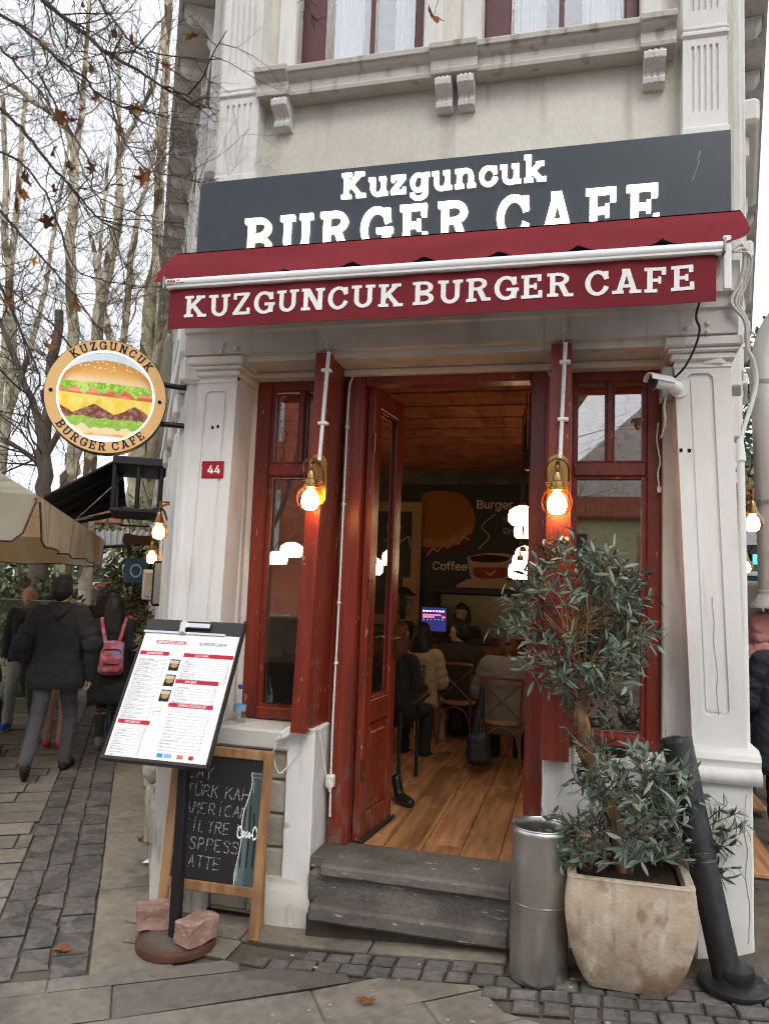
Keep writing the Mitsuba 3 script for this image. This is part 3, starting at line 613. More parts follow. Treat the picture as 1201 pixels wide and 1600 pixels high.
put(tx('ANA', .015, -1.864, 3.0832, 2.953), 'ink', name='print', parent=A); put(bx(-1.864, -1.825, 3.0825, 3.0838, 2.946, 2.949, .0005), 'label_red', name='print', parent=A)
put(tx('ICE', .006, -1.812, 3.0832, 2.960), 'ink', name='lettering', parent=A); put(tx('18 10 BUR', .006, -1.817, 3.0832, 2.948), 'ink', name='lettering', parent=A)
for m in (bx(.54, .56, 3.161, 3.45, 2.95, 3.0, .004), bx(.535, .565, 3.14, 3.16, 2.80, 3.02, .004), bx(-1.84, -1.82, 3.16, 3.45, 2.96, 3.0, .004)): put(m, 'white_metal', name='arm', parent=A)

# ---------------------------------------------------------------- round hanging sign
O = np.array([-2.325, 3.353, 2.492]); ez = np.array([0, 0, 1.0]); ey = LD; ex = -LO
k = thing('round_sign', 'round lit sign with a burger picture and tan rim on a black bracket', 'hanging sign')
def disc(p, o0, o1): return frame_to(pry(p, o0, o1), O, ex, ey, ez)   # local x right, y away, z up
def em(key, c, s): scene[key]['emitter'] = {'type': 'area', 'radiance': rgb([q * s for q in c]), 'sampling_weight': 0.03}
C0 = lambda r: Point(0, 0).buffer(r, 32)
def lay(p, c, y0, y1, name, s=0.16, mat=None):
    mm = mat or ('print_%02x%02x%02x' % tuple(int(q * 255) for q in c))
    if mm not in scene: dif(mm, c)
    kk = put(disc(p, y0, y1), mm, name=name, parent=k); em(kk, c, s); return kk
put(disc(C0(.292), -.02, .055), 'sign_edge', 40, 'case', k)
lay(C0(.288).difference(C0(.228)), (.50, .31, .14), -.024, -.0205, 'rim', .10)
lay(C0(.233).difference(C0(.224)), (.85, .85, .80), -.026, -.0245, 'ring', .25)
inn = C0(.2235)
def burger_fn(p, n, uv):
    u = ((p.x - O[0]) * ex[0] + (p.y - O[1]) * ex[1]) / .2235; w = (p.z - O[2]) / .2235
    g = FB(u * 7, w * 7, 1.0, 4); h1 = FB(u * 5 + 3, 2.0, 0.0, 3); h2 = FB(u * 8 + 9, 5.0, 0.0, 3); f = FB(u * 26, w * 26, 0.0, 3)
    c = MX((.93, .95, .97), (.70, .82, .92), SS(.2, .9, w))
    def over(c, col, m): return MX(c, col, m)
    tri = lambda x: dr.abs(x - dr.floor(x) - .5) * 2
    lb = over(C3(.80, .47, .12), C3(.93, .78, .45), SS(-.86, -.78, w + .1 * g)); c = over(c, lb, SS(-.90, -.885, w + .05 * u * u + .02 * h1) * SS(-.50, -.52, w))
    let2 = MX((.17, .42, .03), (.48, .75, .14), f); c = over(c, let2, SS(-.60 - .10, -.585 - .10, w - .16 * (h2 - .5) + .06 * tri(u * 3.3)) * SS(-.40, -.42, w - .10 * (h1 - .5)))
    v1, v2, r = VOR(u * 13, w * 13); meat = MX((.20, .055, .035), (.46, .20, .14), SS(.25, .75, .5 * r + .5 * f)) * (.55 + .5 * SS(.0, .3, v2 - v1))
    c = over(c, meat, SS(-.52, -.50, w - .10 * (h2 - .5)) * SS(-.06, -.08, w + .12 * u * u))
    drip = -.16 - .22 * (1 - tri(u * 1.15 + .28)) - .05 * h1
    c = over(c, MX((.93, .66, .06), (.98, .83, .20), SS(.3, .7, g)), SS(drip - .015, drip + .005, w) * SS(.09, .07, w + .04 * u))
    c = over(c, MX((.74, .13, .06), (.90, .36, .20), SS(.35, .75, FB(u * 3, w * 14, 3.0, 3))), SS(-.02, .0, w + .03 * u) * SS(.25, .23, w))
    ledge = .13 + .13 * (h1 - .5) - .10 * SS(.35, .9, tri(u * 2.7 + .3)) - .06 * (h2 - .5)
    c = over(c, MX((.20, .48, .02), (.62, .86, .18), SS(.25, .75, f * .6 + .4 * h2)), SS(ledge - .015, ledge + .005, w) * SS(.40, .37, w + .05 * u * u + .06 * (h1 - .5)))
    dome = dr.sqrt(dr.maximum(1.0 - dr.square(u / .98), 0.0)) * .62 + .20
    bun = MX((.93, .70, .40), (.82, .44, .10), SS(.34, .58, w + .05 * g)); bun = MX(bun, (.62, .27, .05), SS(.30, .0, dome - w) * .8 + SS(.7, 1.0, dr.abs(u)) * .3)
    q1, q2, q3 = VOR(u * 9 + 4, w * 11); bun = MX(bun, (.96, .90, .72), SS(.20, .16, q1) * SS(.52, .66, w) * SS(.25, .3, q3))
    c = over(c, bun, SS(.29, .305, w + .03 * u * u) * SS(-.005, .01, dome - w))
    return c
dif('burger_print', P(burger_fn))
kk = put(disc(inn, -.022, -.0205), 'burger_print', name='picture', parent=k); em(kk, (1, .98, .94), .006)
def arc_text(s, r, a0, a1, h, top):
    gs = slab_text(s, h, None, w=.15, t=.115); n = len(gs)
    adv = []; x = 0
    for ch in s:
        g, a = slab_glyph(ch); adv.append((ch, x + a / 2)); x += a + (.08 if ch != ' ' else 0)
    outp = []
    for ch, cx in adv:
        g, a = slab_glyph(ch, w=.15, t=.115)
        if g is None: continue
        g = affinity.scale(affinity.translate(g, -a / 2, 0), h, h, origin=(0, 0)); u = cx / x
        ang = a0 + (a1 - a0) * u
        if top: outp.append(affinity.rotate(affinity.translate(g, 0, r), ang - 90, origin=(0, 0)))
        else: outp.append(affinity.rotate(affinity.translate(g, 0, -r), ang + 90, origin=(0, 0)))
    return outp
dif('navy_ink', (0.012, 0.018, 0.05))
for g in arc_text('KUZGUNCUK', .238, 134, 36, .042, True) + arc_text('BURGER CAFE', .277, 214, 318, .042, False):
    put(disc(g, -.028, -.0262), 'navy_ink', name='letter', parent=k)
for a in (-1, 1): put(disc(affinity.translate(C0(.009), a * .258, -.004 * a - .0), -.03, -.024), 'navy_ink', name='rim_bolt', parent=k)
prn('black_iron', (0.016, 0.016, 0.017), 0.45, 0.3)
for z0, z1 in ((2.592, 2.578), (2.385, 2.383)):
    q = [O + ex * .27 + ey * .02 + [0, 0, z0 - O[2]], np.array([-1.93, 3.60, z1])]
    put([tube(q, .014, 10), sph(q[1], .024, 2)], 'black_iron', 40, 'bracket', k)
put(tube([(-1.935, 3.60, 2.36), (-1.935, 3.60, 2.62)], .012, 8), 'black_iron', 40, 'bracket_plate', k)

# ---------------------------------------------------------------- house number
k = thing('house_number_plate', 'red house number plate 44 on the left pilaster', 'number plate')
prn('plate_red', (0.33, 0.006, 0.018), 0.35)
put(bx(-1.873, -1.752, 3.542, 3.549, 2.108, 2.195, .003), 'plate_red', name='plate', parent=k)
put(tx('44', .042, -1.843, 3.5415, 2.130, .0012), 'print_white', name='digits', parent=k)

# ---------------------------------------------------------------- wall lamps
scene['amber_glass'] = {'type': 'thindielectric', 'int_ior': 1.5, 'specular_transmittance': rgb((0.90, 0.60, 0.28)), 'specular_reflectance': rgb((1, 1, 1))}
dif('bulb_white', (.8, .8, .8))
def globe_prof(r):
    a = np.linspace(math.radians(72), math.radians(-58), 15); return [(r * math.cos(q), r * math.sin(q)) for q in a]
def lamp(label, M, group=None, power=(9, 5.6, 2.6)):
    """local frame: origin = globe centre, +y towards the wall, wall face at y = .10"""
    k = thing('wall_lamp', label, 'wall lamp', group)
    T = lambda m: xf(m, M)
    plate = affinity.translate(sbox(-.045, -.105, .045, .105).buffer(.0), 0, .13)
    plate = sbox(-.045, .02, .045, .18).union(Point(0, .18).buffer(.045)).union(Point(0, .02).buffer(.045))
    put(T(pry(plate, .085, .10)), 'brass', 40, 'backplate', k)
    loop = [(-.045, .05, .075), (-.048, .03, .13), (-.042, .0, .165), (-.02, -.0, .185), (0, 0, .19), (.02, 0, .185), (.042, 0, .165), (.048, .03, .13), (.045, .05, .075)]
    put(T(tube(spline(loop, 5), .0045, 8)), 'old_brass', 40, 'cage', k)
    put(T(join([tube(spline([(0, .09, .17), (0, .05, .185), (0, .0, .16), (0, 0, .12)], 6), .008, 10), tube([(-.05, .02, .085), (.05, .02, .085)], .006, 8)])), 'old_brass', 40, 'arm', k)
    put(T(lathe([(0, .135), (.012, .13), (.018, .115), (.019, .095), (.026, .09), (.027, .07), (.034, .066), (.034, .052), (0, .052)], 20)), 'brass', 40, 'socket', k)
    put(T(lathe(globe_prof(.065), 28)), 'amber_glass', True, 'globe', k)
    b = put(T(lathe([(0, -.055), (.018, -.054), (.036, -.042), (.043, -.016), (.038, .010), (.024, .034), (.014, .048), (0, .053)], 18)), 'bulb_white', True, 'bulb', k)
    scene[b]['emitter'] = {'type': 'area', 'radiance': rgb(power), 'sampling_weight': 0.35}
    return k
def Mat(o, ex, ey):
    M = np.eye(4); M[:3, 0], M[:3, 1], M[:3, 2], M[:3, 3] = ex, ey, [0, 0, 1], o; return M
lamp('brass wall lamp with glowing amber globe on the post left of the door', Mat([-1.218, 3.372, 1.987], [1, 0, 0], [0, 1, 0]))
lamp('brass wall lamp with glowing amber globe on the post right of the door', Mat([-.095, 3.372, 1.98], [1, 0, 0], [0, 1, 0]))
def swing(M, k):
    put(xf(join([tube([(0, 0, .10), (0, 0, .20), (0, .10, .20)], .008, 8), tube([(0, .09, .0), (0, .09, .24)], .01, 8)]), M), 'old_brass', 40, 'swing_arm', k)
for (o, lab, r) in (((-2.754, 4.658, 1.905), 'brass wall lamp nearest the corner on the left side wall', LO), ((-3.498, 5.831, 1.76), 'smaller-looking brass wall lamp farther along the left side wall', LO),
                    ((1.002, 4.979, 2.05), 'brass wall lamp nearest the corner on the right side wall', RO), ((1.473, 7.603, 1.88), 'farther brass wall lamp along the right side wall by the grey meter box', RO)):
    ey_ = -np.array(r); ex_ = np.cross(ey_, [0, 0, 1.0])
    M = Mat(o, ex_, ey_); swing(M, lamp(lab, M))

# conduits feeding the two post lamps, white cable round the door, other cables
for x0, x1, lab in ((-1.197, -1.208, 'straight white cable conduit above the left door lamp'), (-.083, -.086, 'straight white cable conduit above the right door lamp')):
    k = thing('cable_conduit', lab, 'conduit')
    put(tube([(x0 + .012, 3.448, 2.71), (x1, 3.448, 2.18)], .0095, 10), 'white_metal', 40, 'tube', k)
    for z in (2.62, 2.36): put(bx(x1 - .018 + (z - 2.18) * .02, x1 + .03 + (z - 2.18) * .02, 3.435, 3.47, z - .008, z + .008, .003), 'white_metal', name='clip', parent=k)
prn('white_plastic', (0.68, 0.67, 0.64), 0.4)
k = thing('door_cable', 'white cable clipped around the left and top of the door frame', 'cable')
cp = spline([(-1.165, 3.715, .46), (-1.172, 3.72, .9), (-1.166, 3.72, 1.5), (-1.163, 3.72, 2.1), (-1.16, 3.72, 2.55), (-1.145, 3.72, 2.65), (-1.10, 3.72, 2.672), (-.7, 3.72, 2.675), (-.30, 3.72, 2.68), (-.17, 3.72, 2.672), (-.14, 3.74, 2.62)], 10)
put(tube(cp, .0052, 6), 'white_plastic', 40, 'wire', k)
for (x, z) in ((-1.166, 1.5), (-1.163, 2.0), (-1.168, 1.2), (-1.162, 2.4), (-1.0, 2.674), (-.66, 2.676), (-.33, 2.68)): put(bx(x - .009, x + .009, 3.712, 3.735, z - .007, z + .007, .003), 'white_plastic', name='clip', parent=k)
put([bx(-1.19, -1.15, 3.69, 3.735, .60, .66, .006)], 'white_plastic', name='plug', parent=k)
k = thing('extension_socket', 'white extension socket with loose wire lying on the left window sill', 'extension socket')
M = trimesh.transformations.euler_matrix(0, math.radians(-36), math.radians(8)); M[:3, 3] = [-1.315, 3.50, .895]
put(xf(bx(-.045, .045, -.016, .016, -.02, .02, .008), M), 'white_plastic', 30, 'body', k)
put(xf(tube([(-.045, 0, 0), (-.075, 0, 0)], [.014, .009], 10), M), 'white_plastic', 40, 'plug', k)
put(tube(spline([(-1.375, 3.50, .85), (-1.385, 3.49, .78), (-1.36, 3.5, .70), (-1.33, 3.53, .72), (-1.27, 3.53, .80), (-1.25, 3.52, .86)], 8), .0028, 6), 'white_plastic', 40, 'wire', k)
put(tube(spline([(-1.28, 3.50, .92), (-1.22, 3.53, .905), (-1.19, 3.56, .90), (-1.17, 3.6, .75), (-1.15, 3.64, .6), (-1.16, 3.70, .62)], 8), .003, 6), 'white_plastic', 40, 'wire', k)
k = thing('black_cable', 'black cable hanging from the beam to the security camera', 'cable')
put(tube(spline([(.50, 3.42, 2.90), (.475, 3.43, 2.80), (.49, 3.44, 2.74), (.47, 3.44, 2.66), (.43, 3.46, 2.58), (.385, 3.50, 2.54)], 10), .0055, 6), 'black_rubber', 40, parent=k)
prn('dull_white_cable', (0.52, 0.50, 0.46), 0.5)
k = thing('white_cable_bundle', 'bundle of white cables running down the right corner of the building', 'cable')
for j, dx in enumerate((0, .018, .03)):
    put(tube(spline([(.60 + dx, 3.40, 3.06), (.655 + dx * .8, 3.42, 3.10 - .02 * j), (.668 + dx, 3.44, 3.02), (.648 + dx, 3.46, 2.93), (.62 + dx, 3.46, 2.86), (.675 + dx * .4, 3.47, 2.78), (.69 + dx * .3, 3.5, 2.66)], 8), .008 - .002 * j, 7), 'dull_white_cable', 40, 'wire', k)
k = thing('thin_wire', 'thin loose wire hanging from the awning across the beam', 'wire')
put([tube(spline([(.53, 3.40, 2.92), (.46, 3.44, 2.80), (.42, 3.46, 2.66), (.40, 3.48, 2.60)], 6), .0022, 5), tube([(-.083, 3.40, 2.84), (-.08, 3.48, 2.70)], .003, 5), tube([(-1.215, 3.42, 2.82), (-1.19, 3.48, 2.70)], .003, 5)], 'dull_white_cable', 40, parent=k)
k = thing('power_cord', 'thin wire with a small connector hanging beside the right shop window', 'cable')
put(tube(spline([(.352, 3.74, 2.40), (.345, 3.74, 2.32), (.36, 3.74, 2.22), (.350, 3.74, 2.16), (.356, 3.74, 2.10)], 8), .0035, 6), 'white_plastic', 40, 'wire', k)
put(bx(.347, .365, 3.73, 3.75, 2.07, 2.10, .003), 'white_plastic', name='plug', parent=k)
# house pipe, duct
k = thing('downpipe', 'slim white pipe standing along the right corner of the building', 'pipe')
put([tube(spline([(.70, 3.62, 2.72), (.755, 3.70, 2.66), (.77, 3.74, 2.55), (.715, 3.75, 2.34), (.705, 3.75, 2.26)], 8), .010, 10)], 'white_plastic', 40, 'cable_sleeve', k)
put([tube([(.708, 3.75, 2.25), (.738, 3.78, .17)], .0165, 12)], 'white_paint', 40, 'pipe', k)
put([tube([(.706, 3.75, 2.32), (.708, 3.75, 2.22)], [.014, .024], 12)], 'white_plastic', 40, 'collar', k)
prn('duct_metal', (0.50, 0.49, 0.45), 0.42, 0.35)
k = thing('ventilation_duct', 'fat ribbed grey ventilation duct bending away from the right wall', 'duct')
dp = spline([(1.275, 5.70, 1.63), (1.265, 5.7, 2.12), (1.245, 5.7, 2.76), (1.235, 5.7, 3.22), (1.33, 5.7, 3.52), (1.56, 5.68, 3.70), (2.0, 5.66, 3.77)], 22)
rr = .092 + .0036 * (np.arange(len(dp)) % 2)
put(tube(dp, rr, 22), 'duct_metal', 30, 'hose', k)
put(lathe([(.088, .02), (.10, .0), (.10, -.02), (.15, -.10), (.15, -.115), (.08, -.11)], 24, (1.275, 5.70, 1.65)), 'duct_metal', 30, 'funnel', k)
for z in (2.25, 3.08): put(lathe([(.096, -.014), (.102, -.014), (.102, .014), (.096, .014)], 22, (1.26 if z < 2.5 else 1.24, 5.7, z)), 'grey_metal', 30, 'clamp', k)
put([bx(1.04, 1.18, 5.69, 5.71, 2.24, 2.26, .004)], 'grey_metal', name='bracket', parent=k)
k = thing('meter_box', 'pale grey meter box on the right side wall below the farther lamp', 'meter box')
put(to_r(bx(2.4, 2.9, 0.0, .16, 1.15, 1.72, .01)), 'duct_metal', name='case', parent=k); put(to_r(bx(2.392, 2.399, .02, .15, 1.18, 1.69, .002)), 'grey_metal', name='door', parent=k)

# ---------------------------------------------------------------- security camera
k = thing('security_camera', 'white bullet security camera with dark lens face on the right pilaster', 'security camera')
M = trimesh.transformations.euler_matrix(math.radians(0), math.radians(4), math.radians(30)); M[:3, :3] *= .86; M[:3, 3] = [.338, 3.42, 2.505]
cyl = lambda a, b, r, n=24: tube([a, b], r, n)
put(xf(cyl((-.05, 0, 0), (.06, 0, 0), .032), M), 'white_plastic', 40, 'body', k)
put(xf(cyl((-.062, 0, -.003), (-.048, 0, -.003), .034), M), 'black_rubber', 40, 'face', k)
prn('lens_glass', (0.02, 0.02, 0.03), 0.05, spec=0.8)
put(xf(cyl((-.066, 0, 0), (-.061, 0, 0), .013), M), 'lens_glass', 40, 'lens', k)
hood = Point(0, 0).buffer(.040, 16).difference(Point(0, 0).buffer(.036, 16)).intersection(sbox(-.05, .0, .05, .05))
hm = prz(hood, 0, .13); hv = hm.vertices; put(xf(tm(np.stack([hv[:, 2] - .085, hv[:, 0], hv[:, 1]], 1), hm.faces), M), 'white_plastic', 30, 'hood', k)
put([sph((.395, 3.455, 2.49), .03, 3), tube([(.40, 3.46, 2.50), (.42, 3.55, 2.51)], .018, 12), tube([(.42, 3.54, 2.51), (.42, 3.552, 2.51)], .04, 20)], 'white_plastic', 40, 'mount', k)
put([bx(.345, .40, 3.56, 3.66, 2.47, 2.62, .006)], 'grey_metal', name='junction_box', parent=k)
put(tube(spline([(.36, 3.5, 2.46), (.355, 3.52, 2.42), (.362, 3.54, 2.36), (.35, 3.6, 2.3)], 6), .004, 6), 'white_plastic', 40, 'wire', k)

# ---------------------------------------------------------------- things on the sills
scene['clear_plastic'] = {'type': 'thindielectric', 'int_ior': 1.45, 'specular_transmittance': rgb((0.93, 0.95, 0.96))}
prn('bottle_blue', (0.03, 0.10, 0.30), 0.4); dif('label_blue', (0.25, 0.45, 0.65))
k = thing('water_bottle', 'small clear water bottle with blue cap on the left window sill', 'water bottle')
bc = (-1.645, 3.66, .886)
put(lathe([(0, 0), (.028, .001), (.031, .01), (.031, .035), (.028, .04), (.031, .046), (.031, .085), (.029, .10), (.024, .125), (.013, .15), (.0125, .168)], 24, bc), 'clear_plastic', True, 'body', k)
put(lathe([(0, .185), (.0145, .184), (.015, .166), (.0145, .165)], 18, bc), 'bottle_blue', 40, 'cap', k)
put(lathe([(.0316, .055), (.0316, .088)], 24, bc), 'label_blue', True, 'label', k)
prn('water_dark', (0.05, 0.04, 0.03), .3)
put(lathe([(.0, .004), (.029, .005), (.0285, .03), (0, .03)], 20, bc), 'clear_plastic', True, 'water', k)
for x, y, r, lab in ((.095, 3.64, .042, 'brown round ashtray nearer the door on the right window sill'), (.17, 3.61, .044, 'black round ashtray on the right window sill')):
    k = thing('ashtray', lab, 'ashtray')
    put(lathe([(0, .0), (r * .9, 0), (r, .006), (r, .034), (r * .88, .036), (r * .84, .012), (0, .010)], 26, (x, y, .889)), 'black_iron' if 'black' in lab else 'brown_plastic', 40, 'bowl', k)
    put([bx(x - .012 + r * .55 * q, x + .005 + r * .55 * q, y - r - .002, y - r + .010, .914, .928, .002) for q in (-1, 1)], 'black_iron' if 'black' in lab else 'brown_plastic', name='notch', parent=k)
prn('brown_plastic', (0.06, 0.025, 0.015), .35)
k = thing('shot_glass', 'tiny clear glass beside the brown ashtray', 'glass')
put(lathe([(0, 0), (.013, 0), (.017, .05), (.0155, .05), (.012, .006), (0, .006)], 16, (.045, 3.60, .889)), 'clear_plastic', True, parent=k)

# ---------------------------------------------------------------- menu stand
prn('black_tray', (0.018, 0.016, 0.016), .42)
def disk_fn(p, n, uv):
    r = dr.sqrt(dr.square(p.x + 1.683) + dr.square(p.y - 3.205)); g = FB(p.x * 14, p.y * 14, p.z * 14, 4)
    return MX((0.10, 0.085, 0.07), (0.085, 0.036, 0.018), SS(0.10, 0.17, r)) * (0.6 + 0.8 * g)
prn('rusty_disc', P(disk_fn), .55, bump=lambda p, n, uv: FB(p.x * 40, p.y * 40, p.z * 40, 3) * .003)
k = thing('menu_stand', 'black menu stand with slanted tray and round rusty foot', 'menu stand')
put(lathe([(0, 0), (.160, .0), (.170, .004), (.172, .026), (.168, .036), (.14, .040), (.05, .044), (0, .045)], 48, (-1.683, 3.205, 0)), 'rusty_disc', 40, 'foot', k)
put(bx(-1.705, -1.662, 3.165, 3.215, .05, .98, .006), 'black_iron', name='pole', parent=k)
MT = np.eye(4); a0 = np.array([-1.752, 3.05, .825]); eu = np.array([1, 0, 0.0]); evv = np.array([0, .30, .573]); evv /= np.linalg.norm(evv); en = np.cross(eu, evv)
def tray(m): return frame_to(m, a0, eu, evv, en)
put(tray(bx(-.252, .252, -.012, .648, -.028, -.004, .004)), 'black_tray', name='tray', parent=k)
put(tray(bx(-.255, .255, -.03, -.012, -.03, .016, .004)), 'black_tray', name='ledge', parent=k)
put(tray(bx(-.252, -.246, -.012, .53, -.004, .008, .002)), 'black_tray', name='edge', parent=k); put(tray(bx(.246, .252, -.012, .655, -.004, .010, .002)), 'black_tray', name='edge', parent=k)
put([bx(-1.72, -1.65, 3.13, 3.22, .84, .93, .006)], 'black_iron', name='bracket', parent=k)
prn('chrome', (.6, .6, .6), .18, 1.0)
put(tray(join([bx(-.07, .085, .600, .630, .004, .018, .004), bx(-.06, -.03, .572, .632, .010, .026, .003), tube([(-.055, .632, .02), (.09, .632, .02)], .006, 10)])), 'chrome', 30, 'clip', k)
prn('paper', (.80, .80, .80), .25, spec=.4)
k = thing('menu_sheet', 'laminated white menu sheet with red headings lying on the slanted tray', 'menu')
sw, shh = .243, .575
put(tray(bx(-sw, sw, -.010, shh, -.003, .0, .0005)), 'paper', name='paper', parent=k)
put(tray(bx(-.252, .17, shh - .004, shh + .010, .0, .006, .002)), 'chrome', name='holder_bar', parent=k)
dif('menu_red', (.50, .035, .06)); dif('menu_grey', (.10, .10, .11))
def mtx(s, h, x, y, z=.0006, bold=False, w=None):
    m = meshkit.text_mesh(s, h, .0003, bold); v = m.vertices.copy()
    if w: v[:, 0] *= w / max(v[:, 0].max(), 1e-6)
    v[:, 0] += x; v[:, 1] += y; v[:, 2] += z; return tm(v, m.faces)
for s, x0, x1, y in (('BURGERLER', -.235, -.085, .462), ('TATLILAR', -.010, .238, .462), ('KAHVELER', -.232, -.075, .135), ('ICE BAR', -.012, .200, .335), ('SOĞUK İÇECEKLER', -.012, .205, .225)):
    put(tray(bx(x0, x1, y, y + .019, .0, .0006, .0001)), 'menu_red', name='heading_bar', parent=k)
    put(tray(mtx(s, .0105, x0 + (x1 - x0) * .22, y + .0045, .0007, True)), 'paper', name='heading', parent=k)
put(tray(mtx('KUZGUNCUK', .018, -.17, .520, .0006, True)), 'menu_red', name='title', parent=k)
put(tray(mtx('BURGER CAFE', .015, .05, .522, .0006)), 'ink', name='title', parent=k)
lists = [(-.232, -.092, .447, .0085, ['Kuzguncuk Burger', 'Cheeseburger', 'Crispy Burger', 'Izgara Burger', 'Mantar Burger', 'Tavuk Burger', 'Füme Burger', 'Pastırma Burger', 'Lokum Burger', 'Bonfile Burger', 'Patso Burger', 'Sosisli', 'Izgara Köfte', 'Tavuk Şiş', 'Tavuk Salata', 'Sezar Salata'], .0192),
         (.000, .228, .447, .0075, ['Magnolia', 'Cheesecake', 'San Sebastian', 'Tiramisu', 'Profiterol', 'Sıcak Çikolata', 'Çilekli Magnolia', 'Muzlu Rulo', 'Kuzguncuk Tatlısı'], .0118),
         (-.228, -.086, .122, .0078, ['Çay', 'Türk Kahvesi', 'Americano', 'Filtre Kahve', 'Espresso', 'Latte', 'Cappuccino', 'Mocha', 'Chai Tea Latte', 'Sıcak Çikolata', 'Salep'], .0118),
         (.000, .195, .322, .0078, ['Ice Americano', 'Ice Latte', 'Ice Mocha', 'Frozen Çilek', 'Frappe Çikolata', 'Milkshake', 'Meyve Kokteyli'], .0132),
         (.000, .195, .212, .0078, ['Su', 'Soda', 'Ayran', 'Şalgam', 'Kola', 'Soğuk Çay', 'Limonata', 'Gazoz', 'Churchill', 'Taze Portakal Suyu', 'Meyve Suyu', 'Vişne', 'Elma'], .0142)]
txt = []
for x0, x1, y, h, items, dy in lists:
    for i, s in enumerate(items):
        yy = y - .004 - i * dy - h * .7
        w = min(.0052 * len(s) * h / .0085, x1 - x0 - .02)
        txt.append(mtx(s, h * .8, x0, yy, .0004, False, w))
        txt.append(tray(bx(0, 0, 0, 0, 0, 0)) if False else bx(x0 + w + .003, x1 - .012, yy, yy + .0009, .0003, .0006, .0001))
        txt.append(mtx(str(RND.choice([12, 15, 18, 20, 25, 28, 30, 35, 45])), h * .85, x1 - .008, yy, .0004))
        if x0 < -.2 and y > .3: txt.append(bx(x0 + .002, x0 + .105, yy - h * .75, yy - h * .75 + .0016, .0003, .0006, .0001))
put(tray(join(txt)), 'menu_grey', name='print', parent=k)
for j, y in enumerate((.392, .318, .246)):
    kk = put(tray(bx(-.068, -.018, y, y + .055, .0, .0007, .0001)), 'ink', name='picture', parent=k)
    put(tray(prz(affinity.translate(affinity.scale(Point(0, 0).buffer(.018), 1, .7), -.042, y + .026), .0008, .0011)), 'picture_tan', name='picture_burger', parent=kk)
    put(tray(bx(-.066, -.022, y + .034, y + .050, .0008, .0011, .0001)), 'picture_pale', name='picture_bread', parent=kk)
dif('picture_tan', (.45, .27, .10)); dif('picture_pale', (.55, .50, .42)); dif('leaf_green', (.06, .25, .06)); dif('card_blue', (.05, .30, .60)); dif('card_orange', (.6, .2, .12))
put(tray(prz(ring(-.058, .200, .021, .021, .0015, .0015), .0004, .0007)), 'leaf_green', name='stamp', parent=k)
put(tray(join([mtx('vegan', .008, -.072, .197, .0004)])), 'leaf_green', name='stamp_print', parent=k)
for x, c, w in ((.005, 'card_blue', .028), (.04, 'label_blue', .034), (.10, 'card_orange', .028), (.155, 'menu_red', .022)):
    put(tray(bx(x, x + w, .003, .020, .0, .0007, .0001)), c, name='card_mark', parent=k)
# paving bricks on its foot
def brick_fn(p, n, uv):
    g = FB(p.x * 16, p.y * 16, p.z * 16, 4); f = N(p.x * 150, p.y * 150, p.z * 150); d = FB(p.x * 30, p.y * 30, p.z * 30, 3)
    c = MX((0.40, 0.245, 0.205), (0.27, 0.165, 0.14), SS(.3, .7, g)) * (.93 + .14 * f)
    return MX(c, (.45, .36, .31), SS(.6, .72, d) * .6)
difb('pink_brick', P(brick_fn), lambda p, n, uv: FB(p.x * 60, p.y * 60, p.z * 60, 3) * .008)
for (x, y, rz, ln, lab, sd) in ((-1.80, 3.265, 33, .20, 'chipped pink brick left of the pole on the stand foot', 3), (-1.58, 3.19, 68, .17, 'chipped pink brick right of the pole on the stand foot', 5)):
    k = thing('brick', lab, 'brick')
    b = dense(bx(-ln / 2, ln / 2, -.05, .05, -.05, .048, .006), .014)
    put(place(rough(b, .009, 22, sd), (x, y, .042 + .05), rz), 'pink_brick', 30, parent=k)

# ---------------------------------------------------------------- chalk board
def wood_fn(p, n, uv):
    g = FB(p.x * 26, p.y * 26, p.z * 3, 3); k = FB(p.x * 5, p.y * 5, p.z * 5, 3)
    return MX((0.36, 0.20, 0.095), (0.22, 0.105, 0.045), SS(.3, .7, g)) * (.75 + .5 * k)
prn('pine_wood', P(wood_fn), .5)
prn('chalk_black', (0.012, 0.012, 0.013), .6)
k = thing('chalkboard', 'wooden A-frame chalkboard with chalk coffee list and a drawn bottle', 'chalkboard')
b0, up = np.array([-1.60, 3.325, .012]), np.array([.012, .055, .81]); H = np.linalg.norm(up); up /= H; exx = np.array([1, .06, 0.0]); exx -= up * (exx @ up); exx /= np.linalg.norm(exx); eb = np.cross(up, exx)
CB = lambda m: frame_to(m, b0, exx, eb, up)     # local x right, y away from the viewer, z up the board
h = H
put(CB(bx(-.245, -.20, -.012, .012, 0, h, .004)), 'pine_wood', name='leg', parent=k); put(CB(bx(.20, .245, -.012, .012, 0, h, .004)), 'pine_wood', name='leg', parent=k)
put(CB(bx(-.199, .199, -.0115, .0115, h - .045, h - .0005, .004)), 'pine_wood', name='top_rail', parent=k); put(CB(bx(-.225, .225, -.0135, -.002, .175, .22, .004)), 'pine_wood', name='bottom_rail', parent=k)
put(CB(bx(-.2, .2, .002, .008, .19, h - .04, .001)), 'chalk_black', name='board', parent=k)
rear = [CB(bx(s * .222 - .02, s * .222 + .02, -.012, .012, 0, h - .02, .004)) for s in (-1, 1)]
for s in (-1, 1):
    q = tube([b0 + exx * s * .2 + eb * .02 + up * (h - .01), b0 + exx * s * .2 + eb * .16 + [0, 0, -.0]], .016, 4); put(q, 'pine_wood', name='rear_leg', parent=k)
def chalk_fn(p, n, uv):
    d = FB(p.x * 160, p.y * 160, p.z * 160, 3); return MX((.03, .03, .032), (.50, .50, .49), SS(.34, .60, d))
dif('chalk', P(chalk_fn))
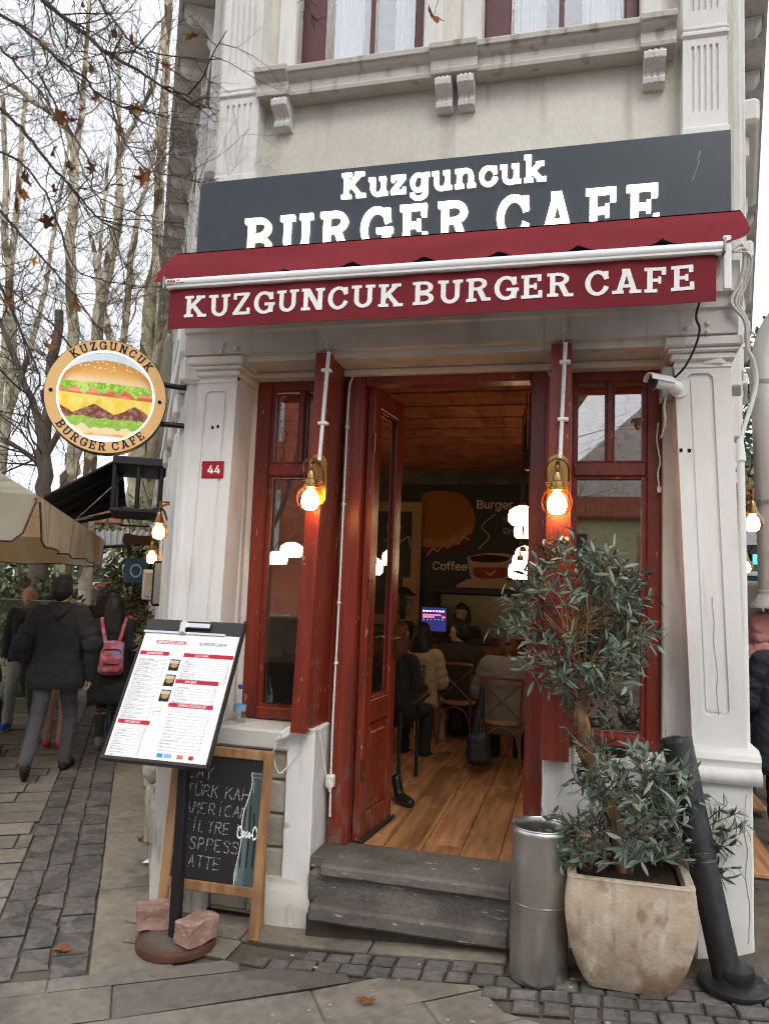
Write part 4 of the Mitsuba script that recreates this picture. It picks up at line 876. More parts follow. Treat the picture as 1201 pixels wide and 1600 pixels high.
def cpy(gs, x, z, sk=0): 
    return [CB(pry(affinity.translate(affinity.skew(g, sk, 0, origin=(0, 0)), x, z), .0005, .0019)) for g in gs]
ztop = h - .150
for s, w_ in (('CAY', .052), ('TÜRK KAH', .050), ('AMERiCAN', .048), ('FiLTRE KA', .048), ('ESPPESSO', .050), ('LATTE', .050)):
    gs, wd = stroke_text(s, w_, .0033)
    put(join(cpy(gs, -.163, ztop, 4)), 'chalk', name='chalk_lettering', parent=k); ztop -= .078
BT = [(.135, .56), (.165, .56), (.168, .53), (.165, .51), (.17, .47), (.185, .42), (.196, .36), (.196, .30), (.188, .25), (.19, .21)]
half = [(a + .018, b) for a, b in [(0.150 - .018, h - .10), (.150 - .020, h - .118), (.150 - .016, h - .126), (.150 - .017, h - .17), (.150 - .028, h - .22), (.150 - .043, h - .27), (.150 - .048, h - .33), (.150 - .043, h - .40), (.150 - .050, h - .47), (.150 - .062, h - .55), (.150 - .058, .20)]]
lft = spline([(a, 0, b) for a, b in half], 5)[:, [0, 2]]
body = Polygon(np.r_[lft, [(.1985, .2)], [(.1985, h - .10)]]).buffer(0)
dif('bottle_grey', (.065, .092, .096)); dif('bottle_pale', (.26, .31, .31)); dif('bottle_dark', (.022, .03, .03))
B_ = put(CB(pry(body, .0004, .0019)), 'bottle_grey', name='drawn_bottle', parent=k)
put(CB(pry(LineString(lft).buffer(.0018).intersection(sbox(-.3, .2, .1985, 1)), -.0004, .0003)), 'print_white', name='outline', parent=B_)
put(CB(pry(Polygon([(.118, .2), (.150, .2), (.152, h - .36), (.146, h - .22), (.140, h - .14), (.134, h - .14), (.128, h - .24), (.112, h - .36), (.106, .34)]).intersection(body), -.0001, .0003)), 'bottle_mid', name='highlight', parent=B_); dif('bottle_mid', (.115, .15, .153))
strokes = [LineString([(.150 + q * .03, h - .24 - abs(q) * .05), (.150 + q * .047, h - .40), (.150 + q * .045, .30)]).buffer(.004) for q in (-.5, .2, .8)]
put(CB(pry(unary_union(strokes).intersection(body), -.0002, .0003)), 'bottle_dark', name='shading', parent=B_)
put(CB(pry(unary_union([LineString([(.150 + q * .03, h - .14), (.150 + q * .033, h - .19)]).buffer(.002) for q in (-.3, .4)] + [LineString([(.115, .24), (.112, .34)]).buffer(.006), LineString([(.133, h - .104), (.195, h - .104)]).buffer(.002), LineString([(.133, h - .122), (.195, h - .122)]).buffer(.0016)]).intersection(body), -.0005, -.0002)), 'bottle_pale', name='highlight', parent=B_)
scr = [[(.0, .3), (-.5, .75), (-.9, .4), (-.8, -.2), (-.3, -.3), (.1, 0)], [(.3, .3), (.1, .1), (.3, -.2), (.5, .1), (.3, .3)], [(.95, .3), (.7, .1), (.8, -.2), (1.0, -.1)], [(1.5, .25), (1.2, .1), (1.35, -.2), (1.55, .2), (1.6, -.2)], [(1.75, 0), (2.0, .05)],
       [(3.0, .35), (2.5, .85), (2.1, .4), (2.3, -.3), (2.8, -.2)], [(3.1, .3), (2.95, 0), (3.15, -.2), (3.35, .1), (3.1, .3)], [(3.5, -.2), (3.8, .8), (3.65, -.1), (3.85, -.2)], [(4.4, .25), (4.1, .1), (4.25, -.2), (4.45, .2), (4.5, -.2)]]
sc_ = unary_union([LineString(spline([(a, b, 0) for a, b in s], 5)[:, :2]).buffer(.095) for s in scr])
put(CB(pry(affinity.translate(affinity.scale(sc_, .024, .046, origin=(0, 0)), .126, h - .375).intersection(sbox(0, 0, .1985, 1)), -.0012, -.0006)), 'print_white', name='script_lettering', parent=B_)

# ---------------------------------------------------------------- bin, planter, black post
def steel_fn(p, n, uv): 
    g = FB(p.x * 3, p.y * 3, p.z * 60, 3); k = FB(p.x * 7, p.y * 7, p.z * 5, 3)
    return MX((.66, .65, .63), (.50, .485, .46), .5 * g + .5 * SS(.3, .7, k))
prn('brushed_steel', P(steel_fn), P(lambda p, n, uv: .24 + .22 * FB(p.x * 8, p.y * 8, p.z * 6, 3)), 1.0)
k = thing('waste_bin', 'tall dented stainless steel waste bin standing by the steps', 'bin')
bc = np.array([-.135, 3.263, float(gz(-.128, 3.2))]); r, hh = .114, .572
prof = [(r - .004, 0.004), (r, .0), (r + .001, .02)] + [(r, z) for z in np.linspace(.03, hh - .03, 14)] + [(r + .004, hh - .02), (r + .004, hh - .006), (r - .001, hh)]
m = lathe(prof, 56, bc); v = m.vertices
ang = np.arctan2(v[:, 1] - bc[1], v[:, 0] - bc[0]); zl = v[:, 2] - bc[2]
dent = .020 * (meshkit.fbm(np.c_[np.cos(ang) * 1.6, np.sin(ang) * 1.6, zl * 5], 3, 4) - .5) * np.clip(zl * 8, 0, 1) * np.clip((hh - zl) * 9, 0, 1)
v[:, 0] += np.cos(ang) * dent; v[:, 1] += np.sin(ang) * dent
put(m, 'brushed_steel', True, 'body', k)
put(lathe([(r - .001, hh), (r + .003, hh + .004), (r - .002, hh + .009), (r - .008, hh + .004), (r - .012, hh - .02), (r - .013, hh - .09)], 56, bc), 'brushed_steel', True, 'rim', k)
put(lathe([(r - .014, hh - .055), (r - .02, hh - .10), (r - .03, hh - .13), (0, hh - .14)], 40, bc), 'black_rubber', True, 'liner', k)
put(lathe([(r + .0012, .285), (r + .003, .29), (r + .0012, .295)], 56, bc), 'brushed_steel', True, 'seam', k)

def pot_fn(p, n, uv):
    g = FB(p.x * 7, p.y * 7, p.z * 4, 4); s = FB(p.x * 30, p.y * 30, p.z * 3, 3); w = FB(p.x * 11 + 3, p.y * 11, p.z * 7, 4); f = N(p.x * 130, p.y * 130, p.z * 130)
    c = MX((0.50, 0.425, 0.335), (0.40, 0.32, 0.235), SS(.3, .7, g))
    c = MX(c, (0.225, 0.135, 0.072), SS(.50, .68, w) * .75)
    c = MX(c, (0.24, 0.19, 0.14), SS(.5, .72, s) * .6)
    c = MX(c, (0.62, 0.58, 0.52), SS(.62, .75, FB(p.x * 16 + 7, p.y * 16, p.z * 5, 3)) * .5)
    return c * (.88 + .24 * f)
difb('old_clay', P(pot_fn), lambda p, n, uv: FB(p.x * 30, p.y * 30, p.z * 18, 4) * .006)
k = thing('planter', 'square tapering beige clay planter with brown weathering', 'planter')
pc = np.array([.20, 3.325]); gzp = float(gz(.22, 3.2))
def sq(hw, r, n=10):
    p = sbox(-hw + r, -hw + r, hw - r, hw - r).buffer(r, quad_segs=n); c = np.array(p.exterior.coords)[:-1]
    return c
def loft(levels):
    V_, n = [], None
    for hw, r, z in levels:
        c = sq(hw, r); n = len(c); V_.append(np.c_[c + pc, np.full(n, z)])
    F_ = []; kk = np.arange(n)
    for i in range(len(V_) - 1):
        A, B2 = i * n + kk, i * n + (kk + 1) % n
        F_ += [np.stack([A, B2, B2 + n], 1), np.stack([A, B2 + n, A + n], 1)]
    v = np.vstack(V_); f = np.vstack(F_)
    o = Polygon(sq(levels[0][0], levels[0][1])).exterior.is_ccw
    return tm(v, f if o else f[:, ::-1])
lv = []
for u in np.linspace(0, 1, 14):
    hw = .145 + .087 * math.sin(min(u * 1.32, 1) * math.pi / 2) ** .8 + (.006 * u) - .010 * max(0, u - .8) / .2
    lv.append((hw, .024, gzp + u * .415))
lv = [(.09, .03, gzp + .001)] + lv + [(lv[-1][0] + .003, .035, gzp + .418), (lv[-1][0] - .006, .03, gzp + .424), (lv[-1][0] - .030, .025, gzp + .422), (lv[-1][0] - .034, .025, gzp + .34)]
put(rough(loft(lv), .003, 9), 'old_clay', 40, 'pot', k)
dif('soil', (0.05, 0.038, 0.028))
put(rough(dense(bx(-.195 + pc[0], .195 + pc[0], -.195 + pc[1], .195 + pc[1], gzp + .30, gzp + .385, .02), .03), .01, 20), 'soil', True, 'soil', k)

prn('black_vinyl', (0.014, 0.014, 0.015), .38, bump=lambda p, n, uv: FB(p.x * 20, p.y * 20, p.z * 8, 3) * .006)
k = thing('black_post', 'black post with round base leaning against the right pilaster', 'post')
g0 = np.array([.585, 3.275, float(gz(.585, 3.27))]); t0 = np.array([.392, 3.41, 1.02]); b1 = np.array([.555, 3.275, .20])
put(lathe([(0, .0), (.125, .0), (.128, .008), (.127, .018), (.11, .022), (.062, .03), (.072, .05), (.066, .075), (0, .08)], 44, g0), 'black_vinyl', 40, 'base', k)
ax = (t0 - b1) / np.linalg.norm(t0 - b1); L_ = np.linalg.norm(t0 - b1)
put(tube([b1 - ax * .06, b1 + ax * .02, b1 + ax * L_ * .46], [.052, .053, .054], 26), 'black_vinyl', 40, 'post', k)
sl = spline([b1 + ax * L_ * .44, b1 + ax * L_ * .6, b1 + ax * L_ * .8, b1 + ax * L_ * .95, b1 + ax * L_ * 1.0], 8)
m = tube(sl, np.interp(np.linspace(0, 1, len(sl)), [0, .05, .5, .85, 1], [.054, .056, .058, .062, .060]), 26, False)
put(rough(m, .006, 9, 3), 'black_vinyl', 40, 'sleeve', k)
put(rough(sph(b1 + ax * L_ * .985 + [-.006, 0, -.004], .061, 3, (1.0, .9, .35)), .005, 18), 'black_vinyl', True, 'folded_top', k)
put(tube(np.array([b1 + ax * L_ * .455 + .0552 * (math.cos(q) * np.cross(ax, [0, 1, 0]) + math.sin(q) * np.cross(ax, np.cross(ax, [0, 1, 0]))) for q in np.linspace(0, 2 * np.pi, 28)]), .0022, 5), 'grey_metal', 40, 'band', k)
# ---------------------------------------------------------------- people
def hullm(pr, seg=14):
    return m3.Manifold.batch_hull([m3.Manifold.sphere(float(r), seg).translate([float(c) for c in p]) for p, r in pr])
def blend(hulls, length=.022, it=10, seed=None, amp=0.0, sc=8):
    M = m3.Manifold.batch_boolean([hullm(h) for h in hulls], m3.OpType.Add)
    m = unman(M.refine_to_length(length)); m.merge_vertices()
    if it: trimesh.smoothing.filter_taubin(m, iterations=it)
    if amp: m = rough(m, amp, sc, seed or 0)
    return m
STAND = dict(pelvis=(0, 0, .95), waist=(0, .0, 1.10), chest=(0, -.005, 1.30), neck=(0, -.01, 1.48), head=(0, .015, 1.625), shL=(-.175, -.01, 1.41), elL=(-.225, -.03, 1.13), wrL=(-.235, .03, .88), shR=(.175, -.01, 1.41), elR=(.225, -.03, 1.13), wrR=(.235, .03, .88),
             hiL=(-.088, 0, .92), knL=(-.098, .02, .50), anL=(-.10, -.02, .085), toL=(-.115, .15, .03), hiR=(.088, 0, .92), knR=(.098, .02, .50), anR=(.10, -.02, .085), toR=(.115, .15, .03), faceyaw=0, nod=0)
SIT = dict(STAND, pelvis=(0, 0, .52), waist=(0, .01, .67), chest=(0, .03, .87), neck=(0, .05, 1.05), head=(0, .08, 1.19), shL=(-.175, .03, .98), elL=(-.22, .08, .72), wrL=(-.15, .30, .72), shR=(.175, .03, .98), elR=(.22, .08, .72), wrR=(.15, .30, .72),
           hiL=(-.09, .02, .50), knL=(-.12, .43, .50), anL=(-.12, .40, .085), toL=(-.12, .56, .03), hiR=(.09, .02, .50), knR=(.12, .43, .50), anR=(.12, .40, .085), toR=(.12, .56, .03))
SKIN = prn('skin_fair', (0.50, 0.29, 0.20), .55); prn('skin_tan', (0.36, 0.19, 0.125), .55)
def cloth(name, c, sheen=.4):
    c = np.array(c, float)
    if name not in scene:
        prn(name, P(lambda p, n, uv: mi.Color3f(*[float(q) for q in c]) * (.75 + .5 * FB(p.x * 26, p.y * 26, p.z * 26, 3))) if name in TEXTURED else c, .85, sheen=sheen)
    return name
TEXTURED = ()
def CLOTH_B(p, n, uv): return FB(p.x * 17 + p.z * 5, p.y * 17 - p.z * 6, p.z * 21, 3) * .022 + N(p.x * 140, p.y * 140, p.z * 140) * .0012
def a_(q): return np.array(q, float)
def limb(a, b, r0, r1): return [(a, r0), (b, r1)]
def hand_hulls(wr, d, up_, side, curl=.5):
    """palm, four unequal fingers and a thumb; d = direction of the hand, up_ = back-of-hand normal, side = thumb side"""
    wr, d, up_, side = map(a_, (wr, d, up_, side)); d /= np.linalg.norm(d)
    out = [[(wr, .024), (wr + d * .03, .023)], [(wr + d * .03 + side * .022, .015), (wr + d * .03 - side * .022, .014), (wr + d * .085 + side * .028, .011), (wr + d * .080 - side * .026, .010)]]
    for i, (o, L) in enumerate(((.027, .068), (.009, .076), (-.009, .071), (-.026, .055))):
        b = wr + d * (.086 - abs(o) * .15) + side * o
        m_ = b + (d * math.cos(curl * .7) - up_ * math.sin(curl * .7)) * L * .5 + side * o * .12
        e = m_ + (d * math.cos(curl * 1.7) - up_ * math.sin(curl * 1.7)) * L * .5
        out += [[(b, .0095), (m_, .0088)], [(m_, .0088), (e, .0075)]]
    tb = wr + d * .032 + side * .026; tm_ = tb + (d * .6 + side * .62 - up_ * .25) * .042; te = tm_ + (d * .85 + side * .18 - up_ * .35) * .034
    out += [[(tb, .013), (tm_, .011)], [(tm_, .011), (te, .009)]]
    return out
def person(label, loc, heading, pose=None, s=.9, coat=None, coat_len=None, trousers='cloth_grey', shoes='shoe_black', hair='hair_black', hair_kind='short', skin='skin_fair', hood=False, cname='coat', group=None, puff=0, width=1.0, legs=True, hands=True, tops=None):
    """heading: degrees, 0 = facing +y, positive = turning left"""
    k = thing('person', label, 'person', group)
    J = {n: (a_(v) if isinstance(v, tuple) else v) for n, v in {**STAND, **(pose or {})}.items()}
    wdt = np.array([width, 1, 1])
    h = J['head']; yaw = math.radians(J['faceyaw']); nod = math.radians(J['nod'])
    Rh = trimesh.transformations.euler_matrix(nod, 0, yaw)[:3, :3]
    hp = lambda x, y, z: h + Rh @ np.array([x, y, z])
    sits = J['knL'][2] > J['hiL'][2] - .2
    T = lambda m: place(m, loc, heading, s=s)
    # the body: one surface with head, neck, trunk, limbs
    B_ = [[(hp(0, -.022, .03), .088), (hp(0, .018, .035), .083), (hp(0, .0, .062), .074)], [(hp(0, .03, -.005), .072), (hp(0, .052, -.075), .042), (hp(0, .0, -.03), .07)], [(hp(-.022, .062, -.05), .035), (hp(.022, .062, -.05), .035), (hp(0, .05, -.09), .03)],
          [(hp(0, .094, -.005), .010), (hp(0, .112, -.032), .013), (hp(0, .085, -.035), .018)], [(hp(-.085, .0, -.012), .014), (hp(-.083, -.004, .012), .016)], [(hp(.085, .0, -.012), .014), (hp(.083, -.004, .012), .016)],
          [(hp(0, -.012, -.06), .055), (J['neck'], .058)], [(J['neck'], .06), (J['chest'] + [0, 0, .08], .08)],
          [(J['chest'] + [-.07, 0, .05], .095), (J['chest'] + [.07, 0, .05], .095), (J['waist'] + [-.06, 0, 0], .085), (J['waist'] + [.06, 0, 0], .085)], [(J['waist'] + [-.06, 0, 0], .085), (J['waist'] + [.06, 0, 0], .085), (J['pelvis'] + [-.075, 0, 0], .09), (J['pelvis'] + [.075, 0, 0], .09)],
          [(J['shL'], .055), (J['shR'], .055), (J['chest'], .09)]]
    for q in 'LR':
        B_ += [limb(J['sh' + q], J['el' + q], .047, .037), limb(J['el' + q], J['wr' + q], .037, .026)]
        if legs: B_ += [limb(J['hi' + q], J['kn' + q], .075, .05), limb(J['kn' + q], J['an' + q], .048, .034), [(J['an' + q], .036), (J['to' + q], .025)]]
    M = blend(B_, .026, 6)
    parts_ = [M]
    if hands:
        for q, sd in (('L', 1), ('R', -1)):
            d = J['wr' + q] - J['el' + q]; d = d / np.linalg.norm(d)
            side = np.array([0, 1.0, 0.15]) if abs(d[2]) > .6 else np.array([sd * 1.0, 0.1, .3]); side = side - d * (side @ d); side /= np.linalg.norm(side)
            upn = np.cross(d, side) * (1 if q == 'R' else -1)
            parts_.append(blend(hand_hulls(J['wr' + q], d, upn, side, J.get('curl', .55)), .007, 3))
    put(T(join(parts_)), skin, True, parent=k, name='body')
    # face
    put(T(join([sph(hp(x, .083, .012), .0115, 2) for x in (-.031, .031)])), 'eye_white', True, 'eyes', k)
    put(T(join([sph(hp(x, .0925, .012), .0055, 1) for x in (-.031, .031)])), 'hair_black', True, 'pupils', k)
    put(T(sph(hp(0, .088, -.072), .02, 2, (1, .35, .3))), 'lip', True, 'mouth', k)
    if hair_kind != 'bald':
        put(T(join([sph(hp(x, .089, .032), .015, 1, (1, .4, .25)) for x in (-.031, .031)])), hair, True, 'eyebrows', k)
        Hh = [[(hp(0, -.03, .045), .093), (hp(0, .016, .075), .078), (hp(0, -.05, -.01), .078)], [(hp(-.06, -.02, .0), .042), (hp(.06, -.02, .0), .042), (hp(0, -.05, -.05), .055)]]
        if hair_kind == 'long': Hh += [[(hp(0, -.06, .0), .085), (hp(-.05, -.075, -.12), .065), (hp(.05, -.075, -.12), .065)], [(hp(-.05, -.075, -.12), .066), (hp(.05, -.075, -.12), .066), (hp(-.05, -.095, -.29), .05), (hp(.05, -.095, -.29), .05), (hp(0, -.09, -.36), .035)], [(hp(-.075, .0, .0), .035), (hp(-.085, -.01, -.16), .028)], [(hp(.075, .0, .0), .035), (hp(.085, -.01, -.16), .028)]]
        if hair_kind == 'bun': Hh += [[(hp(0, -.10, .06), .045), (hp(0, -.12, .05), .04)]]
        if hair_kind == 'bob': Hh += [[(hp(-.08, -.01, .0), .035), (hp(-.085, -.01, -.09), .03), (hp(0, -.08, -.09), .05)], [(hp(.08, -.01, .0), .035), (hp(.085, -.01, -.09), .03), (hp(0, -.08, -.09), .05)]]
        put(T(blend(Hh, .014, 5, 5, .004, 30)), hair, True, 'hair', k)
    p = .018 + puff
    # coat or top
    if coat:
        Ct = [[(J['chest'] + [-.075 * width, 0, .06], .10 + p), (J['chest'] + [.075 * width, 0, .06], .10 + p), (J['waist'] + [-.075 * width, 0, 0], .09 + p), (J['waist'] + [.075 * width, 0, 0], .09 + p)],
              [(J['shL'], .055 + p), (J['shR'], .055 + p), (J['chest'], .10 + p)], [(J['neck'] + [0, -.0, -.035], .066 + p), (J['chest'] + [0, 0, .06], .10 + p)],
              [(J['waist'] + [-.075 * width, 0, 0], .09 + p), (J['waist'] + [.075 * width, 0, 0], .09 + p), (J['pelvis'] + [-.085 * width, 0, -.02], .095 + p), (J['pelvis'] + [.085 * width, 0, -.02], .095 + p)]]
        if coat_len is not None and not sits:
            zb = coat_len
            Ct.append([(J['pelvis'] + [-.085 * width, 0, 0], .10 + p), (J['pelvis'] + [.085 * width, 0, 0], .10 + p), (np.array([-.105 * width, -.03, zb + .06]), .085 + p), (np.array([.105 * width, -.03, zb + .06]), .085 + p), (np.array([-.1 * width, .04, zb + .06]), .085 + p), (np.array([.1 * width, .04, zb + .06]), .085 + p)])
        for q in 'LR': Ct += [limb(J['sh' + q], J['el' + q], .058 + p, .050 + p * .8), limb(J['el' + q], J['wr' + q], .050 + p * .8, .036 + p * .6)]
        if puff:
            for q in 'LR':
                for u in (.25, .6, .95): c_ = J['sh' + q] * (1 - u) + J['el' + q] * u; Ct.append([(c_, .062 + p)])
        cm = blend(Ct, .018, 8, 3, .014, 9)
        if coat_len is not None and not sits:
            cm = trimesh.intersections.slice_mesh_plane(cm, [0, 0, 1], [0, 0, coat_len], cap=False)
        put(T(cm), coat, True, cname, k)
        if hood: put(T(blend([[(J['neck'] + [-.07, -.055, -.01], .048), (J['neck'] + [.07, -.055, -.01], .048), (J['neck'] + [0, -.10, -.075], .055)], [(J['neck'] + [-.095, -.0, .0], .03), (J['neck'] + [-.06, -.06, .01], .042)], [(J['neck'] + [.095, -.0, .0], .03), (J['neck'] + [.06, -.06, .01], .042)]], .014, 5, 4, .008, 16)), coat, True, 'hood', k)
    if trousers and legs:
        Tr = [[(J['pelvis'] + [-.07, 0, -.0], .10), (J['pelvis'] + [.07, 0, 0], .10), (J['hiL'], .088), (J['hiR'], .088)]]
        for q in 'LR': Tr += [limb(J['hi' + q], J['kn' + q], .088, .066), limb(J['kn' + q], J['an' + q] + [0, 0, .01], .066, .056)]
        put(T(blend(Tr, .018, 7, 8, .012, 12)), trousers, True, 'trousers', k)
    if legs:
        for q in 'LR':
            a, t = J['an' + q], J['to' + q]; d = (t - a); d = d / np.linalg.norm(d)
            sh_ = put(T(blend([[(a + [0, 0, .01], .046), (a - d * [.035, .035, 0] + [0, 0, -.04], .038)], [(a + [0, 0, -.025], .045), (t + [0, 0, .012], .038), (t * .6 + a * .4 + [0, 0, .0], .042), (t + d * .03, .028)]], .013, 3)), shoes, True, 'shoe', k)
            put(T(blend([[(a - d * [.03, .03, 0] + [0, 0, -.062], .022), (t * .5 + a * .5 + [0, 0, -.045], .024), (t + d * .035 + [0, 0, -.012], .021)]], .012, 2)), 'sole_white' if shoes != 'shoe_black' else 'black_rubber', True, 'sole', sh_)
    return k, J, T
dif('eye_white', (.6, .58, .55)); prn('lip', (.30, .10, .08), .5)
for n_, c in (('hair_black', (.014, .011, .010)), ('hair_brown', (.030, .016, .011)), ('hair_auburn', (.10, .030, .012))): prn(n_, c, .62)
for n_, c in (('cloth_black', (.020, .020, .022)), ('cloth_grey', (.075, .077, .082)), ('cloth_light_grey', (.22, .23, .23)), ('cloth_navy', (.016, .019, .028)), ('cloth_cream', (.42, .33, .21)), ('cloth_puffer', (.21, .19, .16)), ('cloth_brown', (.035, .025, .019)),
              ('cloth_pink', (.42, .24, .21)), ('cloth_olive', (.16, .155, .09)), ('cloth_blue', (.11, .14, .24)), ('cloth_rose', (.36, .16, .15)), ('shoe_black', (.014, .013, .013)), ('shoe_blue', (.02, .10, .38)), ('shoe_red', (.42, .03, .05)), ('shoe_grey', (.16, .15, .13)), ('sole_white', (.55, .53, .50))):
    prn(n_, c, .85, bump=CLOTH_B) if n_.startswith('cloth') else prn(n_, c, .8)
# walking man in the black hooded coat
HD = 26
person('person seen from behind in black hooded coat and grey jeans walking up the street', (-4.06, 5.46, 0), HD, dict(anR=(.09, .16, .085), toR=(.12, .33, .03), knR=(.11, .18, .49), anL=(-.13, -.34, .17), toL=(-.15, -.25, .05), knL=(-.12, -.06, .48), elL=(-.29, -.06, 1.15), wrL=(-.25, .10, .93), elR=(.30, -.07, 1.14), wrR=(.29, -.02, .87), faceyaw=-12),
       s=.895, coat='cloth_black', coat_len=.76, trousers='cloth_grey', hair='hair_black', hood=True, width=1.22, puff=.016)
# woman with the pink backpack
k, J, T = person('person with long dark hair, black knee-length coat and pink backpack walking away', (-4.25, 6.50, 0), 32, dict(anR=(.075, .10, .085), toR=(.08, .25, .03), knR=(.08, .10, .49), anL=(-.08, -.20, .12), toL=(-.09, -.07, .03), knL=(-.08, .0, .48), wrR=(.22, .10, .90), wrL=(-.2, .12, .92)),
       s=.80, coat='cloth_black', coat_len=.50, trousers=None, hair='hair_black', hair_kind='long', shoes='shoe_grey', width=1.05)
for q in 'LR':
    put(T(blend([limb(J['kn' + q], J['an' + q], .062, .046)], .02, 2)), 'cloth_black', True, 'sock', k)
    for zz in (.40, .44): 
        u = (.49 - zz) / .40; c_ = J['kn' + q] * (1 - u) + J['an' + q] * u
        put(T(tube([c_ - [0, 0, .007], c_ + [0, 0, .007]], .0625, 16)), 'card_orange' if zz < .42 else 'picture_tan', True, 'sock_stripe', k)
k2 = thing('backpack', 'pink and violet tie-dye backpack worn on the back of the black coat', 'backpack')
def bag_fn(p, n, uv):
    g = FB(p.x * 9, p.y * 9, p.z * 9, 3); h_ = FB(p.x * 14 + 5, p.y * 14, p.z * 14, 3)
    c = MX((.52, .10, .13), (.36, .28, .50), SS(.42, .58, g)); return MX(c, (.62, .26, .30), SS(.5, .62, h_))
prn('tie_dye', P(bag_fn), .8)
put(T(blend([[(np.array([x, y, z]), r) for x in (-.085, .085) for (y, z, r) in ((-.16, .90, .055), (-.16, 1.19, .05), (-.20, .93, .05), (-.18, 1.17, .045))], ], .02, 4, 2, .006, 14)), 'tie_dye', True, 'pack', k2)
put(T(blend([[(np.array([x, -.225, z]), .035) for x in (-.075, .075) for z in (.91, 1.03)]], .02, 3)), 'tie_dye', True, 'front_pocket', k2)
for s_ in (-1, 1): put(T(tube(spline([(s_ * .07, -.17, 1.20), (s_ * .10, -.14, 1.32), (s_ * .13, -.06, 1.47), (s_ * .13, .06, 1.47)], 6), .022, 8)), 'tie_dye', True, 'strap', k2)
put(T(tube(spline([(-.10, -.225, 1.10), (-.07, -.235, 1.14), (.07, -.235, 1.14), (.10, -.225, 1.10)], 6), .006, 6)), 'cloth_black', True, 'zip', k2)
put(T(tube(spline([(-.08, -.268, .985), (0, -.275, .98), (.08, -.268, .985)], 6), .007, 6)), 'cloth_black', True, 'pocket_zip', k2)
put(T(tube(spline([(-.035, -.17, 1.24), (0, -.17, 1.28), (.035, -.17, 1.24)], 6), .009, 6)), 'cloth_black', True, 'loop', k2)
# bald man, person in pink, others up the street
person('bald person in light grey trousers and blue trainers walking towards the viewer', (-5.60, 7.0, 0), 208, dict(anR=(.09, .26, .085), toR=(.11, .42, .05), knR=(.10, .20, .49), anL=(-.10, -.16, .10), toL=(-.11, -.02, .03), wrL=(-.16, .30, 1.1), elL=(-.24, .02, 1.13)), s=.82, coat='cloth_navy', coat_len=.80, trousers='cloth_light_grey', shoes='shoe_blue', hair_kind='bald', cname='jacket')
person('person in pale pink trousers and red shoes half hidden behind the black coat', (-4.62, 6.25, 0), 30, dict(anR=(.08, -.06, .085), toR=(.08, .09, .03), anL=(-.10, .10, .085), toL=(-.1, .25, .03), knR=(.085, .02, .5)), s=.74, coat='cloth_rose', coat_len=.85, trousers='cloth_pink', shoes='shoe_red', hair='hair_brown', cname='jacket')
person('person with long brown hair in dark brown jacket ahead of the backpack wearer', (-5.72, 8.5, 0), 30, {}, s=.82, coat='cloth_brown', coat_len=.75, trousers='cloth_black', hair='hair_brown', hair_kind='long')
person('person with short dark hair far up the street beside the grey-coated one', (-7.22, 11.1, 0), 30, dict(anL=(-.1, -.2, .1)), s=.82, coat='cloth_black', coat_len=.78, trousers='cloth_grey')
person('person in grey hooded jacket far up the street nearest the wall', (-6.75, 10.9, 0), 30, {}, s=.80, coat='cloth_grey', coat_len=.75, trousers='cloth_black', hood=True, width=1.15)
person('person facing down the street far beyond the brown-haired one', (-7.75, 11.9, 0), 200, {}, s=.82, coat='cloth_brown', coat_len=.75, trousers='cloth_grey', hair='hair_brown')
person('standing person in olive jacket and cap at the far left under the umbrella', (-7.15, 7.35, 0), 250, {}, s=.86, coat='cloth_olive', coat_len=.80, trousers='cloth_black', hair='hair_black')
person('seated person in dark padded jacket at the left edge holding out a hand', (-4.95, 5.3, 0), 262, dict(SIT, elR=(.20, .16, .82), wrR=(.13, .38, .97), elL=(-.2, .12, .76), wrL=(-.12, .32, .80)), s=.85, coat='cloth_navy', trousers='cloth_black', hair='hair_brown', hair_kind='bob', puff=.015, cname='jacket')
person('seated person in black with dark curly hair behind the padded jacket at the left', (-5.35, 6.0, 0), 240, SIT, s=.85, coat='cloth_black', trousers='cloth_black', hair='hair_black', hair_kind='bob', cname='jacket')
# right edge
person('person in thick dark navy hooded puffer coat standing at the right edge', (1.13, 4.72, .2), 10, dict(elL=(-.28, .05, 1.14), wrL=(-.18, .20, 1.0)), s=.74, coat='cloth_navy', coat_len=.62, trousers='cloth_navy', hood=True, puff=.035, width=1.4)
person('person in rose knitted cap and fleece just behind the navy puffer coat', (1.20, 5.75, .2), -20, {}, s=.74, coat='cloth_rose', coat_len=.8, trousers='cloth_black', hair='cloth_rose', hair_kind='bob', cname='fleece')
person('seated person with dark hair reaching out beyond the right wall', (2.35, 9.2, .2), 70, dict(SIT, wrL=(-.1, .45, .85), elL=(-.2, .2, .8)), s=.9, coat='cloth_black', trousers='cloth_black', hair='hair_black', cname='jacket', skin='skin_tan')
# ---------------------------------------------------------------- inside the cafe
FZ, CZ, BY = 0.318, 2.80, 7.75
def iw(y): return (-1.70 - (y - 3.7) * .60, .62 + (y - 3.7) * .17)
k = 'cafe_floor'
def floor_fn(p, n, uv):
    b = CR(dr.floor(p.x * 5.35 + 50), dr.floor((p.y + CR(dr.floor(p.x * 5.35 + 50)) * 1.1) / 1.05)); g = FB(p.x * 46, p.y * 3.2, b * 9, 4); kn = FB(p.x * 9, p.y * 2.2, b * 5, 3)
    c = MX((0.46, 0.235, 0.105), (0.29, 0.135, 0.06), SS(.25, .75, g))
    return MX(c, (.14, .062, .03), SS(.52, .72, kn) * .6) * (.72 + .5 * b)
prn('floor_wood', P(floor_fn), .34, bump=lambda p, n, uv: FB(p.x * 50, p.y * 4, 0.0, 3) * .001)
dif('joint_dark', (.02, .012, .008))
x0, x1 = iw(BY)
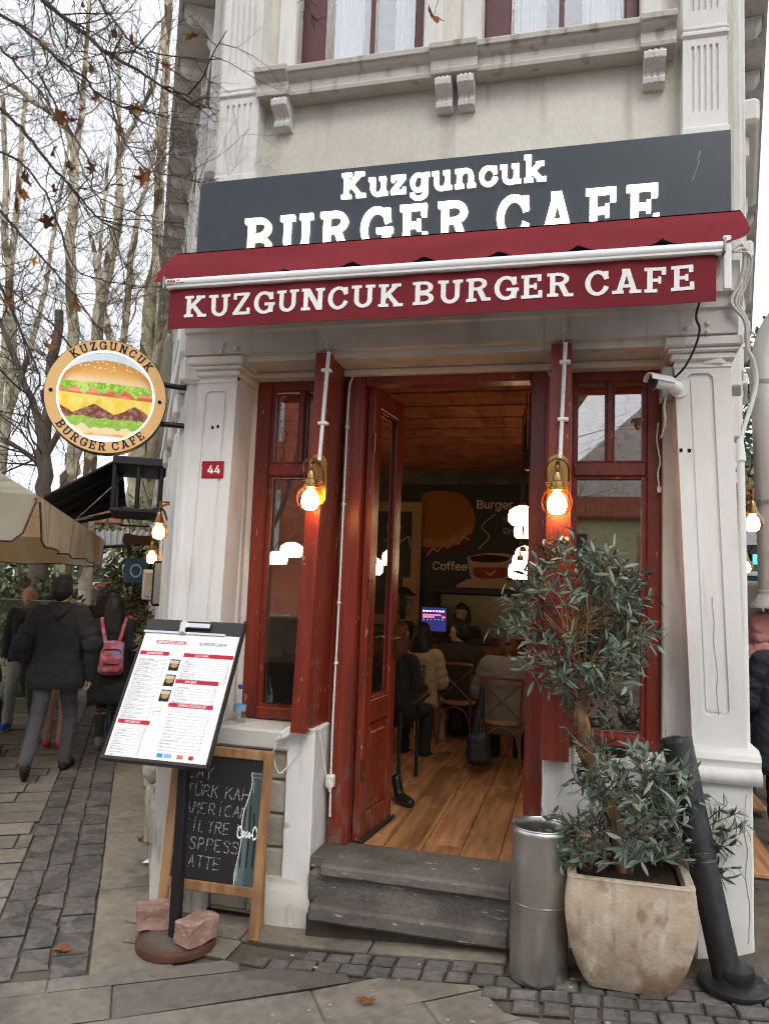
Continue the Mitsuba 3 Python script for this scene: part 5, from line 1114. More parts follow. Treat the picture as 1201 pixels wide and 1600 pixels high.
scene['cafe_floor'] = mikit.ply(prz([(-1.19, 3.72), (-.15, 3.72), (iw(3.8)[1], 3.86), (x1, BY), (x0, BY), (iw(3.8)[0], 3.86)], .20, FZ - .004), 'joint_dark'); labels['cafe_floor'] = {'label': 'wood plank floor inside the cafe', 'kind': 'structure'}
pw = .187
xs_ = np.arange(math.floor(x0 / pw) * pw + .02, x1, pw)
for i, xx in enumerate(xs_):
    yy = 3.72 - RND.random() * .9
    while yy < BY:
        y2 = yy + 1.05
        a, b = max(yy + .002, 3.735 if -1.2 < xx < 0 else 3.9), min(y2, BY)
        if b - a > .05 and iw((a + b) / 2)[0] - .2 < xx < iw((a + b) / 2)[1]: put(bx(xx + .0015, xx + pw - .0015, a, b, FZ - .02, FZ + RND.uniform(-.0006, .0006), .003), 'floor_wood', name='plank', parent='cafe_floor')
        yy = y2
# ceiling of brick strips
def cbrick_fn(p, n, uv):
    b = CR(dr.floor(p.x * 5.8 + 40), dr.floor(p.y * 2.85)); g = FB(p.x * 14, p.y * 14, p.z, 4); f = N(p.x * 70, p.y * 70, 1.0)
    return MX((.30, .105, .058), (.20, .068, .04), b) * (.55 + .9 * g) * (.85 + .3 * f)
difb('ceiling_brick', P(cbrick_fn), lambda p, n, uv: FB(p.x * 30, p.y * 30, 0.0, 3) * .006)
scene['cafe_ceiling'] = mikit.ply(prz([(iw(3.86)[0], 3.86), (iw(3.86)[1], 3.86), (x1, BY), (x0, BY)], CZ + .02, CZ + .1), 'joint_dark'); labels['cafe_ceiling'] = {'label': 'ceiling of brick courses inside the cafe', 'kind': 'structure'}
stp = .36
rest = []
for j in range(int((BY - 3.86) / stp) + 1):
    y0_ = 3.87 + j * stp
    xx = iw(y0_)[0] + .02 + RND.uniform(0, .08)
    while xx < iw(y0_)[1] - .17:
        m = bx(xx, xx + .1705, y0_, min(y0_ + stp - .042, BY), CZ - .012 + RND.uniform(-.0015, .0015), CZ + .03, .004)
        if -1.9 < xx < .3 and y0_ < 7.6: put(m, 'ceiling_brick', name='brick', parent='cafe_ceiling')
        else: rest.append(m)
        xx += .172
put(rest, 'ceiling_brick', name='outer_brick', parent='cafe_ceiling', kind='stuff')
def inner_fn(p, n, uv):
    g = FB(p.x * 4, p.y * 4, p.z * 5, 4); v1, v2, r = VOR((p.x + p.y * .6) * 4.6, p.z * 8.0)
    return MX((.15, .135, .115), (.09, .08, .068), SS(.3, .7, g)) * (.8 + .35 * r) * (.72 + .28 * SS(.02, .10, v2 - v1))
difb('inner_stone', P(inner_fn), lambda p, n, uv: FB(p.x * 12, p.y * 12, p.z * 12, 4) * .012)
prn('inner_dark', (.02, .017, .016), .6)
scene['cafe_wall'] = mikit.ply(join([bx(x0, x1, BY, BY + .1, .2, CZ + .1, .002), tm([[iw(3.8)[0], 3.8, .2], [iw(BY)[0], BY, .2], [iw(BY)[0], BY, CZ + .1], [iw(3.8)[0], 3.8, CZ + .1]], [[0, 2, 1], [0, 3, 2]]), tm([[iw(3.87)[1], 3.87, .2], [iw(BY)[1], BY, .2], [iw(BY)[1], BY, CZ + .1], [iw(3.87)[1], 3.87, CZ + .1]], [[0, 1, 2], [0, 2, 3]])]), 'inner_stone'); labels['cafe_wall'] = {'label': 'grey stone walls inside the cafe', 'kind': 'structure'}
# mural on the back wall: burger, cup, words
k = thing('wall_mural', 'black wall mural with painted burger, coffee cup and the words Burger and Coffee', 'mural')
my = BY - .012
put(bx(-1.86, -.1, my, my + .01, 1.35, 2.64, .002), 'inner_dark', name='panel', parent=k)
mf = lambda p, d: pry(p, my - .0015 - d, my - .0005 - d)
WP = lambda pts: Polygon(spline([(a, b, 0) for a, b in pts] + [(pts[0][0], pts[0][1], 0)], 7)[:, :2]).buffer(0)
dif('mural_bun', (.30, .105, .035)); dif('mural_bun_light', (.36, .16, .065)); dif('mural_meat', (.12, .035, .018)); dif('mural_pale', (.34, .27, .20)); dif('mural_cup', (.40, .30, .21)); dif('mural_red', (.28, .05, .03)); dif('mural_coffee', (.05, .022, .012)); dif('mural_word', (.55, .45, .32))
sx_ = 7.75 / 7.5
mp = lambda x, z: (x * sx_, 1.6 + (z - 1.6) * sx_)
put(mf(WP([mp(-1.50, 2.02), mp(-1.53, 2.25), mp(-1.50, 2.52), mp(-1.15, 2.52), mp(-1.0, 2.33), mp(-1.02, 2.12), mp(-1.2, 2.02)]), 0), 'mural_bun', name='painted_bun', parent=k)
put(mf(WP([mp(-1.50, 2.08), mp(-1.3, 2.06), mp(-1.05, 2.20), mp(-1.03, 2.12), mp(-1.2, 1.99), mp(-1.4, 1.97), mp(-1.51, 2.0)]), .002), 'mural_bun_light', name='painted_bun', parent=k)
put(mf(WP([mp(-1.48, 1.98), mp(-1.2, 2.0), mp(-1.04, 2.12), mp(-1.03, 2.04), mp(-1.2, 1.93), mp(-1.48, 1.93)]), .004), 'mural_meat', name='painted_meat', parent=k)
put(mf(LineString(spline([(*mp(-1.45 + .05 * i, 1.93 + .02 * i + (.025 if i % 2 else -.025)), 0) for i in range(9)], 5)[:, :2]).buffer(.008), .006), 'mural_pale', name='painted_lettuce', parent=k)
put(mf(WP([mp(-1.06, 1.90), mp(-.85, 1.94), mp(-.62, 1.92), mp(-.64, 1.76), mp(-.72, 1.66), mp(-.96, 1.65), mp(-1.03, 1.74)]), 0), 'mural_cup', name='painted_cup', parent=k)
put(mf(WP([mp(-1.03, 1.90), mp(-.85, 1.925), mp(-.66, 1.905), mp(-.70, 1.865), mp(-.85, 1.85), mp(-1.0, 1.86)]), .002), 'mural_coffee', name='painted_coffee', parent=k)
put(mf(WP([mp(-1.0, 1.80), mp(-.66, 1.80), mp(-.70, 1.71), mp(-.96, 1.70)]), .002), 'mural_red', name='painted_band', parent=k)
put(mf(WP([mp(-.90, 1.78), mp(-.83, 1.72), mp(-.76, 1.79), mp(-.83, 1.75)]), .004), 'mural_cup', name='painted_leaf', parent=k)
put(mf(WP([mp(-1.16, 1.62), mp(-1.0, 1.69), mp(-.62, 1.68), mp(-.45, 1.63), mp(-.6, 1.575), mp(-1.1, 1.57)]), -.0004), 'mural_cup', name='painted_saucer', parent=k)
def wtx(s, hh, x, z, mat, nm): put(pry_text(s, hh, x, my - .002, z), mat, name=nm, parent=k)
def pry_text(s, hh, x, y, z): return tx(s, hh, x, y, z, .0012, True)
wtx('Burger', .085, mp(-.985, 0)[0], mp(0, 2.375)[1], 'mural_word', 'word'); wtx('Coffee', .082, mp(-1.405, 0)[0], mp(0, 1.765)[1], 'mural_word', 'word'); wtx('Grill', .06, mp(-.72, 0)[0], mp(0, 2.13)[1], 'mural_pale', 'word'); wtx('Ekmek', .045, mp(-.72, 0)[0], mp(0, 2.25)[1], 'mural_pale', 'word')
put(mf(LineString(spline([(*mp(-.95, 1.98), 0), (*mp(-.85, 2.1), 0), (*mp(-.92, 2.2), 0), (*mp(-.8, 2.32), 0)], 6)[:, :2]).buffer(.006), 0), 'mural_pale', name='painted_steam', parent=k)
# black menu board in a wooden frame left of the mural
prn('shelf_wood', (.30, .17, .085), .5)
k = thing('framed_board', 'tall blackboard in pale wooden frame on the back wall left of the mural', 'board')
fr = sbox(-2.35, 1.20, -1.565, 2.46).difference(sbox(-2.25, 1.30, -1.665, 2.36))
put(pry(fr, BY - .05, BY - .02), 'shelf_wood', name='frame', parent=k); put(bx(-2.255, -1.66, BY - .035, BY - .025, 1.295, 2.365, .001), 'inner_dark', name='board', parent=k)
put(pry(ring(-1.86, 2.2, .075, .09, .012, .012), BY - .037, BY - .0355), 'mural_pale', name='chalk_drawing', parent=k); put(pry(LineString(spline([(-1.9, 2.12, 0), (-1.86, 2.28, 0), (-1.83, 2.13, 0)], 5)[:, :2]).buffer(.006), BY - .037, BY - .0355), 'mural_pale', name='chalk_drawing', parent=k)
put(pry(LineString(spline([(-1.95, 2.05, 0), (-1.85, 2.09, 0), (-1.78, 2.05, 0), (-1.70, 2.10, 0), (-1.68, 2.0, 0)], 5)[:, :2]).buffer(.007), BY - .037, BY - .0355), 'mural_pale', name='chalk_drawing', parent=k)
# counter, kitchen
k = thing('counter', 'reddish timber plank counter with dark top at the back of the cafe', 'counter')
prn('counter_wood', (.20, .055, .028), .45)
for i in range(15): put(bx(-1.98 + i * .125, -1.98 + i * .125 + .121, 6.98, 7.0, FZ, 1.10, .003), 'counter_wood', name='plank', parent=k)
put(bx(-2.0, -.1, 6.95, 7.35, 1.10, 1.135, .004), 'inner_dark', name='top', parent=k); put(bx(-1.98, -.12, 7.0, 7.33, FZ, 1.10, .004), 'inner_dark', name='carcass', parent=k)
k = thing('cooker_hood', 'steel cooker hood panel under the mural', 'cooker hood')
prn('hood_steel', (.22, .16, .09), .38, .9)
put(bx(-1.30, -.35, 7.45, BY - .03, 1.12, 1.535, .006), 'hood_steel', name='panel', parent=k); put(bx(-1.42, -.2, 7.40, BY - .02, 1.536, 1.60, .008), 'inner_dark', name='edge', parent=k)
k = thing('order_screen', 'small lit order screen standing on the counter', 'screen')
put(bx(-1.42, -1.16, 7.06, 7.085, 1.17, 1.42, .008), 'inner_dark', name='case', parent=k); put(tube([(-1.29, 7.09, 1.13), (-1.29, 7.085, 1.2)], .02, 10), 'inner_dark', 40, 'foot', k)
def glow(m, name, c, r, parent, sw=.03):
    mm = 'glow_' + name
    if mm not in scene: dif(mm, c)
    kk = put(m, mm, name=name, parent=parent); scene[kk]['emitter'] = {'type': 'area', 'radiance': rgb(r), 'sampling_weight': sw}; return kk
glow(bx(-1.405, -1.175, 7.056, 7.059, 1.19, 1.405, .0005), 'display', (.02, .02, .05), (.006, .006, .03), k)
for i in range(7):
    glow(bx(-1.395 + i * .03, -1.375 + i * .03, 7.053, 7.0555, 1.365, 1.38, .0003), 'white_key', (.3, .3, .4), (.25, .22, .3), k); 
for i, (w, z) in enumerate(((.17, 1.33), (.11, 1.312), (.03, 1.312))): glow(bx(-1.395 + (.18 if i == 2 else 0), -1.395 + w + (.18 if i == 2 else 0), 7.053, 7.0555, z, z + .014, .0003), 'red_key', (.4, .05, .08), (.32, .05, .08), k)
for i in range(6): glow(bx(-1.39 + i * .035, -1.382 + i * .035, 7.053, 7.0555, 1.293, 1.298, .0003), 'white_key', (.3, .3, .4), (.2, .2, .28), k)
k = thing('blender_jug', 'kitchen blender with clear jug and black lid on the counter', 'blender')
scene['jug_glass'] = {'type': 'thindielectric', 'int_ior': 1.5, 'specular_transmittance': rgb((.8, .8, .8))}
bl = (-1.60, 7.1, 1.136)
put(place(bx(-.09, .09, -.08, .08, 0, .13, .012), bl), 'inner_dark', name='base', parent=k); put(place(lathe([(.065, .14), (.082, .16), (.095, .36)], 20), bl), 'jug_glass', True, 'jug', k)
put(place(lathe([(0, .45), (.03, .448), (.06, .43), (.09, .40), (.12, .385), (.125, .37), (0, .36)][::-1], 20), bl), 'inner_dark', 40, 'lid', k); put(place(lathe([(0, .02), (.03, .02), (.03, .2), (0, .24)], 10), (bl[0], bl[1], bl[2] + .13)), 'inner_dark', 40, 'blade_post', k)
k = thing('paper_note', 'tan paper note pinned on the back wall above the blender', 'note'); put(bx(-1.74, -1.59, BY - .06, BY - .055, 1.48, 1.68, .001), 'shelf_wood', parent=k)
# pendant lamps
prn('pendant_white', (.75, .72, .66), .5)
def pendant(x, y, z, lab, r=.105, grp=None):
    k = thing('pendant_lamp', lab, 'pendant lamp', grp)
    prof = [(0, -.05), (r * .7, -.05), (r * .93, -.03), (r, .005), (r * .9, .045), (r * .5, .07), (.02, .078), (0, .079)]
    g_ = put(lathe(prof, 26, (x, y, z)), 'pendant_white', True, 'shade', k); scene[g_]['emitter'] = {'type': 'area', 'radiance': rgb((1.5, 1.06, .57)), 'sampling_weight': .5}
    put(lathe([(.021, .079), (.021, .10), (.008, .115), (0, .115)], 12, (x, y, z)), 'old_brass', 40, 'cap', k)
    put(tube([(x, y, z + .11), (x, y, CZ - .02)], .004, 6), 'black_rubber', 40, 'cord', k)
for i, (x, y, z) in enumerate(((-.355, 5.0, 2.062), (-.40, 5.9, 2.035), (-.44, 6.5, 1.885), (-.385, 5.5, 1.79), (-.38, 5.2, 1.715))):
    pendant(x, y, z, ('topmost glowing white pendant lamp in the doorway', 'second glowing pendant lamp from the top in the doorway', 'third glowing pendant lamp from the top in the doorway', 'fourth glowing pendant lamp from the top in the doorway', 'lowest glowing pendant lamp in the doorway')[i], (.095, .085, .08, .075, .08)[i])
for i, (x, y, z) in enumerate(((-2.31, 6.0, 1.845), (-2.62, 6.45, 1.785), (-2.86, 6.8, 1.73))):
    pendant(x, y, z, ('right-hand glowing pendant lamp seen through the left window', 'middle glowing pendant lamp seen through the left window', 'glowing pendant lamp at the left edge of the left window')[i], .10)
k = thing('ceiling_speaker', 'dark loudspeaker hanging on cords under the brick ceiling by the door', 'loudspeaker')
put([bx(-.33, -.25, 4.62, 4.72, 2.32, 2.44, .01)], 'inner_dark', name='case', parent=k); put([tube([(x, 4.66, 2.43), (x, 4.66, CZ)], .004, 5) for x in (-.32, -.30, -.27, -.255)], 'black_rubber', 40, 'cords', k, kind='stuff')
# wall frames, bench with cushion, shelf at the back left (seen through the left window)
for i, (x, z, w, h_, lab) in enumerate(((-3.35, 1.62, .34, .24, 'brown framed picture on the stone wall seen through the left window'), (-2.80, 1.66, .20, .22, 'small pale picture on the stone wall right of the brown one'))):
    k = thing('picture_frame', lab, 'picture'); put(pry(sbox(x, z, x + w, z + h_).difference(sbox(x + .02, z + .02, x + w - .02, z + h_ - .02)), BY - .04, BY - .01), 'shelf_wood', name='frame', parent=k); put(bx(x + .018, x + w - .018, BY - .025, BY - .015, z + .018, z + h_ - .018, .001), 'picture_tan' if i == 0 else 'mural_pale', name='print', parent=k)
k = thing('bench', 'pale wooden wall bench at the back left of the cafe', 'bench'); put(bx(-4.1, -2.4, 7.2, 7.7, .62, .70, .01), 'shelf_wood', name='seat', parent=k); put(bx(-4.1, -2.4, 7.62, 7.7, .70, 1.26, .01), 'shelf_wood', name='backrest', parent=k); put(bx(-4.05, -2.45, 7.25, 7.65, FZ, .62, .01), 'inner_dark', name='base', parent=k)
prn('cushion_cloth', (.34, .30, .25), .9)
for i, x in enumerate((-3.3, -2.85)):
    k = thing('cushion', ('crumpled beige cushion on the left of the wall bench', 'crumpled beige cushion on the right of the wall bench')[i], 'cushion'); put(rough(sph((x, 7.42, 1.31), .22, 4, (1.0, .45, .42)), .035, 7, i), 'cushion_cloth', True, parent=k)
# chairs
prn('bent_wood', (.17, .068, .032), .42); prn('cane', (.30, .17, .08), .6)
def chair(label, loc, rz, s=.78):
    k = thing('bistro_chair', label, 'chair', None)
    T = lambda m: place(m, loc, rz, s=s)
    q = lambda m, n: put(T(m), 'bent_wood', 40, n, k)
    a = np.linspace(0, 2 * np.pi, 28)
    put(T(lathe([(0, 0), (.19, 0), (.205, .012), (.205, .03), (.185, .036), (.0, .03)], 28, (0, 0, .44))), 'cane', 40, 'seat', k)
    for sx in (-1, 1):
        q(tube(spline([(sx * .19, -.20, 0), (sx * .175, -.185, .25), (sx * .18, -.18, .47), (sx * .19, -.22, .70), (sx * .205, -.25, .90)], 6), .0135, 8), 'rear_leg')
        q(tube(spline([(sx * .18, .19, 0), (sx * .165, .165, .25), (sx * .155, .15, .45)], 5), [.010] * 5 + [.0125] * 6, 8), 'front_leg')
        q(tube(spline([(sx * .195, -.225, .50), (sx * .06, -.232, .63), (-sx * .06, -.242, .74), (-sx * .20, -.25, .87)], 6), .0095, 8), 'cross_bar')
    q(tube(spline([(-.215, -.235, .905), (-.12, -.262, .915), (0, -.272, .918), (.12, -.262, .915), (.215, -.235, .905)], 6), .021, 10), 'top_rail')
    q(tube(spline([(-.175, -.185, .20), (-.13, -.19, .36), (0, -.19, .43), (.13, -.19, .36), (.175, -.185, .20)], 6), .009, 8), 'back_hoop')
    q(tube(spline([(-.165, .165, .20), (-.12, .17, .36), (0, .17, .42), (.12, .17, .36), (.165, .165, .20)], 6), .009, 8), 'front_hoop')
    return k
chair('cross-back bentwood chair in front of the grey puffer jacket', (-.52, 5.72, FZ), 2, .72)
chair('cross-back bentwood chair standing empty-backed in the middle of the doorway', (-.96, 6.5, FZ), -4, .72)
chair('cross-back bentwood chair behind the cream jacket', (-1.26, 6.2, FZ), -14, .72)
k = thing('cafe_table', 'black square cafe table left inside the door', 'table')
put(bx(-1.75, -.98, 4.75, 5.32, .845, .875, .006), 'black_gloss', name='tabletop', parent=k); prn('black_gloss', (.014, .013, .012), .2)
for x, y in ((-1.05, 5.24), (-1.68, 5.24), (-1.68, 4.82), (-1.08, 4.84)): put(tube(spline([(x, y, FZ), (x, y, .5), (x, y, .845)], 3), .012, 8), 'black_iron', 40, 'leg', k)
k = thing('cafe_table', 'black cafe table with pedestal foot beyond the chairs', 'table')
put(bx(-1.25, -.65, 6.75, 6.94, .82, .85, .006), 'black_gloss', name='tabletop', parent=k); put([tube([(-.95, 6.84, FZ), (-.95, 6.84, .82)], .03, 10)], 'black_iron', 40, 'column', k); put(lathe([(.18, 0), (.17, .02), (.03, .04)], 20, (-.95, 6.84, FZ)), 'black_iron', 40, 'foot', k)
k = thing('display_case', 'glass display fridge with lit yellow top seen through the open door leaf', 'display case')
put(bx(-1.95, -1.55, 4.5, 5.3, FZ, 1.1, .01), 'inner_dark', name='base', parent=k); put(sheet(-1.95, -1.55, 4.49, 1.1, 1.65), 'clear_glass', False, 'pane', k); put(bx(-1.95, -1.55, 4.5, 5.3, 1.65, 1.70, .006), 'grey_metal', name='top', parent=k); put(bx(-1.95, -1.55, 4.55, 5.28, 1.36, 1.375, .002), 'jug_glass', name='shelf', parent=k); put(bx(-1.93, -1.93 + .01, 4.5, 5.3, 1.1, 1.65, .002), 'grey_metal', name='post', parent=k)
k = thing('black_shoe', 'black door stop boot standing inside the open door', 'shoe'); put(blend([[((-1.0, 4.55, FZ + .04), .035), ((-.93, 4.50, FZ + .03), .028)], [((-1.01, 4.56, FZ + .05), .032), ((-1.03, 4.57, FZ + .14), .03)]], .012, 3), 'black_gloss', True, parent=k)
k = thing('hanging_bag', 'long black bag hanging from the back of the right chair', 'bag'); prn('bag_black', (.018, .018, .02), .5)
put(rough(unman(m3.Manifold.batch_boolean([hullm([((-.70, 5.50, .42), .05), ((-.62, 5.50, .42), .05), ((-.70, 5.50, .56), .045), ((-.63, 5.5, .56), .045)]), hullm([((-.685, 5.5, .55), .045), ((-.65, 5.5, .78), .022), ((-.645, 5.5, .90), .014)])], m3.OpType.Add).refine_to_length(.02)), .008, 16), 'bag_black', 40, 'body', k)
put(tube(spline([(-.655, 5.445, .55), (-.65, 5.44, .60), (-.645, 5.445, .66), (-.64, 5.45, .70)], 5), .006, 6), 'chrome', 40, 'zip', k)
# guests
person('seated person in grey-beige puffer jacket with auburn bun, back to the door', (-.50, 5.80, FZ - .06), 4, dict(SIT, head=(0, .14, 1.12), neck=(0, .08, 1.03), nod=-28, elL=(-.25, .10, .74), elR=(.25, .10, .74)), s=.78, coat='cloth_puffer', trousers='cloth_black', hair='hair_auburn', hair_kind='bun', puff=.03, cname='jacket', width=1.1)
person('seated person in cream jacket with dark hair at the middle table', (-1.26, 6.28, FZ - .06), -8, dict(SIT), s=.78, coat='cloth_cream', trousers='cloth_cream', hair='hair_black', hair_kind='long', puff=.012, cname='jacket')
person('seated person in dark jacket and stubble turned sideways beside the cream jacket', (-.98, 6.62, FZ - .06), 10, dict(SIT, faceyaw=60), s=.80, coat='cloth_brown', trousers='cloth_black', hair='hair_black', puff=.02, width=1.2, cname='jacket')
person('seated person in black with very long auburn hair behind the door leaf', (-1.32, 5.62, FZ - .06), -20, dict(SIT), s=.80, coat='cloth_black', trousers='cloth_black', hair='hair_auburn', hair_kind='long', cname='jacket')
person('cafe worker with dark hair standing behind the counter', (-1.08, 7.42, FZ - .18), 165, {}, s=.74, coat='cloth_black', coat_len=.7, trousers='cloth_black', hair='hair_black', hair_kind='bob', cname='shirt', skin='skin_tan')
person('seated person in dark blue top with black hair behind the left window', (-2.06, 5.05, FZ - .02), -60, dict(SIT, nod=-20), s=.82, coat='cloth_navy', trousers='cloth_black', hair='hair_black', hair_kind='bob', cname='jacket')
# ---------------------------------------------------------------- olive tree in the planter
def leaf_mesh(p, d, up_, L, W, bend=.25):
    """one lance-shaped leaf, folded along its rib and bent along its length"""
    d = d / np.linalg.norm(d); s = crs(d, up_); s /= np.linalg.norm(s) + 1e-9; u = crs(s, d)
    t = np.array([0, .22, .5, .78, 1.0]); w = np.array([.12, .8, 1.0, .7, .0]) * W / 2
    c = p + np.outer(t * L, d) - np.outer(bend * L * t ** 2, u)
    v = np.vstack([c, c + np.outer(w, s) + np.outer(w * .35, u), c - np.outer(w, s) + np.outer(w * .35, u)])
    f = []
    for i in range(4): f += [[i, i + 1, 6 + i], [i, 6 + i, 5 + i], [i, 10 + i, 11 + i], [i, 11 + i, i + 1]]
    return tm(v, f)
scene['olive_leaf'] = {'type': 'twosided', 'b': {'type': 'principled', 'base_color': rgb((.080, .122, .082)), 'roughness': .42, 'specular': .6}}
scene['olive_leaf_pale'] = {'type': 'twosided', 'b': {'type': 'principled', 'base_color': rgb((.14, .182, .145)), 'roughness': .45, 'specular': .6}}
scene['olive_leaf_dark'] = {'type': 'twosided', 'b': {'type': 'principled', 'base_color': rgb((.042, .060, .045)), 'roughness': .42, 'specular': .6}}
def bark_fn(p, n, uv):
    g = FB(p.x * 22, p.y * 22, p.z * 6, 4); return MX((.30, .185, .095), (.11, .062, .034), SS(.3, .7, g))
difb('olive_bark', P(bark_fn), lambda p, n, uv: FB(p.x * 60, p.y * 60, p.z * 14, 3) * .01)
k = thing('olive_tree', 'small olive tree with silvery green leaves growing in the clay planter', 'olive tree')
tr = spline([(.19, 3.33, .47), (.165, 3.31, .62), (.15, 3.31, .70), (.10, 3.30, .80), (.055, 3.30, .90), (.035, 3.30, 1.02), (.015, 3.31, 1.14), (.02, 3.32, 1.30), (0, 3.32, 1.45)], 6)
m = tube(tr, np.interp(np.linspace(0, 1, len(tr)), [0, .3, .7, 1], [.036, .030, .024, .012]), 14)
put(rough(m, .006, 26), 'olive_bark', 40, 'trunk', k)
put(tube(spline([(.06, 3.30, .90), (.03, 3.27, .93), (.0, 3.26, .98)], 4), [.014, .013, .013, .012, .012, .011, .010, .010, .009], 8), 'olive_bark', 40, 'limb', k); put(tube(spline([(.15, 3.31, .66), (.20, 3.29, .72), (.25, 3.28, .80)], 4), .011, 8), 'olive_bark', 40, 'limb', k)
R2 = np.random.default_rng(21)
twigs, leaves = [], []
def sprig(p, d, L, nl, lift=.15, ls=1.0):
    d = d / np.linalg.norm(d); q = [p]; dd = d.copy()
    for i in range(5):
        dd = dd + R2.normal(0, .16, 3) + [0, 0, lift * .3]; dd /= np.linalg.norm(dd); q.append(q[-1] + dd * L / 5)
    q = np.array(q); twigs.append(tube(q, np.linspace(.0028, .0011, len(q)), 4, False))
    for i in range(nl):
        u = .15 + .85 * i / nl; j = min(int(u * 5), 4); b = q[j] * (1 - (u * 5 - j)) + q[j + 1] * (u * 5 - j); t = q[j + 1] - q[j]; t /= np.linalg.norm(t)
        a = R2.uniform(0, 2 * np.pi); n1 = np.cross(t, [0.1, .2, 1]); n1 /= np.linalg.norm(n1); n2 = np.cross(t, n1)
        o = n1 * math.cos(a) + n2 * math.sin(a); ld = t * R2.uniform(.35, .9) + o * .8
        leaves.append((b, leaf_mesh(b, ld, t + R2.normal(0, .35, 3), R2.uniform(.034, .074) * ls, R2.uniform(.009, .017) * ls, R2.uniform(-.15, .45))))
def inside(rx, ry, rz):
    while True:
        x = R2.uniform(-1, 1, 3)
        if x @ x < 1: return x * [rx, ry, rz]
cc = np.array([.0, 3.30, 1.455])
base = [tr[-1], tr[-6], tr[-12], tr[-16]]
for i in range(30):                                     # limbs of the crown
    e = cc + inside(.25, .23, .25) ; b = base[i % 4]
    mid_ = (b + e) / 2 + R2.normal(0, .03, 3)
    pl = spline([b, mid_, e], 4); twigs.append(tube(pl, np.linspace(.0065, .0025, len(pl)), 5, False))
for i in range(225):
    x = inside(1, 1, 1); x = x / np.linalg.norm(x) * np.linalg.norm(x) ** .45
    if meshkit.noise(x * 2.1 + 5, 4) < .30: continue
    p = cc + x * [.245, .225, .285] * (1.0 if x[2] > -.3 else .85)
    sprig(p, x + R2.normal(0, .45, 3) + [0, 0, .1], R2.uniform(.08, .15), R2.integers(7, 11))
pb = np.array([.20, 3.30, .53])
for i in range(120):                                     # low shoots
    a = R2.uniform(0, 2 * np.pi); rr_ = R2.uniform(.02, .17); z = R2.uniform(.0, .30) if R2.random() < .7 else R2.uniform(.25, .48)
    out_ = np.array([math.cos(a), math.sin(a), 0])
    p = pb + out_ * [rr_ * 1.15, rr_ * .9, 0] + [0.03, 0, z]
    if p[1] > 3.5 or (p[0] > .37 and p[1] < 3.36): continue
    sprig(p, out_ * R2.uniform(.5, 1.1) + [0, 0, R2.uniform(-.25, .9)], R2.uniform(.09, .19), R2.integers(7, 12), ls=1.1)
for q, d in (((.02, 3.2, .60), (-1, -.2, .1)), ((.0, 3.25, .52), (-1, -.1, -.15)), ((.06, 3.15, .56), (-.8, -.5, .0)), ((.02, 3.22, .68), (-1, 0, .35)), ((.48, 3.40, .62), (1, 0, .15)), ((.50, 3.40, .56), (1, .1, -.1)), ((.48, 3.41, .68), (1, .0, .35)), ((.29, 3.2, .82), (.1, -.1, 1)), ((.25, 3.2, .86), (.0, -.1, 1)), ((.30, 3.25, .74), (.3, 0, .9))):
    for _ in range(3): sprig(np.array(q) + R2.normal(0, .02, 3), np.array(d, float) + R2.normal(0, .2, 3), R2.uniform(.10, .18), 10, ls=1.15)
put(twigs, 'olive_bark', True, 'twig', k, kind='stuff')
leaves.sort(key=lambda t: np.linalg.norm(t[0] - EYE))
mats3 = ('olive_leaf', 'olive_leaf', 'olive_leaf_pale', 'olive_leaf_dark')
for i, (b, m) in enumerate(leaves[:300]): put(m, mats3[i % 4], True, 'leaf', k)
for j, mm in enumerate(('olive_leaf', 'olive_leaf_pale', 'olive_leaf_dark')):
    put([m for i, (b, m) in enumerate(leaves[300:]) if i % 3 == j], mm, True, 'foliage', k, kind='stuff')
dif('olive_fruit', (.30, .20, .08))
put([sph(leaves[i][0] + [0, -.01, 0], .006, 1) for i in range(5, 200, 17)], 'olive_fruit', True, 'fruit', k, kind='stuff')

# ---------------------------------------------------------------- bare trees
def plane_fn(p, n, uv):
    v1, v2, r = VOR(p.x * 6 + p.y * 6, p.z * 3.4); g = FB(p.x * 9, p.y * 9, p.z * 5, 3)
    c = MX((.62, .56, .43), (.38, .32, .23), SS(.35, .65, g)); c = MX(c, (.48, .44, .32), SS(.5, .55, r)); return MX(c, (.17, .13, .09), SS(.82, .86, r))
difb('plane_bark', P(plane_fn), lambda p, n, uv: FB(p.x * 14, p.y * 14, p.z * 9, 3) * .01)
prn('grey_bark', P(lambda p, n, uv: MX((.14, .115, .09), (.07, .056, .045), FB(p.x * 18, p.y * 18, p.z * 5, 4))), .85)
prn('dark_twig', (.052, .037, .030), .8); prn('pale_twig', (.26, .205, .145), .8)
R3 = np.random.default_rng(5)
def grow(out, p, d, L, r, depth, n=5, up_=.12, kink=.16):
    d = d / np.linalg.norm(d); q = [np.array(p, float)]; dd = d.copy()
    for i in range(n):
        dd = dd + R3.normal(0, kink, 3) + [0, 0, up_ * .4]; dd /= np.linalg.norm(dd); q.append(q[-1] + dd * L / n)
    q = np.array(q); out.append(tube(q, np.linspace(r, r * .45, n + 1), 5 if r > .012 else 3, False))
    if depth:
        for i in range(R3.integers(3, 6)):
            u = R3.uniform(.25, 1); j = min(int(u * n), n - 1); b = q[j] * (1 - (u * n - j)) + q[j + 1] * (u * n - j)
            t = q[j + 1] - q[j]; t /= np.linalg.norm(t); o = crs(t, R3.normal(0, 1, 3)); o /= np.linalg.norm(o)
            grow(out, b, t * .75 + o * R3.uniform(.5, 1.0), L * R3.uniform(.45, .72), r * .5, depth - 1, n, up_, kink)
    return q
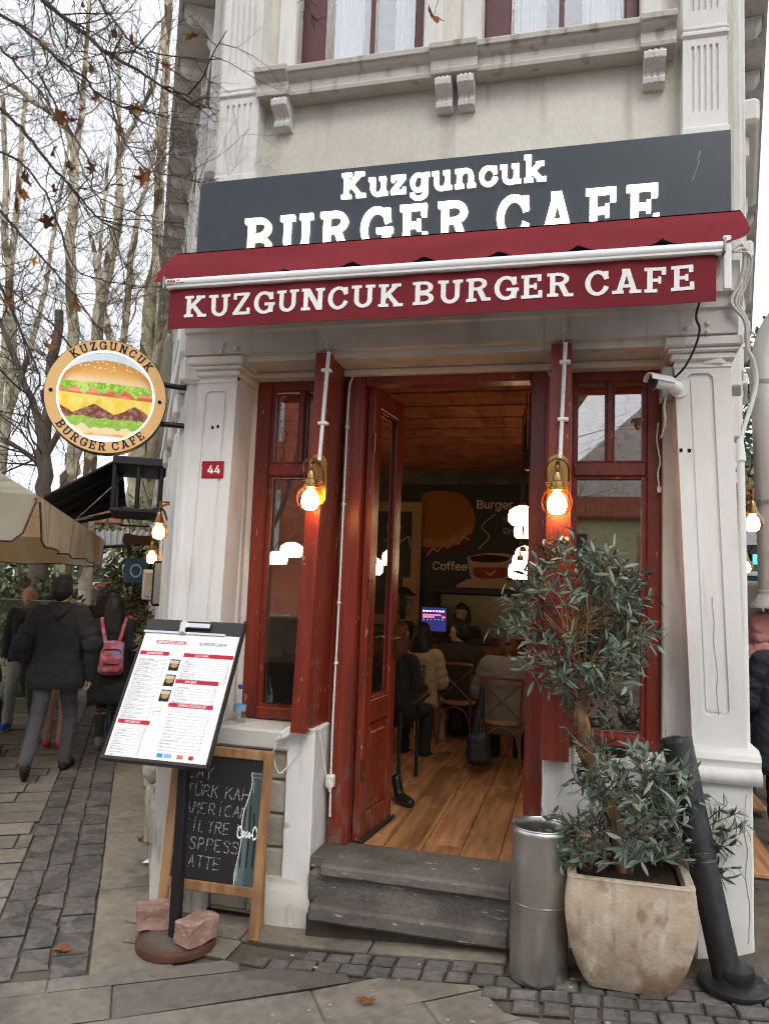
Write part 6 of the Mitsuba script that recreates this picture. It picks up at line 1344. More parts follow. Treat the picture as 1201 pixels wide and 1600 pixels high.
def maple_leaf(p, size, rz, tilt, curl):
    a = np.linspace(0, 2 * np.pi, 21)[:-1]; rad = np.where(np.arange(20) % 4 == 0, 1.0, np.where(np.arange(20) % 2 == 0, .52, .74)); rad[10:12] *= .6
    v = np.stack([np.cos(a) * rad, np.sin(a) * rad, 0 * a], 1); v = np.vstack([[0, 0, 0], v]) * size / 2
    v[:, 2] = curl * size * ((v[:, 0] / size * 2) ** 2 - .6 * (v[:, 1] / size * 2) ** 2) + .06 * size * np.sin(v[:, 0] / size * 9)
    f = [[0, i + 1, (i + 1) % 20 + 1] for i in range(20)]
    return place(tm(v, f), p, rz, tilt, tilt * .3)
for n_, c in (('leaf_brown', (.20, .085, .035)), ('leaf_rust', (.21, .085, .04)), ('leaf_yellow', (.52, .30, .03))):
    scene[n_] = {'type': 'twosided', 'b': {'type': 'diffuse', 'reflectance': rgb(c)}}
def tree(label, stems, seed, twig_n, depth, bark='plane_bark', twig='pale_twig', group=None, tl=1.5, tr_=.013):
    """stems: list of (polyline, r0, r1)"""
    global R3
    R3 = np.random.default_rng(seed)
    k = thing('plane_tree', label, 'tree', group); tw = []
    for i, (pl, r0, r1) in enumerate(stems):
        s = spline(pl, 5); s = s + R3.normal(0, r0 * .10, s.shape)
        put(tube(s, np.linspace(r0, r1, len(s)) * (.70 if bark == 'plane_bark' else 1), 12, False), bark, True, 'trunk' if i == 0 else 'limb', k)
        for j in range(twig_n):
            u = R3.uniform(.22, 1.0); q = s[min(int(u * (len(s) - 1)), len(s) - 2)]
            t = s[min(int(u * (len(s) - 1)) + 1, len(s) - 1)] - q; t /= np.linalg.norm(t) + 1e-9
            o = crs(t, R3.normal(0, 1, 3)); o /= np.linalg.norm(o)
            grow(tw, q, t * .55 + o * .9 + [0, 0, .15], R3.uniform(.5, 1.0) * tl, tr_ * R3.uniform(.6, 1.1), depth)
    put(tw, twig, True, 'crown', k, kind='stuff')
    return k
tree('grey-barked tree with a dark trunk rising behind the cream umbrella', [([(-6.98, 8.7, 0), (-6.9, 8.66, .9), (-6.79, 8.62, 1.8), (-6.74, 8.54, 2.71), (-6.75, 8.47, 3.37), (-6.69, 8.42, 4.04), (-6.6, 8.4, 5.0)], .14, .055), ([(-6.75, 8.5, 3.0), (-6.9, 8.5, 3.6), (-7.2, 8.4, 4.3), (-7.5, 8.3, 5.0)], .06, .025), ([(-6.73, 8.5, 3.1), (-6.4, 8.45, 3.7), (-6.2, 8.4, 4.5)], .045, .02), ([(-6.72, 8.5, 2.9), (-6.95, 8.5, 3.1), (-7.4, 8.45, 3.35)], .045, .02)], 31, 11, 2, 'grey_bark', 'dark_twig', tl=1.5)
tree('pale mottled plane tree forking high up behind the round sign', [([(-7.75, 10.5, 0), (-7.78, 10.44, 1.75), (-7.75, 10.35, 2.75), (-7.66, 10.3, 3.54), (-7.62, 10.21, 4.54), (-7.72, 10.04, 6.03), (-7.71, 9.85, 8.01)], .20, .10), ([(-7.71, 9.85, 8.01), (-7.82, 9.78, 8.51), (-8.21, 9.64, 8.84), (-8.84, 9.44, 9.26)], .085, .04), ([(-7.71, 9.85, 8.01), (-7.6, 9.81, 8.71), (-7.54, 9.71, 9.91), (-7.5, 9.64, 11.2)], .08, .03), ([(-7.64, 10.25, 4.2), (-7.35, 10.2, 5.2), (-7.3, 10.1, 6.6), (-7.2, 10, 8.2)], .06, .03)], 32, 12, 2)
tree('pale plane tree with slender twin stems right of the round sign', [([(-8.0, 11.4, 0), (-8.03, 11.29, 3.07), (-7.95, 11.05, 5.66), (-7.76, 11.0, 6.74), (-7.61, 10.94, 7.72), (-7.59, 10.9, 8.15)], .17, .09), ([(-7.59, 10.9, 8.15), (-7.62, 10.85, 8.58), (-7.32, 10.86, 9.34), (-7.06, 10.87, 9.89), (-6.9, 10.8, 11)], .08, .03), ([(-7.59, 10.9, 8.15), (-7.7, 10.9, 9.2), (-7.75, 10.8, 11)], .06, .03), ([(-8.0, 11.2, 4.4), (-7.53, 11.18, 5.46), (-7.39, 11.07, 6.97), (-7.2, 11.01, 8.05), (-7.04, 11.01, 8.9), (-6.95, 11, 10.5)], .10, .03)], 33, 11, 2)
tree('pale plane tree leaning towards the eave of the cafe building', [([(-7.75, 12.3, 0), (-7.7, 12.2, 3.5), (-7.66, 12.13, 6.0), (-7.51, 12.03, 7.4), (-7.49, 11.92, 8.56), (-7.4, 11.78, 10.3), (-7.38, 11.62, 12.5)], .20, .09), ([(-7.68, 12.15, 5), (-7.2, 12.1, 6.2), (-6.7, 12.1, 7.6), (-6.4, 12, 9)], .09, .03)], 34, 11, 2)
tree('thick mottled plane trunk far down the street above the stone wall', [([(-8.7, 14.6, 0), (-8.75, 14.5, 1.5), (-8.95, 14.3, 3.0), (-8.9, 14.2, 5.0), (-8.6, 14.1, 8)], .62, .25), ([(-8.9, 14.2, 4.6), (-9.8, 14.2, 6.5), (-10.4, 14, 9)], .2, .06)], 35, 10, 2)
tree('slim pale plane tree at the far left edge of the street', [([(-9.3, 10.6, 0), (-8.9, 10.2, 2.5), (-8.6, 9.93, 4.9), (-8.69, 9.78, 6.19), (-8.74, 9.64, 7.48), (-8.8, 9.5, 9)], .13, .05)], 37, 12, 2)
tree('far pale plane tree standing behind the left-hand trees', [([(-12.5, 14, 0), (-12.4, 14, 4), (-12.2, 13.8, 8), (-12, 13.6, 12)], .2, .07), ([(-12.4, 14, 4), (-11.4, 13.8, 7), (-10.8, 13.6, 11)], .12, .04), ([(-12.4, 14, 3.4), (-13.4, 14, 6), (-14, 13.8, 10)], .1, .04)], 38, 16, 2, tl=2.0)
# near tree reaching into the view from the left
R3 = np.random.default_rng(77)
k = thing('overhanging_tree', 'dark bare branches with a few brown and yellow leaves hanging in from the left', 'tree'); tw = []
NEAR = [(0.017, [(-3.58, 3.8, 5.38), (-3.25, 3.75, 5.11), (-2.97, 3.69, 4.87), (-2.69, 3.63, 4.61), (-2.44, 3.56, 4.42), (-2.21, 3.48, 4.24), (-1.91, 3.42, 4.05)]), (0.013, [(-4.01, 3.89, 5.4), (-3.69, 3.89, 5.2), (-3.41, 3.88, 5.0), (-3.19, 3.85, 4.79), (-2.96, 3.82, 4.61), (-2.82, 3.77, 4.46), (-2.59, 3.74, 4.31), (-2.39, 3.7, 4.15)]),
 (0.009, [(-2.95, 3.66, 5.24), (-2.76, 3.64, 4.94), (-2.6, 3.59, 4.74), (-2.44, 3.55, 4.55), (-2.25, 3.5, 4.44), (-1.88, 3.5, 4.35)]), (0.014, [(-4.08, 4.03, 4.91), (-3.76, 4.03, 4.65), (-3.51, 4.01, 4.43), (-3.26, 4.0, 4.15), (-3.06, 3.97, 3.96), (-2.86, 3.93, 3.76), (-2.67, 3.89, 3.64)]), (0.01, [(-3.89, 3.86, 5.03), (-3.63, 3.85, 4.93), (-3.41, 3.85, 4.7), (-3.24, 3.82, 4.53), (-3.09, 3.8, 4.29), (-2.98, 3.77, 4.02)]),
 (0.012, [(-4.14, 4.29, 4.24), (-3.91, 4.28, 4.07), (-3.68, 4.28, 3.85), (-3.41, 4.29, 3.59), (-3.19, 4.28, 3.35), (-3.02, 4.26, 3.16)]), (0.006, [(-2.6, 3.65, 4.14), (-2.47, 3.6, 3.98), (-2.31, 3.55, 3.81), (-2.12, 3.5, 3.73), (-1.91, 3.46, 3.65)]), (0.004, [(-1.41, 3.36, 4.71), (-1.37, 3.36, 4.55), (-1.34, 3.35, 4.45), (-1.27, 3.34, 4.34)]),
 (0.016, [(-4.7, 4.98, 4.12), (-4.42, 4.99, 3.73), (-4.15, 5.0, 3.26), (-4.03, 4.95, 3.03), (-4.15, 4.86, 2.62)]), (0.007, [(-3.31, 3.83, 4.71), (-3.09, 3.84, 4.36), (-2.89, 3.83, 4.08), (-2.8, 3.79, 3.85), (-2.57, 3.78, 3.71), (-2.36, 3.76, 3.64)]), (0.009, [(-3.76, 3.96, 4.33), (-3.51, 3.96, 4.22), (-3.3, 3.97, 3.99), (-3.16, 3.96, 3.73), (-3.02, 3.96, 3.46), (-2.77, 3.96, 3.37), (-2.52, 3.96, 3.31)])]
hub = np.array([-5.4, 3.9, 3.6])
put(tube(spline([(-5.9, 3.7, 0), (-5.8, 3.75, 1.2), (-5.6, 3.85, 2.6), hub, (-5.0, 3.9, 5.2), (-4.4, 3.9, 6.6)], 5), np.linspace(.17, .05, 26), 12, False), 'grey_bark', True, 'trunk', k)
for r, pl in NEAR:
    pl = np.array(pl)
    if r > .008: pl = np.vstack([[pl[0] * .5 + (hub + [0, 0, 1.2]) * .5 + [0, 0, .1]], pl]) if pl[0][0] < -3.5 else pl
    s = spline(pl, 5); s = s + R3.normal(0, .004, s.shape)
    put(tube(s, np.linspace(r, max(r * .3, .0022), len(s)), 7, False), 'dark_twig', True, 'branch', k)
    for j in range(int(15 + r * 900)):
        i = R3.integers(2, len(s) - 1); t = s[i] - s[i - 1]; t /= np.linalg.norm(t); o = crs(t, R3.normal(0, 1, 3)); o /= np.linalg.norm(o)
        small = pl[0][0] > -1.6
        grow(tw, s[i], t * .7 + o * .8, R3.uniform(.04, .10) if small else R3.uniform(.18, .55), .0024 if small else max(r * .32, .0024), 0 if small else 2, 4, .02, .2)
put(tw, 'dark_twig', True, 'crown', k, kind='stuff')
LEAF = [(-2.76, 3.41, 4.07), (-3.22, 4.08, 4.54), (-3.95, 4.62, 5.55), (-2.73, 3.77, 4.66), (-3.36, 4.4, 5.14), (-2.39, 3.46, 4.48), (-3.16, 4.09, 4.61), (-3.31, 4.83, 5.1), (-2.41, 3.86, 4.65), (-2.7, 4.54, 5.37), (-2.08, 3.54, 4.54), (-2.82, 4.17, 4.62), (-3.39, 4.82, 4.94), (-3.03, 3.73, 4.31), (-3.61, 4.39, 4.54), (-2.72, 3.45, 3.8), (-3.37, 4.1, 3.87), (-3.87, 4.75, 4.48), (-3.18, 3.78, 3.44), (-3.07, 4.62, 3.6), (-2.67, 3.53, 3.06), (-3.61, 4.09, 3.35), (-3.86, 4.86, 3.38), (-3.09, 3.85, 2.95), (-3.8, 4.36, 4.36), (-2.97, 3.4, 3.66), (-0.69, 3.30, 4.26), (-4.14, 4.58, 5.45), (-2.83, 3.77, 4.44), (-3.35, 4.47, 4.44), (-2.33, 3.55, 3.77), (-3.16, 4.02, 5.26), (-3.44, 4.74, 5.67), (-3.28, 3.72, 3.78), (-3.78, 4.37, 4.34)]
for i, p in enumerate(LEAF):
    c = 'leaf_yellow' if i in (9, 11, 18, 2) else ('leaf_rust' if i % 3 == 0 else 'leaf_brown')
    put(maple_leaf(p, R3.uniform(.075, .12), R3.uniform(0, 360), R3.uniform(40, 120), R3.uniform(.1, .35)), c, False, 'leaf', k)
    put(tube(spline([np.array(p), np.array(p) + [.01, 0, .05], np.array(p) + [.03, .01, .12]], 3), .0014, 4), 'dark_twig', True, 'leaf_stalk', k)

# ---------------------------------------------------------------- side street on the left
def canvas_fn(p, n, uv):
    g = FB(p.x * 2.2, p.y * 2.2, p.z * 2.2, 4); s = FB(p.x * 7 - p.y * 7, 0.0, p.z * .9, 3); o = FB(p.x * 1.9 + 4, p.y * 1.9, p.z * .5, 3)
    c = MX((.68, .64, .54), (.56, .52, .42), SS(.3, .7, g)); c = MX(c, (.22, .16, .095), SS(.52, .75, s) * .6); return MX(c, (.42, .23, .085), SS(.50, .62, o) * SS(-4.2, -5.0, p.x) * .8)
scene['stained_canvas'] = {'type': 'principledthin', 'base_color': P(canvas_fn), 'roughness': .9, 'diff_trans': 1.2}
k = thing('market_umbrella', 'large stained cream canvas umbrella with hanging valance over the left street', 'umbrella')
c0, c1 = np.array([-3.42, 4.26, 2.10]), np.array([-5.73, 8.45, 2.02]); sd = np.array([-.851, -.525, 0]) * 3.6
c2, c3 = c1 + sd, c0 + sd; top = (c0 + c1 + c2 + c3) / 4 + [0, 0, 1.05]
def canopy(cs, tp, n=14, sag=.05):
    V_, F_ = [], []
    for a in range(4):
        A, C = cs[a], cs[(a + 1) % 4]; o = len(V_)
        for i in range(n + 1):
            for j in range(n + 1):
                u, w = j / n, i / n; e = A * (1 - u) + C * u; p = e * (1 - w) + tp * w
                V_.append(p - [0, 0, sag * math.sin(u * np.pi) * math.sin(w * np.pi) + .05 * math.sin(u * np.pi) * (1 - w) * 0])
        for i in range(n):
            for j in range(n): q = o + i * (n + 1) + j; F_.append([q, q + 1, q + n + 2, q + n + 1])
    return (np.array(V_), np.array(F_))
put(canopy([c0, c1, c2, c3], top), 'stained_canvas', True, 'canopy', k)
def valance(a, b, h, sc):
    n = 60; u = np.linspace(0, 1, n); e = np.outer(1 - u, a) + np.outer(u, b); d = (b - a) / np.linalg.norm(b - a); nrm = np.array([d[1], -d[0], 0]); L = np.linalg.norm(b - a)
    e = e - np.outer(.0 * u, [0, 0, 1.])
    cut_ = np.clip(np.minimum(u, 1 - u) * L / .10, 0, 1); hh_ = h * (.15 + .85 * np.sqrt(cut_)) * (1 + .03 * np.sin(u * 31))
    wob = .02 * np.sin(u * L * 8) + .03 * np.sin(u * L * 2.3 + 1)
    V_ = np.vstack([e, e + np.outer(wob * .5, nrm) - np.outer(hh_ * .5, [0, 0, 1]), e + np.outer(wob, nrm) - np.outer(hh_, [0, 0, 1])])
    F_ = [[r * n + i, r * n + i + 1, (r + 1) * n + i + 1, (r + 1) * n + i] for r in range(2) for i in range(n - 1)]
    return (V_, np.array(F_)), V_[2 * n:]
for a, b in ((c0, c1), (c3, c0), (c1, c2), (c2, c3)):
    g_, edge = valance(a, b, .32, 1); put(g_, 'stained_canvas', True, 'valance', k); put(tube(edge, .007, 5), 'brown_plastic', True, 'binding', k)
put(tube([(top[0], top[1], 0), top], .035, 12), 'grey_metal', 40, 'pole', k)
for c in (c0, c1, c2, c3): put(tube([top - [0, 0, .05], c - [0, 0, .03]], .014, 6), 'shelf_wood', 40, 'rib', k)
put(bx(top[0] - .4, top[0] + .4, top[1] - .4, top[1] + .4, 0, .09, .01), 'step_stone', name='base', parent=k)
# dark metal canopy with its frame
prn('dark_sheet', (.018, .019, .021), .5)
k = thing('metal_canopy', 'dark sheet-metal canopy with strings on the neighbouring wall', 'canopy')
A_, B_, C_, D_ = map(np.array, ((-4.39, 6.65, 2.77), (-4.93, 6.24, 2.32), (-5.11, 6.93, 2.17), (-4.74, 7.32, 2.36)))
def plate(a, b, c, d, th): q = np.array([a, b, c, d]); return tm(np.vstack([q, q - [0, 0, th]]), [[0, 1, 2], [0, 2, 3], [4, 6, 5], [4, 7, 6], [0, 4, 5], [0, 5, 1], [1, 5, 6], [1, 6, 2], [2, 6, 7], [2, 7, 3], [3, 7, 4], [3, 4, 0]])
put(plate(A_, B_, C_, D_, .02), 'dark_sheet', name='sheet', parent=k)
for i in range(1, 4): u = i / 4; put(tube([A_ * (1 - u) + D_ * u - [0, 0, .03], B_ * (1 - u) + C_ * u - [0, 0, .03]], .018, 6), 'black_iron', 40, 'rafter', k)
put(tube([C_ + [-.05, .1, -.03], D_ + [.15, .0, -.06]], .03, 8), 'black_iron', 40, 'beam', k)
put(to_l(bx(3.4, 4.4, .02, .50, 2.62, 2.70, .01)), 'dark_sheet', name='box_top', parent=k)
for o in (.06, .27, .48): put(to_l(bx(3.42, 4.38, o - .018, o + .018, 2.22, 2.619, .006)), 'black_iron', name='box_frame', parent=k)
put(to_l(bx(3.4, 4.4, .02, .50, 2.18, 2.219, .008)), 'dark_sheet', name='box_floor', parent=k)
put([tube([A_ + [.12, -.1, -.20], C_ + [.05, -.1, -.08]], .006, 4), tube([A_ + [.2, 0, -.15], A_ + [.32, .1, -.55]], .006, 4)], 'white_plastic', 40, 'string', k, kind='stuff')
# corrugated porch roof and hanging wooden sign
k = thing('porch_roof', 'small corrugated porch roof beyond the dark canopy', 'roof')
u = np.linspace(0, 1, 60); L0, L1 = np.array([-6.2, 8.9, 2.17]), np.array([-5.1, 8.9, 2.19]); M0, M1 = np.array([-5.8, 8.4, 1.93]), np.array([-4.9, 8.3, 2.0])
v = np.vstack([np.outer(1 - u, L0) + np.outer(u, L1) + np.outer(.02 * np.sin(u * 70), [0, 0, 1]), np.outer(1 - u, M0) + np.outer(u, M1) + np.outer(.02 * np.sin(u * 70), [0, 0, 1])])
put(tm(v, [[i, i + 1, i + 61] for i in range(59)] + [[i, i + 61, i + 60] for i in range(59)]), 'grey_metal', True, 'sheet', k); put([tube([L0, M0], .02, 6), tube([M0, M1], .02, 6)], 'black_iron', 40, 'edge_bar', k, kind='stuff')
k = thing('wooden_shop_sign', 'small brown wooden name sign hanging under the porch roof', 'sign')
prn('sign_brown', (.16, .055, .022), .55)
so = np.array([-4.62, 7.42, 1.985]); dr_ = np.cross([0, 0, 1], LD) * -1
SG = lambda m: frame_to(m, so, -LO, LD, [0, 0, 1])
shp = Polygon(spline([(-.17, 0, 0), (-.15, .055, 0), (-.11, .065, 0), (-.05, .05, 0), (.06, .048, 0), (.13, .05, 0), (.16, .02, 0), (.16, -.04, 0), (.1, -.055, 0), (-.03, -.05, 0), (-.11, -.062, 0), (-.155, -.05, 0), (-.17, 0, 0)], 5)[:, :2]).buffer(0)
put(SG(pry(shp, -.01, .012)), 'sign_brown', name='board', parent=k); put(SG(tx('Magnolia', .045, -.115, -.0105, -.018, .001)), 'brown_plastic', name='word', parent=k); put(SG(join([tube([(-.1, 0, .06), (-.1, 0, .15)], .004, 5), tube([(-.2, 0, .15), (.32, 0, .15)], .01, 6)])), 'black_iron', 40, 'hanger', k)
# things fixed to the left wall
k = thing('electric_box', 'pale beige electric box on the left side wall below the lamps', 'electric box'); put(to_l(bx(3.35, 3.85, 0, .17, 1.38, 1.66, .01)), 'duct_metal', name='case', parent=k); put(to_l(bx(3.335, 3.35, .02, .15, 1.41, 1.63, .003)), 'beige_stone', name='door', parent=k)
k = thing('wall_speaker', 'slim dark loudspeaker box on the left side wall near the corner', 'loudspeaker'); put(to_l(bx(2.15, 2.4, .0, .10, 1.37, 1.72, .01)), 'black_iron', name='case', parent=k); put(to_l(bx(2.135, 2.149, .01, .09, 1.39, 1.70, .003)), 'grey_metal', name='grille', parent=k)
k = thing('blue_wall_sign', 'blue projecting sign with white mark beside the climbing plants', 'sign'); put(to_l(bx(4.50, 4.53, .12, .36, 1.52, 1.78, .004)), 'sign_teal', name='board', parent=k); prn('sign_teal', (.02, .13, .22), .5); put(to_l(prx(ring(.24, 1.65, .06, .07, .015, .015), 4.497, 4.4995)), 'print_white', name='mark', parent=k)
# plants along the left wall
def leafy(label, name, c, rx, rz, n, L, W, mats, cat, seed, trunk=None, drop=0.0):
    R = np.random.default_rng(seed); k = thing(name, label, cat); ms = [[] for _ in mats]; c = np.array(c, float)
    for i in range(n):
        x = R.normal(0, 1, 3); x = x / np.linalg.norm(x) * R.uniform(.3, 1) ** .5
        if meshkit.noise(x * 2.4 + seed, 3) < .33: continue
        d = x + R.normal(0, .6, 3) + [0, 0, -drop]
        ms[i % len(mats)].append(leaf_mesh(c + x * [rx, rx, rz], d, R.normal(0, 1, 3), L * R.uniform(.7, 1.3), W * R.uniform(.7, 1.3), .3))
    for m, mt in zip(ms, mats): put(m, mt, True, 'foliage', k, kind='stuff')
    st = [tube(spline([c + [0, 0, -rz * 1.0 if trunk is None else trunk - c[2]], c + R.normal(0, .03, 3), c + R.uniform(-.7, .7, 3) * [rx, rx, rz]], 4), np.linspace(.012, .004, 9), 5, False) for _ in range(5)]
    put(st, 'olive_bark', True, 'stem', k, kind='stuff'); return k
for n_, c in (('ivy_green', (.055, .085, .022)), ('ivy_yellow', (.17, .15, .035)), ('bush_green', (.10, .14, .065)), ('bush_dark', (.06, .085, .042)), ('flower_red', (.40, .03, .03)), ('bush_olive', (.17, .175, .09))): scene[n_] = {'type': 'twosided', 'b': {'type': 'principled', 'base_color': rgb(c), 'roughness': .55}}
leafy('yellow-green climbing plant on the left wall beside the blue sign', 'climbing_plant', (-4.75, 7.55, 1.55), .24, .38, 700, .06, .035, ('ivy_green', 'ivy_yellow', 'ivy_green'), 'plant', 1)
leafy('dry brown hanging creeper below the climbing plant', 'creeper', (-4.62, 7.45, 1.15), .16, .36, 420, .07, .02, ('ivy_yellow', 'leaf_brown', 'ivy_green'), 'plant', 2, drop=.8)
leafy('green potted plant with red flowers at the foot of the left wall', 'flowering_plant', (-4.22, 6.95, 1.02), .15, .20, 420, .06, .025, ('ivy_green', 'bush_green', 'flower_red'), 'plant', 3)
leafy('feathery green potted plant nearest the menu stand on the left wall', 'potted_plant', (-3.75, 6.35, 1.0), .13, .24, 420, .07, .018, ('ivy_green', 'ivy_yellow', 'bush_olive'), 'plant', 4, drop=.5)
leafy('low white-edged trailing plant behind the menu sheet', 'trailing_plant', (-3.55, 6.15, .66), .14, .18, 380, .05, .025, ('bush_olive', 'ivy_green', 'print_white'), 'plant', 5)
k = thing('flower_pot', 'white bucket pot standing on the teal stool', 'pot'); put(lathe([(0, 0), (.075, 0), (.10, .19), (.105, .20), (.095, .20), (.07, .02)], 24, (-4.58, 7.35, .585)), 'white_plastic', 40, parent=k)
prn('teal_paint', (.025, .13, .17), .5)
k = thing('stool', 'small teal painted stool by the left wall', 'stool'); put(bx(-4.75, -4.42, 7.2, 7.5, .55, .58, .008), 'teal_paint', name='seat', parent=k)
for x in (-4.73, -4.44):
    for y in (7.22, 7.48): put(bx(x - .015, x + .015, y - .015, y + .015, 0, .55, .003), 'teal_paint', name='leg', parent=k)
put(bx(-4.72, -4.45, 7.21, 7.225, .25, .28, .003), 'teal_paint', name='rail', parent=k)
k = thing('flower_pot', 'dark round pot holding the red flowers', 'pot'); put(lathe([(0, .45), (.09, .45), (.13, .80), (.12, .80), (.1, .5)], 24, (-4.22, 6.95, 0)), 'black_iron', 40, 'pot', k); put(bx(-4.34, -4.1, 6.83, 7.07, 0, .45, .01), 'shelf_wood', name='crate', parent=k)
k = thing('flower_pot', 'clay pots stacked under the trailing plant', 'pot'); put(lathe([(0, .0), (.11, .0), (.15, .5), (.14, .5), (.1, .05)], 24, (-3.6, 6.2, 0)), 'old_clay', 40, 'pot', k)
# neighbouring house, garden wall, hedge
k = thing('neighbour_house', 'pale house with brown door continuing the left side of the street', 'house')
put(to_l(bx(13.1, 30, -6, .1, 0, 7.5, .02)), 'stucco', name='wall', parent=k)
for s in (14, 17, 20, 23, 26):
    for z in (1.0, 4.2): fr = put(to_l(bx(s, s + 1.1, .09, .16, z, z + 1.9, .02)), W_, name='window', parent=k); put(to_l(bx(s + .12, s + .98, .15, .165, z + .12, z + 1.78, .004)), 'dark_pane', name='pane', parent=fr)
k = thing('garden_wall', 'rubble stone garden wall with red coping at the end of the street', 'wall')
def rubble_fn(p, n, uv):
    v1, v2, r = VOR((p.x + p.y) * 3.0, p.z * 4.2); return MX((.30, .25, .18), (.17, .14, .10), r) * (.55 + .45 * SS(.02, .12, v2 - v1))
difb('rubble_stone', P(rubble_fn), lambda p, n, uv: FB(p.x * 9, p.y * 9, p.z * 9, 4) * .02)
a, b = np.array([-8.6, 12.6]), np.array([-6.45, 10.75]); a2 = np.array([-16, 17.5]); d_ = (b - a) / np.linalg.norm(b - a); n_ = np.array([-d_[1], d_[0]]) * .3
zt = lambda p: 1.40 + .24 * np.clip((p[0] + 8.6) / 2.15, -.5, 1)
def wallseg(p, q, z0, z1a, z1b, wd): 
    c = [p, q, q + n_ * wd, p + n_ * wd]; zt_ = [z1a, z1b, z1b, z1a]
    v = [[*c[i], z0] for i in range(4)] + [[*c[i], zt_[i]] for i in range(4)]
    return tm(v, [[4, 5, 6], [4, 6, 7], [0, 1, 5], [0, 5, 4], [1, 2, 6], [1, 6, 5], [2, 3, 7], [2, 7, 6], [3, 0, 4], [3, 4, 7]])
put([wallseg(a, b, 0, 1.34, 1.60, 1), wallseg(a2, a, 0, 1.1, 1.34, 1)], 'rubble_stone', name='stones', parent=k)
cp_ = wallseg(a - n_ * .2, b - n_ * .2, 0, .08, .08, 1.4); v = cp_.vertices; v[:, 2] += np.where(np.abs(v[:, 0] - a[0]) < np.abs(v[:, 0] - b[0]), 1.345, 1.605); prn('coping_red', (.26, .07, .045), .6)
put(cp_, 'coping_red', name='coping', parent=k)
hm_ = ('bush_green', 'bush_dark', 'bush_olive')
leafy('grey-green shrub behind the glass screen at the left', 'shrub', (-6.5, 8.3, 1.0), .55, .55, 900, .10, .05, ('bush_green', 'bush_olive', 'bush_green'), 'shrub', 11, 0)
leafy('dark evergreen shrub beside the grey trunk', 'shrub', (-7.7, 9.4, 1.25), .75, .8, 1100, .10, .06, hm_, 'shrub', 12, 0)
leafy('tall dark bush covering the far end of the garden wall', 'shrub', (-10.2, 13.0, 1.6), 1.6, 1.5, 1700, .16, .09, hm_, 'shrub', 13, 0)
leafy('bushy greenery far behind the left-hand trees', 'shrub', (-13.5, 14.5, 1.6), 2.4, 1.7, 1800, .2, .12, hm_, 'shrub', 14, 0)
leafy('pale twiggy bush above the garden wall coping', 'shrub', (-7.0, 11.9, 2.2), .9, .9, 1000, .11, .05, ('bush_olive', 'ivy_yellow', 'bush_green'), 'shrub', 15, 0)
k = thing('far_house', 'long pale house far across the left side of the square', 'house')
put(bx(-34, -15, 24, 30, 0, 3.4, .02), 'stucco', name='wall', parent=k); put(prx([(23.6, 3.4), (27, 4.6), (30.4, 3.4)], -34.3, -14.7), 'roof_tile', name='roof', parent=k)
for i, x in enumerate(np.arange(-33, -16, 2.6)): fr = put(bx(x, x + 1.2, 23.94, 24.02, 1.2, 3.0, .02), W_, name='window', parent=k); put(bx(x + .12, x + 1.08, 23.93, 23.95, 1.32, 2.88, .004), 'dark_pane', name='pane', parent=fr)
k = thing('glass_screen', 'greenish glass wind screen beside the seated people at the left', 'glass screen')
scene['screen_glass'] = {'type': 'thindielectric', 'int_ior': 1.5, 'specular_transmittance': rgb((.62, .72, .60))}
q = np.array([[-6.9, 7.0, .15], [-4.9, 6.9, .15], [-4.9, 6.9, 1.30], [-6.9, 7.0, 1.30]]); put(tm(q, [[0, 1, 2], [0, 2, 3]]), 'screen_glass', False, 'pane', k); put([tube([q[2], q[3]], .012, 6), tube([q[1], q[2]], .015, 6)], 'grey_metal', 40, 'frame', k, kind='stuff')
k = thing('cafe_table', 'small street table beside the seated people at the left', 'table'); put(lathe([(0, .62), (.36, .62), (.37, .64), (0, .645)], 28, (-5.6, 5.6, 0)), 'black_gloss', 40, 'tabletop', k); put(tube([(-5.6, 5.6, 0), (-5.25, 5.75, .62)], .03, 8), 'black_iron', 40, 'column', k); put(lathe([(.2, 0), (.2, .02), (.03, .05)], 20, (-5.6, 5.6, 0)), 'black_iron', 40, 'foot', k)
chair('cross-back chair under the padded jacket at the left edge of the street', (-4.95, 5.3, 0), 262, .85); chair('cross-back chair under the curly-haired person at the left', (-5.35, 6.0, 0), 240, .85)

# ---------------------------------------------------------------- right side of the building
def rd(x, y, z=0): return np.array([x, y, float(gz(x, y)) + z])
k = thing('stone_kerb', 'broken grey stone slab lying by the right corner', 'slab')
put(rough(dense(bx(-.22, .22, -.3, .3, 0, .07, .02), .05), .02, 8), 'step_stone', 30, parent=k); scene[k] = mikit.ply(place(rough(dense(bx(-.16, .16, -.3, .3, 0, .06, .02), .05), .02, 8), (.98, 4.35, .235), -12), 'step_stone', smooth=30)
k = thing('parasol', 'grey cloth parasol hanging folded-edge behind the right lamps', 'umbrella')
pc_ = np.array([1.95, 9.0, 2.42]); a = np.linspace(0, 2 * np.pi, 9)[:-1]
rim = np.stack([pc_[0] + .95 * np.cos(a), pc_[1] + .95 * np.sin(a), np.full(8, 2.12)], 1)
put(tm(np.vstack([[pc_], rim]), [[0, i + 1, (i + 1) % 8 + 1] for i in range(8)]), 'cloth_light_grey', False, 'canopy', k); put(tube([(pc_[0], pc_[1], .2), pc_], .022, 8), 'black_iron', 40, 'pole', k)
for p in rim: put(tube([pc_ - [0, 0, .02], p - [0, 0, .012]], .008, 5), 'black_iron', 40, 'rib', k)
k = thing('kiosk', 'teal and dark street kiosk with a lit R sign beyond the right wall', 'kiosk')
prn('kiosk_teal', (.015, .12, .15), .45)
